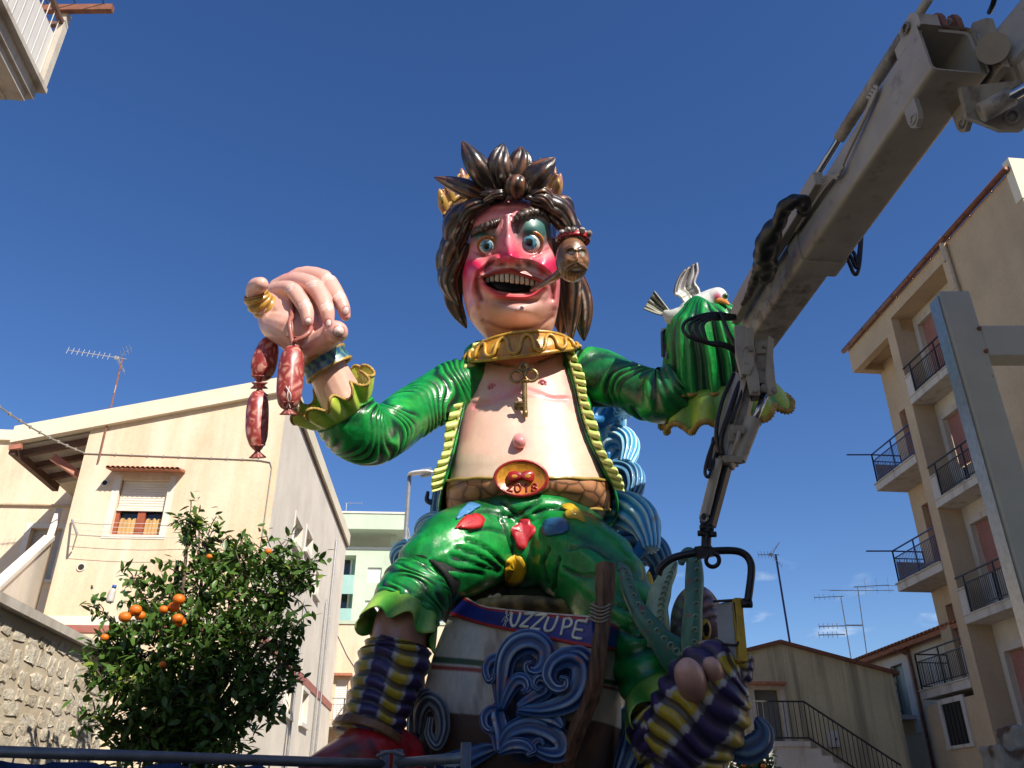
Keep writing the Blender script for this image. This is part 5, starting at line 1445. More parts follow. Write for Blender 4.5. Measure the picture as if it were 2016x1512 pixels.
warmer([(786, 1262, 9.68, 52), (783, 1275, 9.68, 64), (778, 1303, 9.66, 71), (760, 1351, 9.6, 67), (744, 1392, 9.55, 63), (730, 1430, 9.5, 61), (724, 1452, 9.48, 66)], 220, 100, 9.5, .05, 4, 5, .3)
p, r = pxpath([(728, 1436, 9.48, 68), (722, 1452, 9.46, 72)], 8); v, q, T, TH = loft(p, r, 48, mod=lambda T, TH: 1 + .03 * np.sin(TH * 20)); mk('ankle_strap', v, q, M['satin'], GI, col=np.zeros((len(v), 3)) + (.22, .10, .03))
mb = MB()
chain(mb, [(770, 1480, 9.75, 50), (735, 1478, 9.5, 62), (700, 1495, 9.25, 55), (655, 1512, 9.0, 45), (615, 1525, 8.85, 33), (590, 1532, 8.8, 20)], 24, 28)
chain(mb, [(790, 1490, 9.8, 48), (790, 1540, 9.8, 48)], 6, 24)
V, N, f = remesh(mb, .035, 5); X, Yp = proj(V); c = np.zeros((len(V), 3)) + (.50, .016, .02)
put((.10, .03, .012), 1.2 * G(690, 1478, 34, 22)); put((.30, .05, .03), 1.0 * sm(660, 620, X)); put((.05, .01, .01), .9 * L([(728, 1460), (745, 1500), (735, 1530)], 5)); put((.6, .25, .2), .6 * L([(640, 1478), (670, 1462), (700, 1450)], 6)); put((.3, .18, .03), .5 * G(690, 1480, 16, 10) * sm(0, .4, hull_noise(V, 20, 3)))
mk('shoe', V, f, M['gloss'], GI, col=c)
# right cuff, sock and toes
flare('ruffle', P(1288, 1372, 9.5), P(1330, 1430, 9.25) - P(1270, 1330, 9.65), 62 * S(P(1288, 1372, 9.5)), 78 * S(P(1288, 1372, 9.5)), .30, 6, .08, (.04, .22, .02), (.34, .52, .09))
warmer([(1288, 1385, 9.5, 50), (1305, 1425, 9.4, 72), (1330, 1455, 9.25, 84), (1345, 1490, 9.2, 86), (1350, 1540, 9.2, 78)], 150, 110, 6, .045, 9, 5, .8)
warmer([(1330, 1500, 9.15, 70), (1350, 1450, 9.05, 88), (1378, 1395, 8.9, 92), (1405, 1340, 8.75, 80), (1428, 1310, 8.68, 60), (1445, 1300, 8.66, 36)], 220, 120, 8, .05, 11, 4, -.5, name='sock')
warmer([(1430, 1330, 8.8, 44), (1452, 1312, 8.75, 36), (1466, 1298, 8.72, 24), (1470, 1292, 8.72, 14)], 60, 60, 4, .05, 15, 3, .4, name='sock_tip')
for q in ([(1370, 1368, 8.62, 28), (1360, 1340, 8.36, 30), (1355, 1321, 8.26, 28), (1353, 1305, 8.22, 20), (1352, 1296, 8.22, 7)], [(1410, 1335, 8.5, 20), (1403, 1317, 8.36, 19), (1400, 1304, 8.3, 16), (1399, 1294, 8.28, 6)]):
    v, f, T, TH = loft(*pxpath(q, 24), 32); mk('toe', v, f, M['skin'], GI, col=mix((.40, .20, .15), (.66, .37, .28), sm(.1, .7, T)))
# ------------------------------------------------------------------ things the giant holds and wears loosely
def pxs(L_, sc, o): return [(o[0] + q[0] / sc, o[1] + q[1] / sc) + tuple(q[2:]) for q in L_]
# sausages
M['salami'], snt, sb_ = newmat('salami_skin', .38, 0, .5, .15)
vo = snt.nodes.new('ShaderNodeTexVoronoi'); vo.feature = 'DISTANCE_TO_EDGE'; vo.inputs['Scale'].default_value = 11
snt.links.new(mixc(snt, .22, coords(snt, (1, 1, .75)), noise(snt, 5, 2), 'ADD'), vo.inputs['Vector'])
snt.links.new(ramp(snt, vo.outputs[0], [(.03, (.26, .03, .028)), (.16, (.36, .07, .055)), (.32, (.56, .26, .20))]), sb_.inputs['Base Color'])
SAU = [('speckled salami hanging farthest left behind the fist', [(533, 668, 8.95, 4), (530, 674, 8.95, 16), (526, 695, 8.95, 23), (518, 725, 8.95, 24), (512, 742, 8.95, 17), (510, 748, 8.95, 5)]),
       ('largest speckled salami hanging straight below the fist', [(578, 684, 8.5, 5), (577, 690, 8.5, 17), (575, 712, 8.5, 24), (571, 755, 8.5, 25), (568, 785, 8.5, 23), (567, 800, 8.5, 15), (567, 806, 8.5, 4)]),
       ('lowest speckled salami hanging tied under the left one', [(510, 772, 8.8, 4), (509, 778, 8.8, 15), (508, 800, 8.8, 21), (506, 845, 8.8, 21.5), (506, 868, 8.8, 18), (507, 882, 8.8, 10), (507, 888, 8.8, 4)])]
KN = {0: [(510, 752, 8.9)], 1: [(580, 676, 8.52), (567, 803, 8.5)], 2: [(511, 766, 8.82), (507, 888, 8.8)]}
for i, (lb, q) in enumerate(SAU):
    t = thing('salami', P(*q[0][:3]), lb, 'sausage', 'salami in the giant fist')
    p, r = pxpath(q, 40); v, f, T, TH = loft(p, r, 36, mod=lambda T, TH: 1 + .03 * np.sin(TH * 5 + T * 8)); mk('casing', v, f, M['salami'], t)
    for (a, b, y) in KN[i]:
        c_ = P(a, b, y); s = S(c_); n = 30
        pr = [(-13, 12), (-9, 9), (-4, 6), (0, 4), (4, 6), (9, 10), (13, 13)]
        v, f, T, TH = loft(np.array([c_ - UP * k * s for k, _ in pr]), np.array([w * s for _, w in pr]), 40, mod=lambda T, TH: 1 + .28 * np.abs(np.sin(TH * 4.5 + 1)) * np.abs(T - .5) * 2, cap=False)
        solid(mk('knot', v, f, M['satin'], t, col=mix((.16, .03, .025), (.36, .09, .07), sm(0, 1, np.abs(np.sin(TH * 4.5 + 1))))), .012)
    for k in range(2):
        e_ = q[-1]; c_ = P(e_[0], e_[1], e_[2] - .0)
    if i == 1:
        mb = MB(); mb.tube(spline([P(578, 690, 8.45), P(570, 640, 8.4), P(575, 620, 8.5), P(572, 590, 8.6)], 20), 5 * s, 8); mb.tube(spline([P(580, 672, 8.4), P(600, 662, 8.4), P(612, 648, 8.45), P(606, 630, 8.6)], 20), 5 * s, 8); mk('casing_end', np.concatenate(mb.v), mb.f, M['satin'], t, col=np.zeros((mb.n, 3)) + (.40, .13, .10))
        for dx in (-3, 4):
            mb = MB(); mb.tube(spline([P(567 + dx, 803, 8.46), P(570 - dx, 780, 8.36), P(566 + dx, 760, 8.34)], 12), .006, 5); mb.build('string', M['pvc'], t)
# pipe with carved bowl
PI_ = thing('smoking_pipe', P(1095, 545, 9.95), 'brown carved pipe with a bearded head bowl in a red band, in the mouth', 'pipe')
M['bronze'] = painted('bronze_paint', .28, .4, .3, .003, 14)
v, f, T, TH = loft(*pxpath([(1046, 571, 10.3, 4), (1060, 564, 10.0, 5.5), (1080, 553, 9.7, 7), (1098, 541, 9.48, 9), (1112, 528, 9.36, 12)], 30), 20)
mk('stem', v, f, M['bronze'], PI_, col=mix((.10, .035, .018), (.24, .11, .05), sm(.3, 1, np.sin(TH * 3 + T * 9))))
bc_ = P(1127, 512, 9.32); bs_ = S(bc_)
v, f, d = sphere(bc_, 1.0, 90, 70, axes=[EX, NV, UP])
a_, n_, u_ = d[:, 0], d[:, 1], d[:, 2]
rx = (33 - 4 * (u_ > .3) * u_ + 3 * np.clip(-u_, 0, 1) * 0) * bs_
X, Yp = 1127 + a_ * 33, 512 - u_ * 44; fr_ = sm(0, .3, n_)
X = X - 6                                               # the carved face looks a little to the left
D = (9 * G(1127, 514, 4, 9) + 5 * G(1121, 519, 4, 3) + 5 * G(1133, 519, 4, 3) - 6 * G(1116, 502, 6, 4.5) - 6 * G(1138, 502, 6, 4.5) + 3.5 * (G(1116, 502, 3.4, 2.6) + G(1138, 502, 3.4, 2.6)) + 4 * L([(1107, 494), (1117, 492), (1124, 497)], 3) + 4 * L([(1131, 497), (1139, 492), (1148, 496)], 3)
     + 4 * L([(1128, 524), (1118, 527), (1108, 533)], 3) + 4 * L([(1128, 524), (1138, 527), (1147, 532)], 3) - 6 * G(1128, 535, 9, 3.5) + 3 * G(1110, 516, 6, 6) + 3 * G(1146, 515, 5, 6) + 5 * G(1129, 548, 9, 5) + 1.6 * np.sin(X * 1.1) * sm(535, 548, Yp)) * fr_ + 1.5 * np.sin(np.arctan2(a_, n_) * 22) * sm(.2, -.3, n_)
v = bc_ + (a_ * (33 + D * .5) * bs_)[:, None] * EX + (n_ * (33 + D) * bs_)[:, None] * NV + (u_ * 44 * bs_)[:, None] * UP
D = D * 1.5; c = mix((.05, .016, .008), (.40, .18, .065), sm(-5, 5, D)); put((.03, .012, .008), 1.3 * (G(1116, 501, 7, 5) + G(1138, 501, 7, 5)) * fr_); put((.025, .01, .006), 1.2 * (L([(1106, 493), (1116, 490), (1124, 496)], 2) + L([(1131, 496), (1139, 490), (1149, 495)], 2)) * fr_); put((.03, .012, .006), .9 * (L([(1128, 524), (1117, 527), (1107, 535)], 2) + L([(1128, 524), (1139, 527), (1148, 535)], 2)) * fr_); put((.03, .014, .008), .9 * sm(1106, 1099, X) * (.5 + .5 * np.sin(X * 2.0 + Yp * .1))); put((.72, .62, .46), 1.6 * (G(1116, 502, 4.2, 2.4) + G(1138, 502, 4.2, 2.4)) * fr_); put((.02, .01, .01), 1.3 * (G(1116, 502, 1.5, 1.6) + G(1138, 502, 1.5, 1.6)) * fr_); put((.02, .008, .006), 1.2 * G(1128, 537, 11, 4) * fr_); put((.74, .62, .45), 1.5 * G(1128, 534, 9, 2.0) * fr_)
bowl = mk('bowl', v, f, M['bronze'], PI_, col=c)
t_ = np.linspace(0, 2 * math.pi, 60); hc2 = P(1129, 476, 9.32)
ring = np.array([hc2 + EX * 33 * bs_ * math.cos(a) + (NV * .93 + UP * .34) * 30 * bs_ * math.sin(a) for a in t_]); rb = ring + UP * 8 * bs_
mb = MB(); mb.add(np.vstack([ring * 1.0, rb, (rb - hc2) * .8 + hc2, (ring - hc2) * .8 + hc2]), gridf(4, 60)); mk('head_band', np.concatenate(mb.v), mb.f, M['gloss'], PI_, col=np.zeros((mb.n, 3)) + (.42, .012, .015))
mb = MB()
for k in range(30):
    a = k * 2.39996; rr = math.sqrt(k / 30) * 34
    v, q, _ = sphere(hc2 + UP * (10 + 3 * (1 - rr / 34)) * bs_ + EX * rr * bs_ * math.cos(a) + (NV * .93 + UP * .34) * rr * .9 * bs_ * math.sin(a), 7.0 * bs_, 10, 8); mb.add(v, q)
v = np.concatenate(mb.v); mk('curly_crown', v, mb.f, M['satin'], PI_, col=mix((.08, .05, .045), (.52, .47, .44), sm(-.2, .5, hull_noise(v, 30, 3))), kind='stuff')
# key and chain on the chest
KY = P(1031, 745, float(hit(tb_, 1030, 748)[1]) - .30); ks = S(KY)
KE = thing('key', KY, 'large antique brass key hanging on a chain across the bare chest', 'key')
def KP(px, py, o=0.0): return KY + EX * (px - 1031) * ks + (UP * .95 + NV * -.30) * (745 - py) * ks + NV * o * ks
M['brass'] = plain('aged_brass', (.34, .23, .10), .35, .75, .35, 14, .004, (.10, .06, .03))
def ringk(cx, cy, r, w, g, sx=1.0): g.tube([KP(cx + r * sx * math.cos(a), cy + r * math.sin(a)) for a in np.linspace(0, 2 * math.pi, 28)], w * ks, 10, cap=False)
g = MB(); ringk(1017, 741, 12, 3.4, g); g.build('bow_loop', M['brass'], KE, smooth=True)
g = MB(); ringk(1046, 739, 12, 3.4, g); g.build('bow_loop', M['brass'], KE, smooth=True)
g = MB(); ringk(1031, 723, 6, 2.6, g); g.tube(spline([KP(1022, 727), KP(1027, 716), KP(1031, 713), KP(1036, 716), KP(1042, 726)], 16), 3 * ks, 8); g.build('bow_crest', M['brass'], KE, smooth=True)
v, f, T, TH = loft(spline([KP(1032, 750), KP(1032.5, 756), KP(1033, 790), KP(1034, 824)], 40), np.interp(np.linspace(0, 1, 40), [0, .1, .12, .2, .22, .9, .92, 1], [8, 8, 10, 10, 5.4, 5, 6, 4.5]) * ks, 16); mk('shaft', v, f, M['brass'], KE)
g = MB(); g.box(KP(1021, 802), EX * 9 * ks, NV * 3 * ks, UP * 9 * ks); b_ = g.build('bit', M['brass'], KE); m_ = b_.modifiers.new('bevel', 'BEVEL'); m_.width = .012
g = MB(); g.box(KP(1021, 802, 3.4), EX * 8 * ks, NV * 1.2 * ks, UP * 1.5 * ks); g.box(KP(1021, 802, 3.4), EX * 1.3 * ks, NV * 1.1 * ks, UP * 8 * ks); g.build('bit_groove', M['brass'], KE)
for side, e_ in ((-1, (955, 712)), (1, (1106, 693)), (1, (1112, 690))):
    n = 17; a = np.array([1031, 722.0]); b = np.array(e_, float)
    for k in range(n):
        q = a + (b - a) * (k + .5) / n + (0, 5 * math.sin(math.pi * (k + .5) / n))
        h_ = hit(tb_, *q, .03); kk = (k + .5) / n
        c_ = h_ if h_ is not None else KP(*q)
        c_ = KP(*q) * (1 - sm(0, .35, kk)) + c_ * sm(0, .35, kk)
        dr = EX * side * .9 + UP * .35; pr = UP * .9 - EX * side * .35
        if k % 2: pr = NV
        g = MB(); g.tube([c_ + dr * 4.2 * ks * math.cos(t) + pr * 2.0 * ks * math.sin(t) for t in np.linspace(0, 2 * math.pi, 12)], .9 * ks, 5, cap=False); g.build('chain_link', M['brass'], KE, smooth=True)
# white dove on the raised right cuff
DV = thing('dove_figure', P(1370, 600, 9.9), 'painted white dove with grey wings perched on the green bell sleeve', 'bird figure')
mb = MB(); chain(mb, [(1312, 618, 9.9, 9), (1325, 625, 9.88, 20), (1350, 628, 9.85, 30), (1380, 605, 9.8, 27), (1400, 592, 9.75, 23), (1412, 586, 9.7, 21)], 26, 26)
V, N, f = remesh(mb, .02, 4); X, Yp = proj(V); c = np.zeros((len(V), 3)) + (.62, .64, .56); put((.40, .46, .34), .7 * sm(610, 640, Yp)); put((.70, .72, .70), sm(600, 585, Yp)); put((.75, .10, .22), 1.3 * G(1412, 585, 7, 8)); mk('body', V, f, M['satin'], DV, col=c)
mb = MB(); v, q, T, TH = loft(*pxpath([(1414, 592, 9.5, 8), (1426, 594, 9.42, 6), (1436, 600, 9.36, 2)], 12), 16, flat=.7); mk('beak', v, q, M['satin'], DV, col=np.zeros((len(v), 3)) + (.70, .25, .03))
v, q, d = sphere(P(1428, 583, 9.52), .042, 20, 14); mk('eye', v, q, M['gloss'], DV, col=np.where((d @ NV > .75)[:, None], (.01, .05, .02), (.25, .42, .2)))
def plate(name, poly, Y, th, colf, parent, ribs=None, mat='satin', n=14):
    """leaf of a wing: fan of strips between two edges, with ribs"""
    e0, e1 = (spline(np.array(q, float), 24) for q in poly); v = []
    for k in np.linspace(0, 1, n * 4):
        q = e0 * (1 - k) + e1 * k
        for i, z in enumerate(q): v.append(P(z[0], z[1], Y + .03 * math.sin(k * math.pi * n) * (i / 23) + .10 * math.sin(k * 3.1)))
    K = np.repeat(np.linspace(0, 1, n * 4), 24); I = np.tile(np.linspace(0, 1, 24), n * 4)
    return solid(mk(name, v, gridf(n * 4, 24), M[mat], parent, col=colf(K, I)), th)
fan = lambda K, I: mix((.14, .14, .10), (.46, .46, .36), sm(-.4, .6, np.sin(K * math.pi * 14)) * (1 - .5 * I))
plate('tail', [[(1313, 622), (1293, 618), (1267, 608)], [(1318, 612), (1305, 595), (1288, 573)]], 9.92, .02, fan, DV, n=7)
def wing(K, I): return np.where((I > .52)[:, None], mix((.10, .09, .09), (.30, .28, .28), K), mix((.22, .22, .18), (.66, .66, .58), sm(-.3, .4, np.sin(K * 12.5 + (np.floor(I * 16) % 2) * 1.57) + np.sin(I * 50))))
plate('wing', [[(1352, 604), (1340, 585), (1328, 577), (1335, 550), (1350, 530)], [(1382, 594), (1376, 570), (1368, 556), (1374, 535), (1372, 517)]], 9.85, .03, wing, DV, n=5)
plate('wing', [[(1320, 645), (1306, 648), (1303, 652), (1303, 675), (1304, 702)], [(1322, 668), (1318, 660), (1317, 652), (1316, 680), (1312, 706)]], 9.95, .03, wing, DV, n=4)

# ------------------------------------------------------------------ the painted boat the giant sits on
BT = thing('boat', P(1050, 1480, 9.6), 'white painted boat prow with blue lettered name band under the giant', 'boat')
gl = [[(906, 1168, 10.2), (946, 1190, 10.0), (991, 1198, 9.8), (1077, 1206, 9.45), (1170, 1213, 9.1)], [(885, 1211, 10.2), (954, 1231, 9.95), (1037, 1248, 9.55), (1126, 1268, 9.15), (1172, 1276, 9.0)],
      [(850, 1300, 10.1), (950, 1308, 9.9), (1040, 1322, 9.55), (1125, 1335, 9.2), (1171, 1340, 9.05)], [(830, 1400, 10.1), (961, 1410, 9.9), (1050, 1415, 9.65), (1120, 1420, 9.35), (1146, 1423, 9.2)], [(850, 1500, 10.2), (960, 1515, 10.0), (1040, 1530, 9.8), (1090, 1540, 9.5), (1108, 1540, 9.4)]]
gr = [[(1188, 1214, 9.1), (1215, 1232, 9.5), (1234, 1250, 10.0)], [(1182, 1276, 9.02), (1206, 1280, 9.4), (1228, 1290, 10.0)], [(1174, 1340, 9.06), (1198, 1344, 9.45), (1222, 1349, 10.0)], [(1150, 1416, 9.2), (1190, 1424, 9.6), (1223, 1436, 10.1)], [(1112, 1540, 9.4), (1160, 1545, 9.7), (1215, 1540, 10.1)]]
def hullgrid(g_, n=50, m=90, out=0.0):
    R = np.array([spline([P(*q) for q in row], n) for row in g_]); return np.array([spline(R[:, j], m) for j in range(n)]).transpose(1, 0, 2)
M['hullw'] = painted('hull_paint', .5, .1, .2, .012, 3.5)
for gg, lab in ((gl, None), (gr, None)):
    H = hullgrid(gg); n, m = 50, 90; v = H.reshape(-1, 3); X, Yp = proj(v)
    row = np.repeat(np.linspace(0, 4, m), n)
    c = np.zeros((len(v), 3)) + (.62, .56, .47)
    X0 = X; X = X + .12 * (Yp - 1220); stv = sm(.25, .8, hull_noise(np.stack([X * .09, X * 0, Yp * .006], 1), 1.0, 3)); put((.26, .19, .14), .75 * stv * (row < 3)); put((.20, .10, .07), .8 * sm(.55, .9, hull_noise(np.stack([X * .2, X * 0, Yp * .01], 1), 1.0, 9)) * sm(1340, 1230, Yp)); X = X0
    put((.05, .10, .05), ((row > 1.93) & (row < 2.03)) * 1.0); put((.34, .05, .035), ((row > 2.1) & (row < 2.2)) * 1.0)
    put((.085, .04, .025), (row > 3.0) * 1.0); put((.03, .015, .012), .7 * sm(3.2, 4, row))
    mk('hull', v, gridf(m, n), M['hullw'], BT, col=c)
    B = H[1:23] + NV * .03; v = B.reshape(-1, 3); nb = 22; h_ = np.repeat(np.linspace(0, 1, nb), n)
    cc = np.where(((h_ < .1) | (h_ > .88))[:, None], (.34, .012, .015), (.010, .022, .20))
    band = solid(mk('name_band', v, gridf(nb, n), M['satin'], BT, col=cc), .03)
    if gg is gl: bandL, bv_ = band, bvh(v, gridf(nb, n))
o_ = (880, 1140); sc = 4.066
TX = {'letter_u': [[(528, 275), (520, 340), (535, 378), (560, 372), (582, 330), (602, 262)]], 'letter_z': [[(628, 287), (695, 283), (700, 290), (603, 376), (606, 383), (660, 389)]], 'letter_z.001': [[(718, 297), (793, 293), (797, 300), (690, 394), (692, 402), (755, 409)]],
      'letter_u.001': [[(822, 312), (792, 390), (803, 420), (843, 417), (870, 380), (896, 306)]], 'letter_p': [[(948, 325), (935, 390), (920, 455)], [(945, 330), (985, 325), (1006, 350), (990, 385), (938, 398)]],
      'letter_e': [[(1122, 350), (1085, 342), (1048, 348), (1030, 410), (1014, 465), (1045, 480), (1088, 485)], [(1034, 412), (1065, 414), (1097, 420)]], 'apostrophe': [[(1132, 322), (1123, 362)]],
      'small_figure': [[(485, 262), (490, 275), (482, 285), (480, 262), (492, 255)], [(487, 285), (485, 310), (472, 335), (498, 336), (488, 310)], [(485, 300), (505, 290), (520, 258)], [(485, 300), (465, 315), (448, 345)], [(480, 338), (468, 358), (460, 380)], [(490, 338), (480, 360), (476, 382)]]}
M['letter'] = plain('cream_lettering', (.66, .66, .52), .5, 0, .25, 12)
for k, ss in TX.items():
    mb = MB()
    for st in ss:
        q = spline(pxs(st, sc, o_), 26) if len(st) > 2 else np.array(pxs(st, sc, o_)); pts = [hit(bv_, a, b, .02) for a, b in q]; pts = [p for p in pts if p is not None]
        mb.tube(pts, (.7 if k == 'small_figure' else 2.9) * S(pts[0]), 8)
    mb.build(k.split('.')[0], M['letter'], bandL, smooth=True)
v, f, T, TH = loft(*pxpath([(1192, 1110, 8.92, 17), (1191, 1160, 8.92, 17), (1188, 1214, 8.9, 13), (1182, 1260, 8.86, 13.5), (1172, 1335, 8.88, 15), (1160, 1381, 8.98, 15), (1138, 1432, 9.05, 15), (1112, 1500, 9.2, 16), (1100, 1540, 9.3, 16)], 80), 24, mod=lambda T, TH: (np.abs(np.cos(TH + .5)) ** 8 + np.abs(np.sin(TH + .5)) ** 8) ** -.125 * (.9 + .03 * np.sin(T * 70 + TH)))
M['wood'], wnt, wb_ = newmat('weathered_wood', .6, 0, .3)
wn2 = noise(wnt, 3, 8, coords(wnt, (5, 5, .8))); wnt.links.new(ramp(wnt, wn2, [(.3, (.05, .025, .014)), (.55, (.15, .08, .045)), (.75, (.26, .15, .085))]), wb_.inputs['Base Color']); bump(wnt, wb_, wn2, .03)
mk('stem_post', v, f, M['wood'], BT, sharp=35)
mb = MB()
for k in range(5):
    c_ = P(1182 - k * .8, 1190 + k * 7, 8.9); mb.tube([c_ + EX * 19 * S(c_) * math.cos(a) + NV * 19 * S(c_) * math.sin(a) + UP * .01 * math.sin(3 * a) for a in np.linspace(0, 2 * math.pi, 24)], .012, 6)
mk('rope_lashing', np.concatenate(mb.v), mb.f, M['matt'], BT, col=np.zeros((mb.n, 3)) + (.30, .25, .18))
v, q, d = sphere(P(930, 1180, 10.9), np.array([75, 60, 62]) * S(P(960, 1175, 11)), 40, 24); mk('seat_shade_filler', v, q, M['matt'], BT, col=np.zeros((len(v), 3)) + (.012, .02, .014))  # near-black filler blobs closing gaps behind the legs; shade put into their colour
v, q, d = sphere(P(1045, 1165, 11.1), np.array([110, 50, 50]) * S(P(960, 1175, 11)), 40, 24); mk('seat_shade_filler', v, q, M['matt'], BT, col=np.zeros((len(v), 3)) + (.012, .03, .014))
v, q, d = sphere(P(1030, 1200, 10.35), np.array([120, 70, 22]) * S(P(1030, 1200, 10.2)), 70, 30); w = hull_noise(v, 9, 4)
mk('straw_seat', v + d * (w * .03)[:, None], q, M['matt'], BT, col=mix((.07, .05, .025), (.38, .28, .11), sm(-.4, .7, w)))
# carved blue scrolls
DEEP, MID, PALE = (.006, .028, .11), (.018, .11, .32), (.48, .53, .52)
def scroll(name, L_, parent, n=90, m=40, gain=1.25, cols=(DEEP, MID, PALE), dash=True, flat=.75, seed=0, cap=True):
    p, r = pxpath(L_, n); k = 3
    v, f, T, TH = loft(p, r * gain, m, mod=lambda T, TH: 1 + .13 * np.cos(TH * 6 + .6) , flat=flat, cap=cap)
    st = np.cos(TH * 6 + .6); cc = mix(cols[0], cols[1], sm(-.7, .4, st)); cc = mix(cc, cols[2], sm(.6, .95, st) * sm(.02, .2, T) * (.55 + .35 * np.sin(T * 9 + seed)))
    if dash: cc = mix(cc, (.40, .14, .03), sm(.85, .97, np.sin(T * 15 + seed * 2)) * sm(.5, .9, st) * .8)
    return mk(name, v, f, M['satin'], parent, col=cc)
OR = thing('wave_relief', P(1060, 1400, 8.9), 'carved dark blue cluster of curling wave scrolls on the boat hull', 'wave carving')
def Q(L_, rs, Y=8.85):
    q = pxs(L_, sc, o_); r = np.interp(np.linspace(0, 1, len(q)), np.linspace(0, 1, len(rs)), rs); dy = np.linspace(.12, -.05, len(q)); return [(a, b, Y + dy[i], r[i]) for i, (a, b) in enumerate(q)]
SCR = [([(430, 1050), (440, 850), (470, 640), (560, 525), (690, 500), (785, 570), (785, 680), (720, 745), (655, 735), (640, 685), (680, 665)], [6, 12, 15, 17, 17, 15, 13, 10, 8, 6, 4], 9.15),
 ([(570, 1040), (780, 1040), (980, 970), (1070, 840), (1065, 690), (960, 635), (850, 690), (815, 790), (870, 870), (945, 865), (955, 805), (905, 785)], [6, 12, 17, 19, 18, 17, 14, 12, 10, 8, 6, 4], 8.95),
 ([(440, 1040), (500, 900), (565, 815), (630, 822), (650, 880), (622, 908), (602, 885)], [5, 9, 11, 9, 7, 5, 3], 9.05), ([(565, 1025), (690, 945), (785, 885), (775, 820), (722, 805), (695, 850), (735, 890), (755, 865)], [5, 10, 12, 9, 8, 6, 5, 3], 8.95),
 ([(410, 1380), (500, 1240), (650, 1185), (800, 1220), (905, 1300), (905, 1385), (830, 1405), (725, 1370), (705, 1315), (750, 1292), (775, 1330)], [6, 13, 17, 18, 17, 14, 12, 9, 7, 5, 3], 9.1), ([(415, 1390), (520, 1335), (620, 1335), (685, 1385), (645, 1408)], [5, 10, 10, 7, 4], 9.05),
 ([(420, 1040), (412, 900), (405, 750), (410, 665), (355, 665), (318, 730), (342, 815), (378, 785), (360, 760)], [5, 8, 11, 12, 11, 9, 7, 5, 3], 9.25), ([(400, 1380), (402, 1250), (395, 1130), (355, 1065), (305, 1110), (312, 1185), (358, 1215), (375, 1180)], [5, 9, 11, 11, 10, 8, 6, 3], 9.25),
 ([(560, 1060), (720, 1090), (860, 1130), (930, 1190)], [6, 13, 14, 5], 9.1), ([(980, 980), (1090, 900), (1120, 700), (1060, 590), (930, 580)], [5, 12, 14, 12, 5], 9.0), ([(430, 1000), (400, 1100), (430, 1250), (420, 1380)], [8, 16, 16, 7], 9.25)]
for i, (L_, rs, y) in enumerate(SCR): scroll('scroll', Q(L_, rs, y), OR, seed=i)
mb = MB()
for a, b, y, r_ in ((1020, 1310, 9.55, 38), (1060, 1360, 9.45, 60), (1110, 1340, 9.3, 46), (1010, 1390, 9.6, 34), (1040, 1450, 9.6, 52), (1085, 1460, 9.55, 42)):
    v, q, _ = sphere(P(a, b, y), np.array([r_, r_ * .7, r_]) * S(P(a, b, y)), 20, 14); mb.add(v, q)
V, N, f = remesh(mb, .05, 6); mk('backing', V, f, M['satin'], OR, col=np.zeros((len(V), 3)) + DEEP)
# waves and base around the boat
FB = thing('float_base', P(1050, 1540, 10.6), 'dark teal sculpted sea base of the float around the boat keel', 'float base')
mb = MB()
for a, b, y, rx, ry in ((900, 1540, 10.6, 110, 75), (1010, 1560, 10.6, 130, 70), (1130, 1555, 10.5, 120, 60), (1240, 1490, 10.4, 60, 90), (840, 1475, 10.7, 45, 60), (1330, 1560, 10.2, 110, 60), (1245, 1420, 10.7, 35, 80)):
    v, q, _ = sphere(P(a, b, y), np.array([rx, 70, ry]) * S(P(a, b, y)), 24, 18); mb.add(v, q)
V, N, f = remesh(mb, .05, 4); w = np.sin(hull_noise(V, 1.3, 5) * 9); V = V + N * (w * .03)[:, None]; mk('body', V, f, M['satin'], FB, col=mix((.008, .03, .045), (.03, .11, .14), sm(-.3, .8, w)))
scroll('scroll', [(822, 1445, 9.95, 7), (828, 1400, 9.9, 10), (845, 1378, 9.85, 12), (866, 1395, 9.85, 12), (872, 1435, 9.85, 11), (860, 1466, 9.85, 9), (845, 1445, 9.85, 7), (848, 1412, 9.85, 5)], FB, cols=((.02, .035, .06), (.12, .14, .17), (.42, .42, .40)), dash=False)
scroll('scroll', [(812, 1470, 10.0, 8), (818, 1410, 10.0, 12), (832, 1370, 10.0, 10), (846, 1358, 10.0, 4)], FB, dash=False); scroll('scroll', [(860, 1500, 9.9, 10), (900, 1500, 9.9, 16), (950, 1480, 9.9, 12), (985, 1470, 9.9, 4)], FB, dash=False); scroll('scroll', [(1215, 1540, 9.9, 10), (1235, 1490, 9.9, 16), (1245, 1440, 9.9, 12), (1252, 1400, 9.9, 4)], FB, dash=False)
scroll('fin', [(1438, 1475, 9.0, 16), (1470, 1478, 9.0, 19), (1496, 1462, 9.0, 18), (1502, 1438, 9.0, 14), (1492, 1418, 9.0, 7), (1488, 1412, 9.0, 2)], FB, cols=((.02, .05, .12), (.05, .12, .22), (.16, .24, .32)), dash=False)
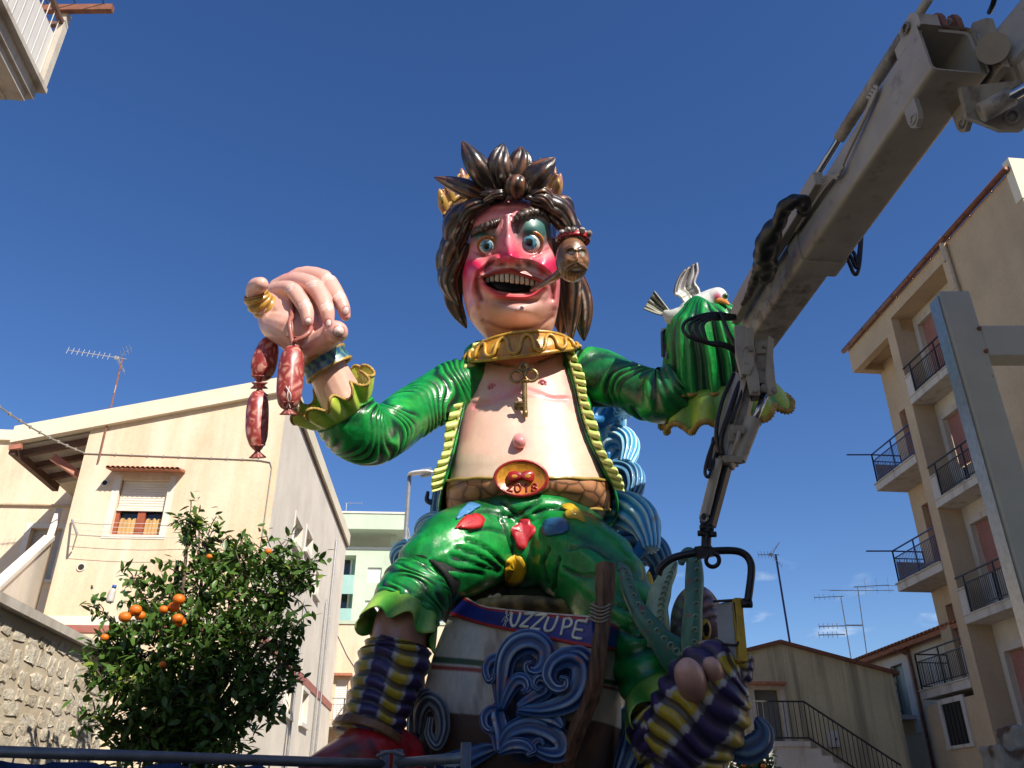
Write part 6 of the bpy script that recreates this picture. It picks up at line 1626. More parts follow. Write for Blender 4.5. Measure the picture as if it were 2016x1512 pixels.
# curling blue waves behind the giant
SKYB = ((.02, .20, .50), (.08, .50, .86), (.66, .84, .88)); NAVY = ((.01, .05, .14), (.03, .19, .40), (.2, .42, .6))
WV = [('bright blue ribbed wave curl under the raised right arm', [(1160, 930, 12.90, 30), (1176, 875, 12.80, 46), (1190, 830, 12.70, 46), (1202, 798, 12.50, 34), (1220, 790, 12.30, 18), (1228, 806, 12.20, 5)], SKYB),
      ('bright blue hooked wave beside the right waist', [(1165, 960, 12.90, 28), (1185, 905, 12.80, 34), (1212, 868, 12.60, 32), (1234, 868, 12.40, 24), (1240, 888, 12.30, 14), (1232, 906, 12.20, 5)], SKYB),
      ('dark navy wave curl level with the belt', [(1165, 1010, 12.70, 28), (1185, 965, 12.60, 34), (1215, 935, 12.40, 32), (1243, 935, 12.20, 26), (1250, 958, 12.10, 15), (1240, 976, 12.05, 5)], NAVY),
      ('large pale blue ribbed wave right of the hips', [(1165, 1060, 11.60, 30), (1195, 1015, 11.50, 38), (1232, 1005, 11.30, 40), (1265, 1025, 11.10, 36), (1278, 1058, 11.00, 22), (1280, 1074, 10.95, 6)], SKYB),
      ('dark ribbed wave arching above the octopus', [(1190, 1140, 12.30, 30), (1215, 1100, 12.20, 40), (1250, 1078, 12.00, 42), (1285, 1085, 11.80, 34), (1302, 1110, 11.70, 18), (1304, 1128, 11.65, 5)], NAVY),
      ('small blue wave curl behind the left thigh, the upper one', [(875, 1100, 12.10, 16), (850, 1068, 12.00, 24), (838, 1042, 11.90, 24), (856, 1026, 11.80, 20), (876, 1030, 11.70, 14), (884, 1044, 11.65, 6)], SKYB),
      ('small blue wave curl left of the knee, lowest and leftmost', [(835, 1130, 11.90, 16), (808, 1118, 11.80, 22), (790, 1098, 11.70, 24), (798, 1082, 11.60, 22), (818, 1080, 11.50, 16), (832, 1092, 11.45, 6)], SKYB),
      ('dark navy wave root behind the jacket tail on the left', [(880, 1060, 12.50, 24), (872, 1010, 12.50, 26), (868, 965, 12.40, 18), (868, 945, 12.30, 5)], NAVY)]
for i, (lb, q, cl) in enumerate(WV):
    t = thing('wave_sculpture', P(*q[0][:3]), lb, 'wave sculpture', 'sculpted waves behind the giant')
    rm = max(z[3] for z in q); q = q[:-2] + [q[-2][:3] + (rm * .62,), (q[-1][0] + (1 if i < 5 else -1), q[-1][1] + 8, q[-1][2], rm * .45)]
    p, r = pxpath(q, 90); fx = lambda T, TH: 1 + .085 * np.cos(TH * 11 + 2.0 * np.sin(T * 3 + i)) - .10 * np.cos(2 * TH)
    v, f, T, TH = loft(p, r, 132, mod=fx, flat=.8)
    st = np.cos(TH * 11 + 2.0 * np.sin(T * 3 + i)) + .3 * hull_noise(v, 4, i); cc = mix(cl[0], cl[1], sm(-1.0, -.25, st)); cc = mix(cc, cl[2], sm(.2, .95, st) * .9); cc = mix(cc, (.40, .20, .08), sm(.75, 1, hull_noise(v, 6, i + 30)) * .5)
    mk('ribbed_body', v, f, M['satin'], t, col=cc)
    e_ = q[-2]; cpt = P(e_[0] - (6 if i < 5 else -2), e_[1] + 4, e_[2] - .02); rr = e_[3] * S(cpt)
    mb = MB(); mb.tube(spline([cpt - UP * rr * .2, cpt - UP * rr * 1.2 - EX * rr * .8, cpt - UP * rr * 1.0 - EX * rr * 1.8, cpt + UP * rr * .1 - EX * rr * 1.7], 16), np.linspace(.6, .2, 16) * rr, 12); mk('curl_tip', np.concatenate(mb.v), mb.f, M['satin'], t, col=np.zeros((mb.n, 3)) + cl[0])
mb = MB()
for a, b, y, r_ in ((1150, 1120, 12.3, 60), (1150, 1030, 12.4, 62), (1140, 930, 12.4, 56), (1130, 850, 12.4, 46)):
    v, q, _ = sphere(P(a, b, y), r_ * S(P(a, b, y)), 20, 14); mb.add(v, q)
V, N, f = remesh(mb, .06, 5); tag(mk('wave_mass', V, f, M['satin'], None, col=np.zeros((len(V), 3)) + (.008, .03, .075)), 'dark blue core of the wave wall directly behind the giant back', 'wave sculpture')
# streamers glimpsed between wave and tentacles
for px_, col_, lb in ((1262, (.70, .25, .42), 'pink paper streamer strip glimpsed beside the tentacles'), (1276, (.75, .45, .03), 'yellow paper streamer strip glimpsed beside the tentacles')):
    v, f, T, TH = loft(*pxpath([(px_, 1125, 10.6, 3), (px_ + 3, 1145, 10.6, 7), (px_ - 2, 1175, 10.6, 6), (px_, 1200, 10.6, 3)], 16), 10, flat=.3); tag(mk('paper_streamer', v, f, M['satin'], None, col=np.zeros((len(v), 3)) + col_), lb, 'streamer')
# octopus
OC_ = thing('octopus_figure', P(1370, 1290, 9.3), 'painted octopus with purple head, yellow eye and green speckled tentacles beside the giant foot', 'octopus figure')
oc = P(1372, 1232, 9.45); os_ = S(oc)
v, f, d = sphere(oc, 1.0, 110, 90, axes=[EX, NV, UP]); a_, n_, u_ = d[:, 0], d[:, 1], d[:, 2]
X, Yp = 1372 + a_ * 52, 1232 - u_ * 80; fr_ = sm(-.1, .3, n_)
arcs = np.sin(np.hypot((X - 1392) * 1.25, Yp - 1238) / 2.9) * sm(1368, 1380, X) * sm(1262, 1240, Yp) * sm(28, 34, np.hypot((X - 1392) * 1.25, Yp - 1238))
cells = np.abs(np.sin(X * .16 + Yp * .07)) * np.abs(np.sin(Yp * .13 - X * .06))
D = (3.2 * arcs - 7 * G(1390, 1240, 11, 20) + 6 * G(1372, 1248, 8, 26) + 7 * G(1398, 1275, 13, 10) + 5 * G(1412, 1265, 6, 14) + 3 * (cells > .45) * sm(1370, 1362, X)) * fr_
v = oc + (a_ * (52 + D * .5) * os_)[:, None] * EX + (n_ * (50 + D) * os_)[:, None] * NV + (u_ * 80 * os_)[:, None] * UP
c = mix((.06, .035, .06), (.32, .22, .26), sm(-1, 1, arcs)); put((.22, .26, .14), .8 * sm(.4, .6, cells) * sm(1372, 1362, X)); put((.30, .05, .10), .8 * G(1392, 1268, 14, 10)); put((.5, .32, .03), .8 * G(1413, 1268, 5, 16) * fr_)
mk('head', v, f, M['gloss'], OC_, col=c)
v, q, d = sphere(P(1389, 1240, 9.16), np.array([11, 8, 21]) * os_, 36, 24, axes=[EX, NV, UP]); g_ = NV - EX * .12; g_ /= np.linalg.norm(g_); a_ = (d[:, 0] ** 2 * 1.2 + (d[:, 2] - .12) ** 2) ** .5
mk('eye', v, q, M['gloss'], OC_, col=np.where((a_ < .62)[:, None], (.006, .006, .006), np.where((a_ < .93)[:, None], (.62, .42, .03), (.25, .04, .03))))
TN = [[(1216, 1118, 9.0, 8), (1228, 1122, 9.0, 12), (1238, 1160, 9.0, 15), (1262, 1210, 9.0, 19), (1300, 1258, 9.05, 26), (1330, 1292, 9.15, 34), (1345, 1320, 9.3, 36)], [(1330, 1106, 9.15, 5), (1322, 1118, 9.12, 12), (1302, 1160, 9.1, 20), (1292, 1210, 9.1, 24), (1300, 1270, 9.2, 26)],
      [(1341, 1112, 8.9, 5), (1344, 1098, 8.9, 10), (1356, 1090, 8.9, 13), (1366, 1105, 8.9, 16), (1367, 1150, 8.9, 18), (1364, 1210, 8.9, 19), (1361, 1270, 8.95, 20), (1362, 1310, 9.0, 20)]]
for i, q in enumerate(TN):
    p, r = pxpath(q, 70); v, f, T, TH = loft(p, r, 32, mod=lambda T, TH: 1 + .04 * np.sin(T * 26), flat=.8)
    cc = mix((.05, .20, .14), (.32, .44, .28), sm(-.5, .6, np.cos(TH - 1.3 - 3.1 * (i == 1)) + .6 * hull_noise(v, 5, i))); cc = mix(cc, (.03, .09, .13), sm(.0, .8, hull_noise(v, 3, i + 9)) * .6)
    cc = mix(cc, (.38, .05, .03), sm(.80, .95, hull_noise(v, 22, i + 20)) * .9)
    tn = mk('tentacle', v, f, M['satin'], OC_, col=cc); bv2 = bvh(v, f)
    for k in range(6, 66, 4):
        X0, Y0 = proj(p[k:k + 1]); h_ = hit(bv2, X0[0] + (5 if k % 8 else -5) * r[k] / os_ / 16, Y0[0], .0)
        if h_ is None: continue
        g = MB(); rr = (2.2 + .12 * r[k] / os_) * os_; cc_ = np.array(h_); t = np.linspace(0, 2 * math.pi, 12)
        g.tube([cc_ + EX * rr * math.cos(a) + UP * rr * math.sin(a) for a in t], rr * .42, 6, cap=False)
        mk('sucker', np.concatenate(g.v), g.f, M['gloss'], tn, col=np.zeros((g.n, 3)) + (.24, .34, .26))
# ------------------------------------------------------------------ loader crane with work basket
M['crane'] = plain('beige_crane_paint', (.39, .345, .275), .42, 0, .14, 4, .002, (.16, .11, .07), (.57, .78))
M['cranedk'] = plain('dirty_crane_paint', (.36, .32, .26), .5, 0, .3, 5, .002, (.07, .05, .035), (.5, .7))
M['black'] = plain('black_rubber', (.012, .012, .013), .38, 0, .3, 12)
M['steel'] = plain('hydraulic_steel', (.42, .42, .42), .16, .95, .1, 5)
M['blacksteel'] = plain('black_steel', (.02, .02, .022), .4, .4, .3, 8)
M['yellow'] = plain('yellow_paint', (.48, .30, .02), .45, 0, .25, 6, 0, (.12, .08, .03), (.6, .75))
M['greypanel'] = plain('grey_sheet_panel', (.27, .28, .28), .45, .1, .2, 5)
CRN = thing('loader_crane', P(1880, 100, 5.6), 'beige hydraulic loader crane boom reaching down from the upper right', 'crane')
def chamfer_box(name, a, b, w, h, mat, parent=CRN, bev=.03, hollow=None, up=(0, 0, 1)):
    g = MB(); g.bar(a, b, w, h, up=up); o = g.build(name, M[mat], parent)
    m = o.modifiers.new('bevel', 'BEVEL'); m.width = bev; m.segments = 3
    return o
A, B = P(1872, 100, 4.4), P(1492, 655, 8.35); ax = (B - A) / np.linalg.norm(B - A); LEN = 3.13; KB = np.linalg.norm(B - A) / LEN
tb_l = np.array([A + (B - A) * k for k in np.linspace(0, 1, 60)]); yb_l = 756 - F * ((tb_l - EYE) @ np.array([0, -SP, CP])) / ((tb_l - EYE) @ np.array([0, CP, SP]))
def YB(py): return float(np.interp(py, yb_l, tb_l[:, 1]))
def TB(py): return float(np.interp(py, yb_l, np.linspace(0, LEN, 60)))
sx = np.cross(ax, (0, 0, 1)); sx /= np.linalg.norm(sx); uy = np.cross(sx, ax)         # sx: to the side, uy: upwards
if sx[0] > 0: sx = -sx
def BM(t, s=0.0, u=0.0): return A + ax * t * KB + sx * s + uy * u
# outer boom: hollow box open at its rear end
g = MB(); w, h, th = .22, .24, .02
prof = []
for k in range(4):
    cx, cy = (w, h) if k == 0 else (-w, h) if k == 1 else (-w, -h) if k == 2 else (w, -h); rr = .05
    for j in range(5):
        a = math.pi / 2 * k + math.pi / 2 * j / 4; prof.append((cx - math.copysign(rr, cx) + rr * math.cos(a), cy - math.copysign(rr, cy) + rr * math.sin(a)))
n = len(prof); L1 = TB(500)
v = [BM(t, s * q, u * q) for (t, q) in ((L1, 1), (0, 1), (0, .86), (.9, .86)) for s, u in prof]
bo = mk('outer_boom', v, gridf(4, n, True), M['crane'], CRN, sharp=35)
v = [BM(t, s * .84, u * .84) for t in (.5, LEN) for s, u in prof]; mk('inner_boom', v, gridf(2, n, True) + [tuple(range(2 * n - 1, n - 1, -1))], M['cranedk'], CRN, sharp=35)
v = [BM(.9, s * .86, u * .86) for s, u in prof]; mk('boom_cavity', v, [tuple(range(n))], M['dark'], CRN)
v = [BM(t, s * 1.07, u * 1.07) for t in (L1 - .16, L1 + .01) for s, u in prof]; mk('boom_collar', v, gridf(2, n, True) + [tuple(range(n)), tuple(range(2 * n - 1, n - 1, -1))], M['crane'], bo, sharp=35)
v = [BM(t, s * 1.05, u * 1.05) for t in (-.02, .12) for s, u in prof]; mk('boom_rim', v, gridf(2, n, True), M['crane'], bo, sharp=35)
# slide rails and guards along the visible side
chamfer_box('side_rail', BM(TB(380), .30, .15), BM(TB(535), .30, .15), .10, .16, 'crane', bev=.012, up=uy)
chamfer_box('side_rail', BM(TB(530), .29, .18), BM(LEN - .05, .28, .14), .10, .17, 'crane', bev=.012, up=uy)
chamfer_box('hose_tray', BM(TB(490), .30, .30), BM(LEN - .1, .30, .24), .02, .15, 'crane', bev=.004, up=uy)
for t in (TB(525), TB(575), TB(620), LEN - .08):
    g = MB()
    for u in (.14, .22): g.tube([BM(t, .315, u), BM(t, .335, u)], .013, 8)
    g.each('bolt', M['zinc'], CRN)
g = MB(); g.tube([BM(-.12, .17, .36), BM(.2, .18, .36)], .035, 12); g.build('cylinder_end', M['crane'], CRN, smooth=True)
g = MB(); g.tube([BM(.15, .18, .36), BM(TB(330), .22, .33)], .055, 16); g.build('extension_cylinder', M['cranedk'], CRN, smooth=True)
g = MB(); g.tube([BM(TB(320), .22, .33), BM(LEN - .3, .24, .30)], .032, 16); g.build('cylinder_rod', M['steel'], CRN, smooth=True)
def lug(name, poly, th, org, e1, e2, nn, mat='crane', parent=CRN, hole=None):
    q = [org + e1 * a + e2 * b for a, b in poly]; m = len(q); v = [p + nn * th / 2 for p in q] + [p - nn * th / 2 for p in q]
    f = [tuple(range(m)), tuple(range(2 * m - 1, m - 1, -1))] + [(i, m + i, m + (i + 1) % m, (i + 1) % m) for i in range(m)]
    o = mk(name, v, f, M[mat], parent, smooth=False)
    if hole:
        c_ = org + e1 * hole[0] + e2 * hole[1]; g = MB()
        g.tube([c_ + (e1 * math.cos(a) + e2 * math.sin(a)) * hole[2] + nn * th * .6 for a in np.linspace(0, 2 * math.pi, 20)], hole[2] * .25, 6); g.tube([c_ - nn * th * .55, c_ + nn * th * .55], hole[2], 16); g.build('pin_eye', M['cranedk'], o, smooth=True)
    return o
ear = [(-.07, 0), (.07, 0), (.07, -.14), (.05, -.20), (0, -.235), (-.05, -.20), (-.07, -.14)]
for s in (.17, -.17):
    lug('lug', ear, .04, BM(.25, s * 1.15, -.24), ax, uy, sx, hole=(0, -.16, .035))
for s in (-.03, -.16): lug('lug', [(a, -b) for a, b in ear], .045, BM(.05, s, .245), ax, uy, sx, 'rustpipe', hole=(0, .16, .03))
lug('hinge_plate', [(-.1, -.3), (.25, -.3), (.3, 0), (.2, .22), (.0, .3), (-.12, .2)], .06, BM(.0, -.30, .05), ax, uy, sx, hole=(.05, .12, .06))
lug('hinge_plate', [(-.12, .0), (.22, .0), (.22, .14), (.12, .2), (-.06, .2), (-.12, .12)], .16, BM(.05, .14, .2), ax, uy, sx, hole=(.02, .12, .04))
# main arm beyond the knuckle
C0, C1 = P(2190, -130, 3.9), P(1965, 140, 4.5)
chamfer_box('main_arm', C0, C1, .30, .34, 'crane', bev=.05)
g = MB(); k0, k1 = P(1955, 95, 4.25), P(1955, 95, 4.7); g.tube([k0, k1], .11, 24); g.build('knuckle_pin', M['crane'], CRN, smooth=True, sharp=40)
chamfer_box('link_block', P(1915, 175, 4.75), P(2000, 185, 4.75), .26, .22, 'cranedk', bev=.04)
lug('link_plate', [(-.25, .1), (.2, .15), (.3, -.05), (.2, -.22), (.05, -.22), (-.2, -.12)], .05, P(1955, 200, 4.5), EX, UP, NV, 'cranedk', hole=(.12, -.12, .05))
g = MB(); g.tube([P(2080, 140, 4.2), P(1938, 218, 4.45)], .045, 20); g.build('cylinder_rod', M['steel'], CRN, smooth=True)
g = MB(); g.tube([P(1932, 222, 4.46), P(1990, 190, 4.38)], .075, 16); g.build('rod_clevis', M['cranedk'], CRN, smooth=True)
g = MB(); g.tube(spline([P(1962, -20, 4.1), P(1955, 8, 4.2), P(1948, 24, 4.3)], 10), .02, 8); g.build('hose', M['black'], CRN, smooth=True)
# steel pipes clamped on the outer boom
t0_ = TB(215); t1_ = TB(330)
for k in range(4):
    s = .245 + .012; g = MB(); o = k * .03
    g.tube(spline([BM(t0_ + o, s, .24), BM(t0_ + .02 + o, s, .15), BM(t1_ - .04 + o, s + .01, .0 - .01 * k), BM(t1_ + o, s + .01, -.04), BM(t1_ + .25, s + .01, .03 + .035 * k), BM(L1 - .2, s + .01, .06 + .03 * k)], 40), .014, 8); g.build('steel_pipe', M['crane'], CRN, smooth=True)
# black wrapped hose bundle and dangling hoses
def lump(name, L_, n, mat='black', amp=.14, fq=26, seed=1):
    p, r = pxpath(L_, n); v, f, T, TH = loft(p, r, 28, mod=lambda T, TH: 1 + amp * (np.sin(T * fq * 2.3 + 2 * np.sin(TH)) * .5 + np.sin(T * fq + TH * 2 + seed) * .5)); return mk(name, v, f, M[mat], CRN)
lump('wrapped_hoses', [(a, b, YB(b) - .12, r_) for a, b, y, r_ in [(1582, 418, 6.85, 12), (1584, 402, 6.75, 14), (1566, 396, 6.7, 15), (1545, 408, 6.75, 14), (1536, 432, 6.85, 15), (1518, 460, 6.95, 20), (1508, 492, 7.05, 24), (1506, 520, 7.1, 22), (1510, 545, 7.2, 17)]], 80)
lump('wrapped_hoses', [(a, b, YB(b) - .12, r_) for a, b, y, r_ in [(1502, 515, 7.1, 13), (1488, 545, 7.2, 10), (1474, 580, 7.3, 7), (1462, 600, 7.4, 4)]], 30)
def hose(pts, r=4.0, name='hose', mat='black'):
    p, _ = pxpath([(a, b, y, r) for a, b, y in pts], 44); g = MB(); g.tube(p, r * S(p[0]), 8); return g.build(name, M[mat], CRN, smooth=True)
for k in range(3): hose([(1693 + 2 * k, 425, 6.9), (1664 + 5 * k, 480, 6.9), (1676 + 3 * k, 528 - 14 * k, 6.9), (1686, 540 - 13 * k, 6.9), (1693 - 2 * k, 515, 6.9), (1698, 440, 6.9)], 3.6)
g = MB(); p = BM(1.55, -.22, -.1); g.tube([P(1685, 412, 6.9), P(1731, 411, 6.9)], .038, 14); g.build('stub_pipe', M['crane'], CRN, smooth=True, sharp=40)
for k in range(4): hose([(1448, 622 + 2 * k, 7.95), (1400, 617 + 4 * k, 7.85), (1352 + 11 * k, 632 + 2 * k, 7.8), (1347 + 13 * k, 655, 7.78), (1378 + 6 * k, 672 + 1.5 * k, 7.8), (1430, 678 + 2 * k, 7.85), (1456 - 2 * k, 700, 7.9), (1462 - 3 * k, 735, 7.95)], 3.6)
hose([(1418, 615, 7.85), (1432, 650, 7.85), (1450, 685, 7.9), (1461, 720, 7.95)], 4)
hose([(1445, 735, 7.9), (1422, 790, 7.9), (1410, 850, 7.9), (1416, 893, 7.95)], 4); hose([(1462, 735, 7.9), (1440, 800, 7.9), (1420, 860, 7.9), (1422, 895, 7.95)], 5); hose([(1468, 740, 7.9), (1455, 790, 7.88), (1440, 830, 7.9), (1446, 815, 7.9), (1470, 740, 7.95)], 3)
hose([(1408, 860, 7.95), (1394, 900, 7.95), (1388, 930, 7.95), (1396, 938, 7.95), (1405, 910, 7.98), (1413, 885, 8.0)], 3.6); hose([(1404, 862, 7.95), (1398, 905, 7.95), (1396, 925, 7.95), (1404, 905, 8.0)], 3)
# jib hinge, jib sections, cylinder
Jd = P(1395, 1040, 8.35) - P(1500, 700, 8.1); Jd /= np.linalg.norm(Jd); Jx = EX - Jd * (EX @ Jd); Jx /= np.linalg.norm(Jx); Jn = np.cross(Jd, Jx)
if Jn[1] > 0: Jn = -Jn
J0 = P(1502, 690, 7.95); js = S(J0)
for s, o in ((-26, 'a'), (22, 'b')):
    lug('jib_plate', [(-9, 25), (9, 28), (13, -20), (12, -75), (4, -90), (-9, -88), (-13, -40)], .03, J0 + Jx * s * js * .9 + Jn * .05, (Jx + Jn * .5) * js, -Jd * js, Jx, hole=None) if False else None
def jplate(name, poly, Y, th, mat='crane', holes=()):
    v0 = [P(a, b, Y) for a, b in poly]; m = len(v0); v = v0 + [p + np.array([0, th, 0]) for p in v0]
    o = mk(name, v, [tuple(range(m)), tuple(range(2 * m - 1, m - 1, -1))] + [(i, m + i, m + (i + 1) % m, (i + 1) % m) for i in range(m)], M[mat], CRN, smooth=False)
    for a, b, r_ in holes:
        g = MB(); c_ = P(a, b, Y); g.tube([c_ + (0, -.05, -.012), c_ + (0, .02, 0)], r_ * S(c_), 14); g.build('pin', M['cranedk'], o, smooth=True, sharp=40)
    return o
jplate('jib_plate', [(1447, 640), (1468, 642), (1482, 680), (1478, 735), (1460, 742), (1450, 700)], 7.75, .05, 'crane', [(1468, 690, 6), (1468, 722, 7)])
jplate('jib_plate', [(1470, 645), (1484, 646), (1484, 720), (1475, 738), (1462, 735), (1466, 690)], 7.7, .04, 'crane', [(1476, 688, 5)])
jplate('jib_plate', [(1482, 700), (1494, 740), (1497, 776), (1478, 775), (1470, 738)], 7.72, .04, 'crane', [(1484, 768, 6)])
jplate('jib_plate', [(1514, 660), (1524, 668), (1522, 700), (1526, 745), (1530, 772), (1514, 776), (1508, 745), (1510, 700)], 7.72, .05, 'crane', [(1522, 768, 5)])
jplate('hinge_body', [(1484, 672), (1516, 668), (1518, 755), (1494, 760)], 7.82, .2, 'cranedk')
jplate('hinge_cross_plate', [(1488, 676), (1516, 672), (1516, 694), (1490, 696)], 7.78, .03, 'crane', [(1502, 683, 3)])
jplate('hinge_foot', [(1480, 756), (1520, 752), (1516, 778), (1484, 780)], 7.82, .12, 'blacksteel', [(1504, 766, 9)])
chamfer_box('jib', P(1478, 715, 8.0), P(1432, 912, 8.15), .19, .2, 'cranedk', bev=.015)
chamfer_box('jib_flange', P(1459, 735, 7.88), P(1412, 905, 8.02), .03, .16, 'crane', bev=.006)
chamfer_box('jib_extension', P(1430, 900, 8.1), P(1393, 1035, 8.25), .13, .14, 'blacksteel', bev=.012)
chamfer_box('jib_sleeve', P(1440, 860, 8.05), P(1424, 918, 8.1), .2, .2, 'crane', bev=.02)
g = MB(); g.tube([P(1414, 905, 8.0), P(1388, 1012, 8.15)], .05, 14); g.build('extension_cylinder', M['crane'], CRN, smooth=True, sharp=40)
g = MB(); p = P(1386, 1018, 8.15); g.tube([p + EX * .035 * math.cos(a) + UP * .045 * math.sin(a) for a in np.linspace(0, 2 * math.pi, 16)], .015, 6); g.build('eye_ring', M['zinc'], CRN, smooth=True)
g = MB(); g.tube([P(1508, 775, 7.85), P(1481, 835, 7.9)], .04, 16); g.build('cylinder_rod', M['steel'], CRN, smooth=True)
v, f, _, _ = loft(np.array([P(1484, 825, 7.9), P(1482, 829, 7.9), P(1481, 831, 7.9), P(1452, 905, 7.98), P(1451, 908, 7.98)]), np.array([.05, .095, .085, .085, .06]), 24); mk('jib_cylinder', v, f, M['crane'], CRN, sharp=35)
g = MB(); g.tube(spline([P(1448, 845, 7.85), P(1455, 852, 7.8), P(1446, 880, 7.85), P(1440, 895, 7.9)], 14), .02, 8); g.box(P(1452, 845, 7.82), EX * .06, NV * .04, UP * .04); g.box(P(1440, 858, 7.86), EX * .03, NV * .03, UP * .05); g.build('valve_block', M['crane'], CRN)
g = MB(); g.box(P(1442, 903, 7.92), EX * .09, NV * .03, UP * .03); g.build('cylinder_mount', M['crane'], CRN)
# rotator and basket
g = MB(); g.tube([P(1393, 1030, 8.25), P(1391, 1050, 8.25)], .07, 14); g.tube([P(1391, 1050, 8.25), P(1390, 1080, 8.25)], .05, 14); g.build('rotator', M['blacksteel'], CRN, smooth=True, sharp=40)
g = MB()
for a, b in ((1380, 1050), (1404, 1052), (1384, 1038), (1398, 1040)): c_ = P(a, b, 8.2); g.tube([c_ - EX * .03, c_ + EX * .03], .03, 10)
g.each('rotator_bolt', M['blacksteel'], CRN, smooth=True)
WBK = thing('work_basket', P(1440, 1290, 8.5), 'hanging crane basket with black tube yoke, grey panel and yellow post', 'crane basket')
p, _ = pxpath([(1296, 1132, 8.45, 7), (1302, 1116, 8.42, 7), (1322, 1100, 8.4, 7), (1350, 1092, 8.35, 7), (1390, 1086, 8.3, 7), (1440, 1084, 8.3, 7), (1464, 1090, 8.3, 7), (1477, 1106, 8.3, 7), (1479, 1130, 8.3, 7), (1472, 1186, 8.32, 7)], 80)
g = MB(); g.tube(p, .038, 14); g.build('yoke', M['blacksteel'], WBK, smooth=True)
jq = [(1368, 1076), (1398, 1072), (1416, 1090), (1376, 1098)]; v0 = [P(a, b, 8.22) for a, b in jq]; v = v0 + [q + np.array([0, .08, 0]) for q in v0]
mk('yoke_plate', v, [(0, 1, 2, 3), (7, 6, 5, 4), (0, 4, 5, 1), (1, 5, 6, 2), (2, 6, 7, 3), (3, 7, 4, 0)], M['blacksteel'], WBK, smooth=False)
c_ = P(1403, 1103, 8.2); g = MB(); g.tube([c_ + EX * .065 * math.cos(a) + UP * .065 * math.sin(a) for a in np.linspace(-4.2, 1.4, 26)], .022, 8); g.build('hook', M['blacksteel'], WBK, smooth=True)
g = MB(); g.tube([P(1460, 1189, 8.32), P(1480, 1189, 8.32)], .04, 10); g.build('yoke_foot', M['blacksteel'], WBK, smooth=True)
Pa, Pb, Pc, Pd = P(1412, 1190, 8.6), P(1442, 1182, 8.45), P(1452, 1300, 8.45), P(1418, 1300, 8.6)
v = [Pa, Pb, Pc, Pd]; solid(mk('panel', v, [(0, 1, 2, 3)], M['greypanel'], WBK, smooth=False), .03)
chamfer_box('post', P(1450, 1180, 8.42), P(1461, 1305, 8.42), .15, .08, 'yellow', WBK, .01)
g = MB(); g.bar(P(1446, 1186, 8.36), P(1456, 1262, 8.36), .025, .02); g.build('post_stripe', M['blacksteel'], WBK)
g = MB(); g.tube([P(1404, 1184, 8.5), P(1470, 1180, 8.4)], .014, 8); g.build('top_rail', M['blacksteel'], WBK, smooth=True)
g = MB(); g.tube(spline([P(1422, 1268, 8.45), P(1448, 1270, 8.36), P(1456, 1262, 8.36)], 10), .014, 8); g.build('latch_bar', M['blacksteel'], WBK, smooth=True)
# grey green steel portal on the right
PT = thing('steel_portal', P(1880, 1200, 8) * (1, 1, 0), 'grey green steel column with crossbeam in front of the apartment block', 'steel frame')
M['portal'] = plain('grey_green_paint', (.47, .45, .35), .55, 0, .08, 3, .002, (.14, .085, .045), (.68, .74))
x0, x1, zt_ = P(1850, 575, 8.0)[0], P(1907, 566, 8.0)[0], P(1880, 572, 8.0)[2]
g = MB(); g.box(((x0 + x1) / 2, 8.14, zt_ / 2), ((x1 - x0) / 2, 0, 0), (0, .14, 0), (0, 0, zt_ / 2)); o = g.build('column', M['portal'], PT); m_ = o.modifiers.new('b', 'BEVEL'); m_.width = .012
zb1, zb0 = P(1918, 640, 8.0)[2], P(1925, 700, 8.0)[2]
g = MB(); g.box((x1 + 1.2, 8.12, (zb0 + zb1) / 2), (1.2, -.0, 0), (0, .12, 0), (0, 0, (zb1 - zb0) / 2)); o = g.build('crossbeam', M['portal'], PT); m_ = o.modifiers.new('b', 'BEVEL'); m_.width = .012
g = MB(); g.box((x0 - .012, 8.14, zt_ / 2), (.006, 0, 0), (0, .1, 0), (0, 0, zt_ / 2 - .05)); g.build('sky_sheen_strip', M['zinc'], PT)  # bright metal strip added to imitate the sky's reflection on this side
g = MB()
for z in (zb0 + .05, zb1 - .05): g.tube([(x1 - .03, 7.97, z), (x1 - .03, 8.02, z)], .022, 8)
g.each('bolt', M['rustpipe'], PT)
# ------------------------------------------------------------------ rubble wall, orange trees, fence
WF = FR(-4.55, 4.5, 93.5)
s_a, z_a = WF.loc(0, 1196)
RWALL = thing('stone_wall', (-4.6, 8, 0), 'sunlit rubble stone wall with concrete coping behind the orange tree', 'wall')
M['mortar'] = stucco('old_mortar', (.62, .53, .40), (.48, .39, .27), (.45, .7), (2, 2, 2), 18)
M['stone'], ont, ob = newmat('pale_tuff_stone', .92, 0, .15)
oi = ont.nodes.new('ShaderNodeObjectInfo')
base = ramp(ont, oi.outputs['Random'], [(0, (.70, .63, .50)), (.5, (.80, .73, .60)), (1, (.60, .52, .40))])
ont.links.new(mixc(ont, 1.0, base, ramp(ont, noise(ont, 16, 8), [(.3, (.6, .57, .52)), (.6, (1, 1, 1))]), 'MULTIPLY'), ob.inputs['Base Color']); bump(ont, ob, noise(ont, 26, 8, None, .7), .03)
ZW = z_a; W1 = 6.4
g = MB(); fbox(g, WF, -2, W1, 0, ZW, -.4, 0); g.build('mortar_core', M['mortar'], RWALL)
g = MB(); fbox(g, WF, -2, W1, ZW + .001, ZW + .09, -.5, .1); cp = g.build('coping', M['slab'], RWALL)
R2 = np.random.default_rng(3)
z = ZW - .06; row = 0
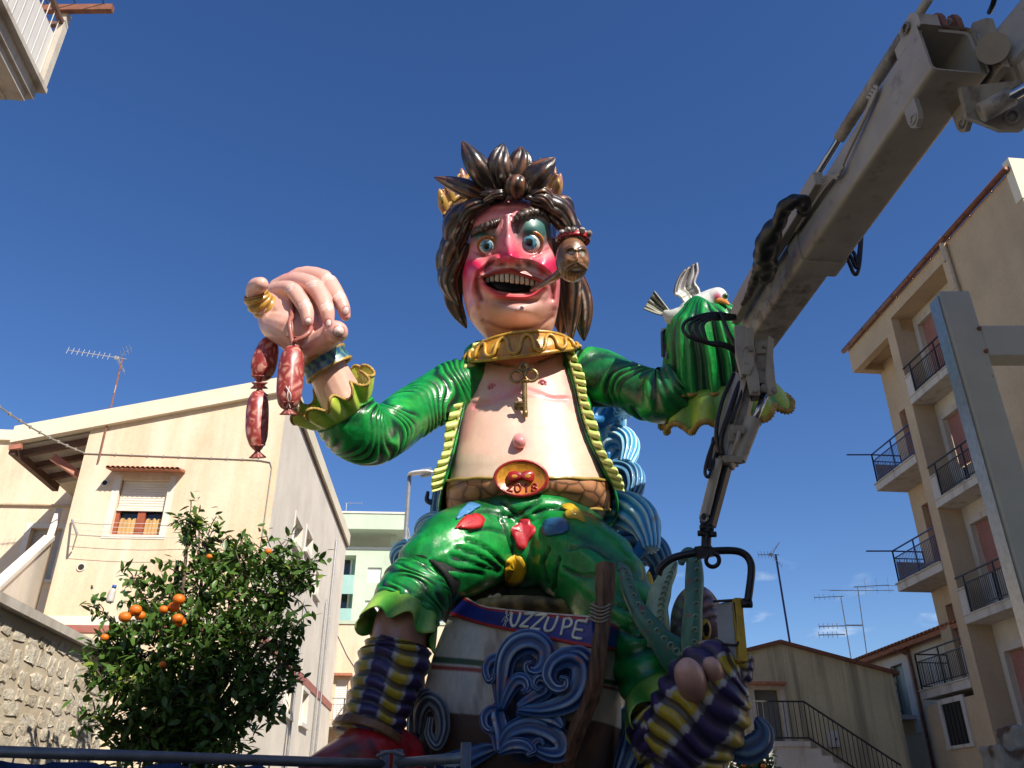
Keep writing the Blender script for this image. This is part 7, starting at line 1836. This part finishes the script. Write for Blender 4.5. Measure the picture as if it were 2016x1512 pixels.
while z > 1.5:
    h = R2.uniform(.12, .27); s = 2.0 + R2.uniform(0, .15)
    while s < W1 - .1:
        w = R2.uniform(.13, .27) if R2.random() > .2 else R2.uniform(.27, .38)
        n = 13; a = np.linspace(0, 2 * math.pi, n, endpoint=False) + R2.uniform(0, .5)
        rx, rz = w * .5, h * .5; q = np.stack([np.sign(np.cos(a)) * np.abs(np.cos(a)) ** .45 * rx, np.sign(np.sin(a)) * np.abs(np.sin(a)) ** .45 * rz], 1) * R2.uniform(.68, 1.05, (n, 2))
        c_ = (s + w / 2, z - h / 2 + R2.uniform(-.045, .045)); d = R2.uniform(.005, .015); v = []
        for k, o in ((1.0, -.02), (.98, d * .8), (.86, d)):
            for x, y in q * k: v.append(WF.pt(c_[0] + x, c_[1] + y, o + R2.uniform(-.005, .005)))
        v.append(WF.pt(*c_, d * 1.08)); f = gridf(3, n, True) + [(2 * n + i, 2 * n + (i + 1) % n, 3 * n) for i in range(n)]
        mk('stone', v, f, M['stone'], RWALL, smooth=True, sharp=30)
        s += w + R2.uniform(.01, .05)
    z -= h + R2.uniform(.0, .025)
M['bark'] = plain('bark', (.13, .095, .065), .9, 0, .4, 9, .02)
M['leaf'], lnt, lb_ = newmat('citrus_leaf', .38, 0, .4)
li = lnt.nodes.new('ShaderNodeAttribute'); li.attribute_name = 'Col'
lnt.links.new(li.outputs['Color'], lb_.inputs['Base Color'])
tr = lnt.nodes.new('ShaderNodeBsdfTranslucent'); tr.inputs['Color'].default_value = (.10, .20, .02, 1); ms = lnt.nodes.new('ShaderNodeMixShader'); ms.inputs[0].default_value = .13
lnt.links.new(lb_.outputs[0], ms.inputs[1]); lnt.links.new(tr.outputs[0], ms.inputs[2]); lnt.links.new(ms.outputs[0], lnt.nodes['Material Output'].inputs['Surface'])
M['fruit'] = plain('orange_peel', (.72, .17, .008), .42, 0, .15, 30, .004)
LEAF = np.array([(0, 0, 0), (.5, .34, .07), (1.05, .46, .06), (1.7, .30, -.05), (2.2, 0, -.2), (1.7, -.30, -.05), (1.05, -.46, .06), (.5, -.34, .07), (.6, 0, -.02), (1.1, 0, -.05), (1.7, 0, -.1)])
LEAFF = [(0, 1, 8), (1, 2, 9, 8), (2, 3, 10, 9), (3, 4, 10), (0, 8, 7), (7, 8, 9, 6), (6, 9, 10, 5), (5, 10, 4)]
def citrus(name, label, blobs, trunk, Y0, seed, scale, dens, nleaf, fruits, twigs, group=None, limbs=()):
    g_ = np.random.default_rng(seed)
    t = thing(name, trunk[0], label, 'tree', group)
    mb = MB(); mb.tube(spline(trunk, 20), np.linspace(.11, .05, 20) * scale, 10); mb.build('trunk', M['bark'], t, smooth=True)
    P_, A_, Lb = [], [], []
    mb = MB()
    for (a, b, dy, r) in blobs:
        c_ = P(a, b, Y0 + dy); R = r * S(c_)
        k0 = np.array(trunk[-1]) * .6 + np.array(trunk[1]) * .4
        mb.tube(spline([k0, (k0 + c_) / 2 + g_.normal(size=3) * .08, c_], 10), np.linspace(.035, .012, 10) * scale, 6)
        nt_ = max(3, int(twigs * (r / 80.0) ** 2))
        for _ in range(nt_):
            d = g_.normal(size=3); d /= np.linalg.norm(d); rad = R * g_.uniform(.35, 1.0) ** .6
            e = c_ + d * rad; u = d * .6 + np.array([0, 0, .5]) + g_.normal(size=3) * .45; u /= np.linalg.norm(u)
            mb.tube(spline([c_ + d * rad * .25, c_ + d * rad * .7 + g_.normal(size=3) * .02, e + u * .06], 5), .006 * scale, 4)
            for j in range(nleaf):
                P_.append(e + u * g_.uniform(-.16, .12) * scale + g_.normal(size=3) * .035 * scale); q = u * .35 + g_.normal(size=3) * .75 + np.array([0, -.1, -.18]); A_.append(q / np.linalg.norm(q)); Lb.append(g_.uniform(.75, 1.25) * .05 * scale)
    mb.build('limbs', M['bark'], t, smooth=True)
    P_, A_, Lb = np.array(P_), np.array(A_), np.array(Lb)
    dist = np.linalg.norm(P_ - EYE, axis=1) - .0; order = np.argsort(dist)
    V, C = [], []
    for i in range(len(P_)):
        x = A_[i]; zz = np.array([0, -.25, 1.0]) + g_.normal(size=3) * .45; y = np.cross(zz, x); y /= np.linalg.norm(y); zz = np.cross(x, y)
        V.append(P_[i] + (LEAF[:, :1] * x + LEAF[:, 1:2] * y + LEAF[:, 2:] * zz) * Lb[i])
        k = g_.random(); C.append((np.array((.038, .092, .016)) * (1 - k) + np.array((.09, .17, .032)) * k) if g_.random() > .06 else np.array((.16, .22, .03)))
    near = set(order[:300].tolist())
    for i in order[:300]: mk('leaf', V[i], LEAFF, M['leaf'], t, col=np.tile(C[i], (11, 1)))
    rest = [i for i in range(len(P_)) if i not in near]
    v = np.concatenate([V[i] for i in rest]); cc = np.repeat(np.array([C[i] for i in rest]), 11, axis=0)
    f = [tuple(x + 11 * k for x in q) for k in range(len(rest)) for q in LEAFF]
    mk('foliage', v, f, M['leaf'], t, col=cc, kind='stuff')
    for (a, b, dy, r) in fruits:
        c_ = P(a, b, Y0 + dy); R = r * S(c_); v, q, d = sphere(c_, np.array([R, R, R * .88]), 24, 16)
        v = v - d * (np.exp(-((1 - np.abs(d[:, 2])) / .06) ** 2) * R * .12)[:, None]
        mk('orange', v, q, M['fruit'], t)
    return t
bl = [(a_, b_, c_2, d_ * .92) for a_, b_, c_2, d_ in [(372, 1022, 0, 36), (405, 1062, .1, 52), (450, 1095, .2, 62), (535, 1085, .1, 48), (590, 1112, 0, 46), (560, 1160, .2, 66), (480, 1160, .1, 84), (395, 1150, .2, 78), (310, 1175, -.1, 58), (262, 1140, -.2, 22), (205, 1205, -.3, 18), (235, 1240, -.3, 26), (245, 1275, -.3, 46), (205, 1275, -.3, 36), (300, 1280, -.3, 76), (390, 1270, -.2, 96), (490, 1260, 0, 84), (560, 1235, .1, 44), (535, 1320, .1, 62), (575, 1300, .1, 26), (240, 1335, -.4, 52), (205, 1320, -.4, 34), (330, 1360, -.3, 88), (440, 1360, -.1, 96), (530, 1385, .1, 48), (180, 1410, -.4, 20), (210, 1420, -.4, 34), (280, 1430, -.3, 62), (370, 1445, -.2, 76), (455, 1430, 0, 66), (330, 1490, -.2, 60), (420, 1500, -.1, 60), (250, 1480, -.3, 36)]]
fr = [(352, 1180, -.75, 12), (342, 1196, -.65, 11.5), (350, 1218, -.75, 11), (355, 1225, -.68, 11), (322, 1200, -.7, 9), (267, 1201, -.75, 12), (246, 1215, -.78, 12), (276, 1212, -.68, 10.5), (206, 1255, -.6, 8), (412, 1096, -.3, 6), (528, 1086, -.12, 7), (320, 1308, -.85, 7)]
tb0 = P(395, 1560, 8.6) * (1, 1, 0)
citrus('orange_tree', 'dense orange tree bearing fruit in front of the peach house', bl, [tb0, tb0 + (.03, 0, .8), P(385, 1480, 8.5), P(400, 1330, 8.5), P(410, 1230, 8.5)], 8.5, 5, 1.0, 1, 11, fr, 47)
tb0 = P(1490, 1560, 15.5) * (1, 1, 0)
citrus('orange_tree', 'top of a small orange tree behind the striped foot', [(1465, 1508, 0, 20), (1490, 1505, 0, 22), (1512, 1514, 0, 22), (1490, 1530, 0, 36)], [tb0, tb0 + (0, 0, 1), P(1490, 1540, 15.5)], 15.5, 8, 1.1, 1, 9, [(1465, 1506, -.4, 5), (1478, 1504, -.4, 4.5), (1503, 1508, -.4, 5.5)], 200)
# bottle and pole in the tree
BTL = thing('plastic_bottle', P(222, 1165, 8.1), 'clear plastic bottle with blue cap hung in the orange tree', 'bottle')
v, f, T, TH = loft(*pxpath([(216, 1186, 8.1, 1), (216, 1185, 8.1, 7), (219, 1172, 8.1, 7), (222, 1163, 8.1, 6), (224, 1158, 8.1, 3)], 24), 16); M['plastic'] = plain('cloudy_plastic', (.55, .52, .48), .25, 0, .1, 9); mk('body', v, f, M['plastic'], BTL)
g = MB(); g.tube([P(224, 1158, 8.1), P(226, 1152, 8.1)], .02, 12); M['bluecap'] = plain('blue_cap', (.02, .12, .5), .4, 0, .1, 9); g.build('cap', M['bluecap'], BTL, smooth=True)
g = MB(); g.tube([P(347, 1130, 8.6), P(350, 1104, 8.6)], .022, 8); g.tube([P(347, 1130, 8.6), P(365, 1540, 8.6) * (1, 1, 0)], .022, 8); tag(g.build('support_pole', M['blacksteel']), 'dark metal support pole standing inside the orange tree', 'pole')
M['fencezinc'] = plain('dull_galvanised', (.17, .18, .19), .5, .6, .25, 15)
# crowd barrier fence with blue tarpaulin
M['tarp'], tnt, tb2 = newmat('blue_tarpaulin', .5, 0, .3); tnt.links.new(ramp(tnt, noise(tnt, 5, 6), [(.3, (.008, .018, .06)), (.7, (.025, .05, .15))]), tb2.inputs['Base Color']); bump(tnt, tb2, noise(tnt, 12, 5), .02)
def panel(a, b, label, z):
    t = thing('mesh_fence', (a + b) / 2 * (1, 1, 0), label, 'fence', 'mesh fence panels in front of the float')
    a, b = np.array([a[0], a[1], z]), np.array([b[0], b[1], z])
    g = MB(); g.tube([a, b], .021, 12); g.build('top_rail', M['fencezinc'], t, smooth=True)
    g = MB(); g.tube([a * (1, 1, 0) + (0, 0, .15), b * (1, 1, 0) + (0, 0, .15)], .021, 12); g.build('bottom_rail', M['fencezinc'], t, smooth=True)
    for e in (a, b):
        g = MB(); g.tube([e * (1, 1, 0), e + (0, 0, .055)], .021, 12); g.build('post', M['fencezinc'], t, smooth=True)
    g = MB(); L_ = np.linalg.norm(b - a); n = int(L_ / .06)
    for k in range(1, n): p = a + (b - a) * k / n; g.bar(p - (0, 0, z - .15), p, .005, up=(1, 0, 0))
    for k in range(1, 9): g.bar(a - (0, 0, k * .2), b - (0, 0, k * .2), .005)
    g.build('wire_mesh', M['fencezinc'], t, kind='stuff')
    return t
zf = 1.85
f0, f1, f2 = P(-330, 1459, 3.1), P(757, 1499, 4.0), P(917, 1488, 3.66)
panel(f0, f1, 'long steel mesh fence panel along the lower left edge', zf)
panel(P(783, 1500, 3.98), f2, 'short steel mesh fence panel right of the red shoe', zf + .003)
g = MB()
for z in (zf - .03,): c_ = (f1 + P(783, 1500, 3.98)) / 2; g.tube(spline([(f1[0] - .03, f1[1] - .03, zf + .03), (c_[0], c_[1] - .05, zf + .045), (P(783, 1500, 3.98)[0] + .03, 3.95, zf + .03)], 12), .008, 8)
tag(g.build('fence_clamp', M['fencezinc']), 'bent wire clamp joining the two mesh fence panels', 'clamp')
n, m = 90, 14; V = []
for j in range(m):
    for i in range(n):
        k = i / (n - 1); p = f0 * (1 - k) + f1 * k; zz = (zf - .028 - .012 * abs(math.sin(k * 17)) - .008 * math.sin(k * 41)) * (1 - j / (m - 1)) + .05 * j / (m - 1)
        V.append((p[0] + .02 * math.sin(i * .9 + j), p[1] - .05 + .02 * math.sin(i * .55 + j * .7), zz))
tag(solid(mk('tarpaulin', V, gridf(m, n), M['tarp'], None), .004), 'dark blue tarpaulin tied behind the long mesh fence', 'tarpaulin')
# broken rusty pillar at the lower right
mb = MB(); 
for a, b, y, r_ in ((1990, 1550, 5.5, 26), (1996, 1505, 5.5, 22), (1999, 1470, 5.5, 20), (1996, 1448, 5.5, 18), (1962, 1500, 5.5, 13), (1953, 1478, 5.5, 9), (1958, 1540, 5.5, 18), (1972, 1520, 5.5, 14)):
    c_ = P(a, b, y); mb.box(c_, EX * r_ * S(c_) * .8, np.array([0, .12, 0]), np.array([0, .02, 1]) * r_ * S(c_))
c_ = P(1985, 1560, 5.5); mb.box(np.array([c_[0], c_[1], .8]), EX * .16, np.array([0, .13, 0]), np.array([0, 0, .9]))
V, N, f = remesh(mb, .016, 3); V = V + N * (hull_noise(V, 26, 3) * .012)[:, None]; k = sm(.1, .45, hull_noise(V, 14, 8))
tag(mk('broken_pillar', V, f, M['matt'], None, col=mix((.34, .31, .24), (.12, .065, .035), k)), 'crumbling rust stained pillar stump at the lower right corner', 'pillar')
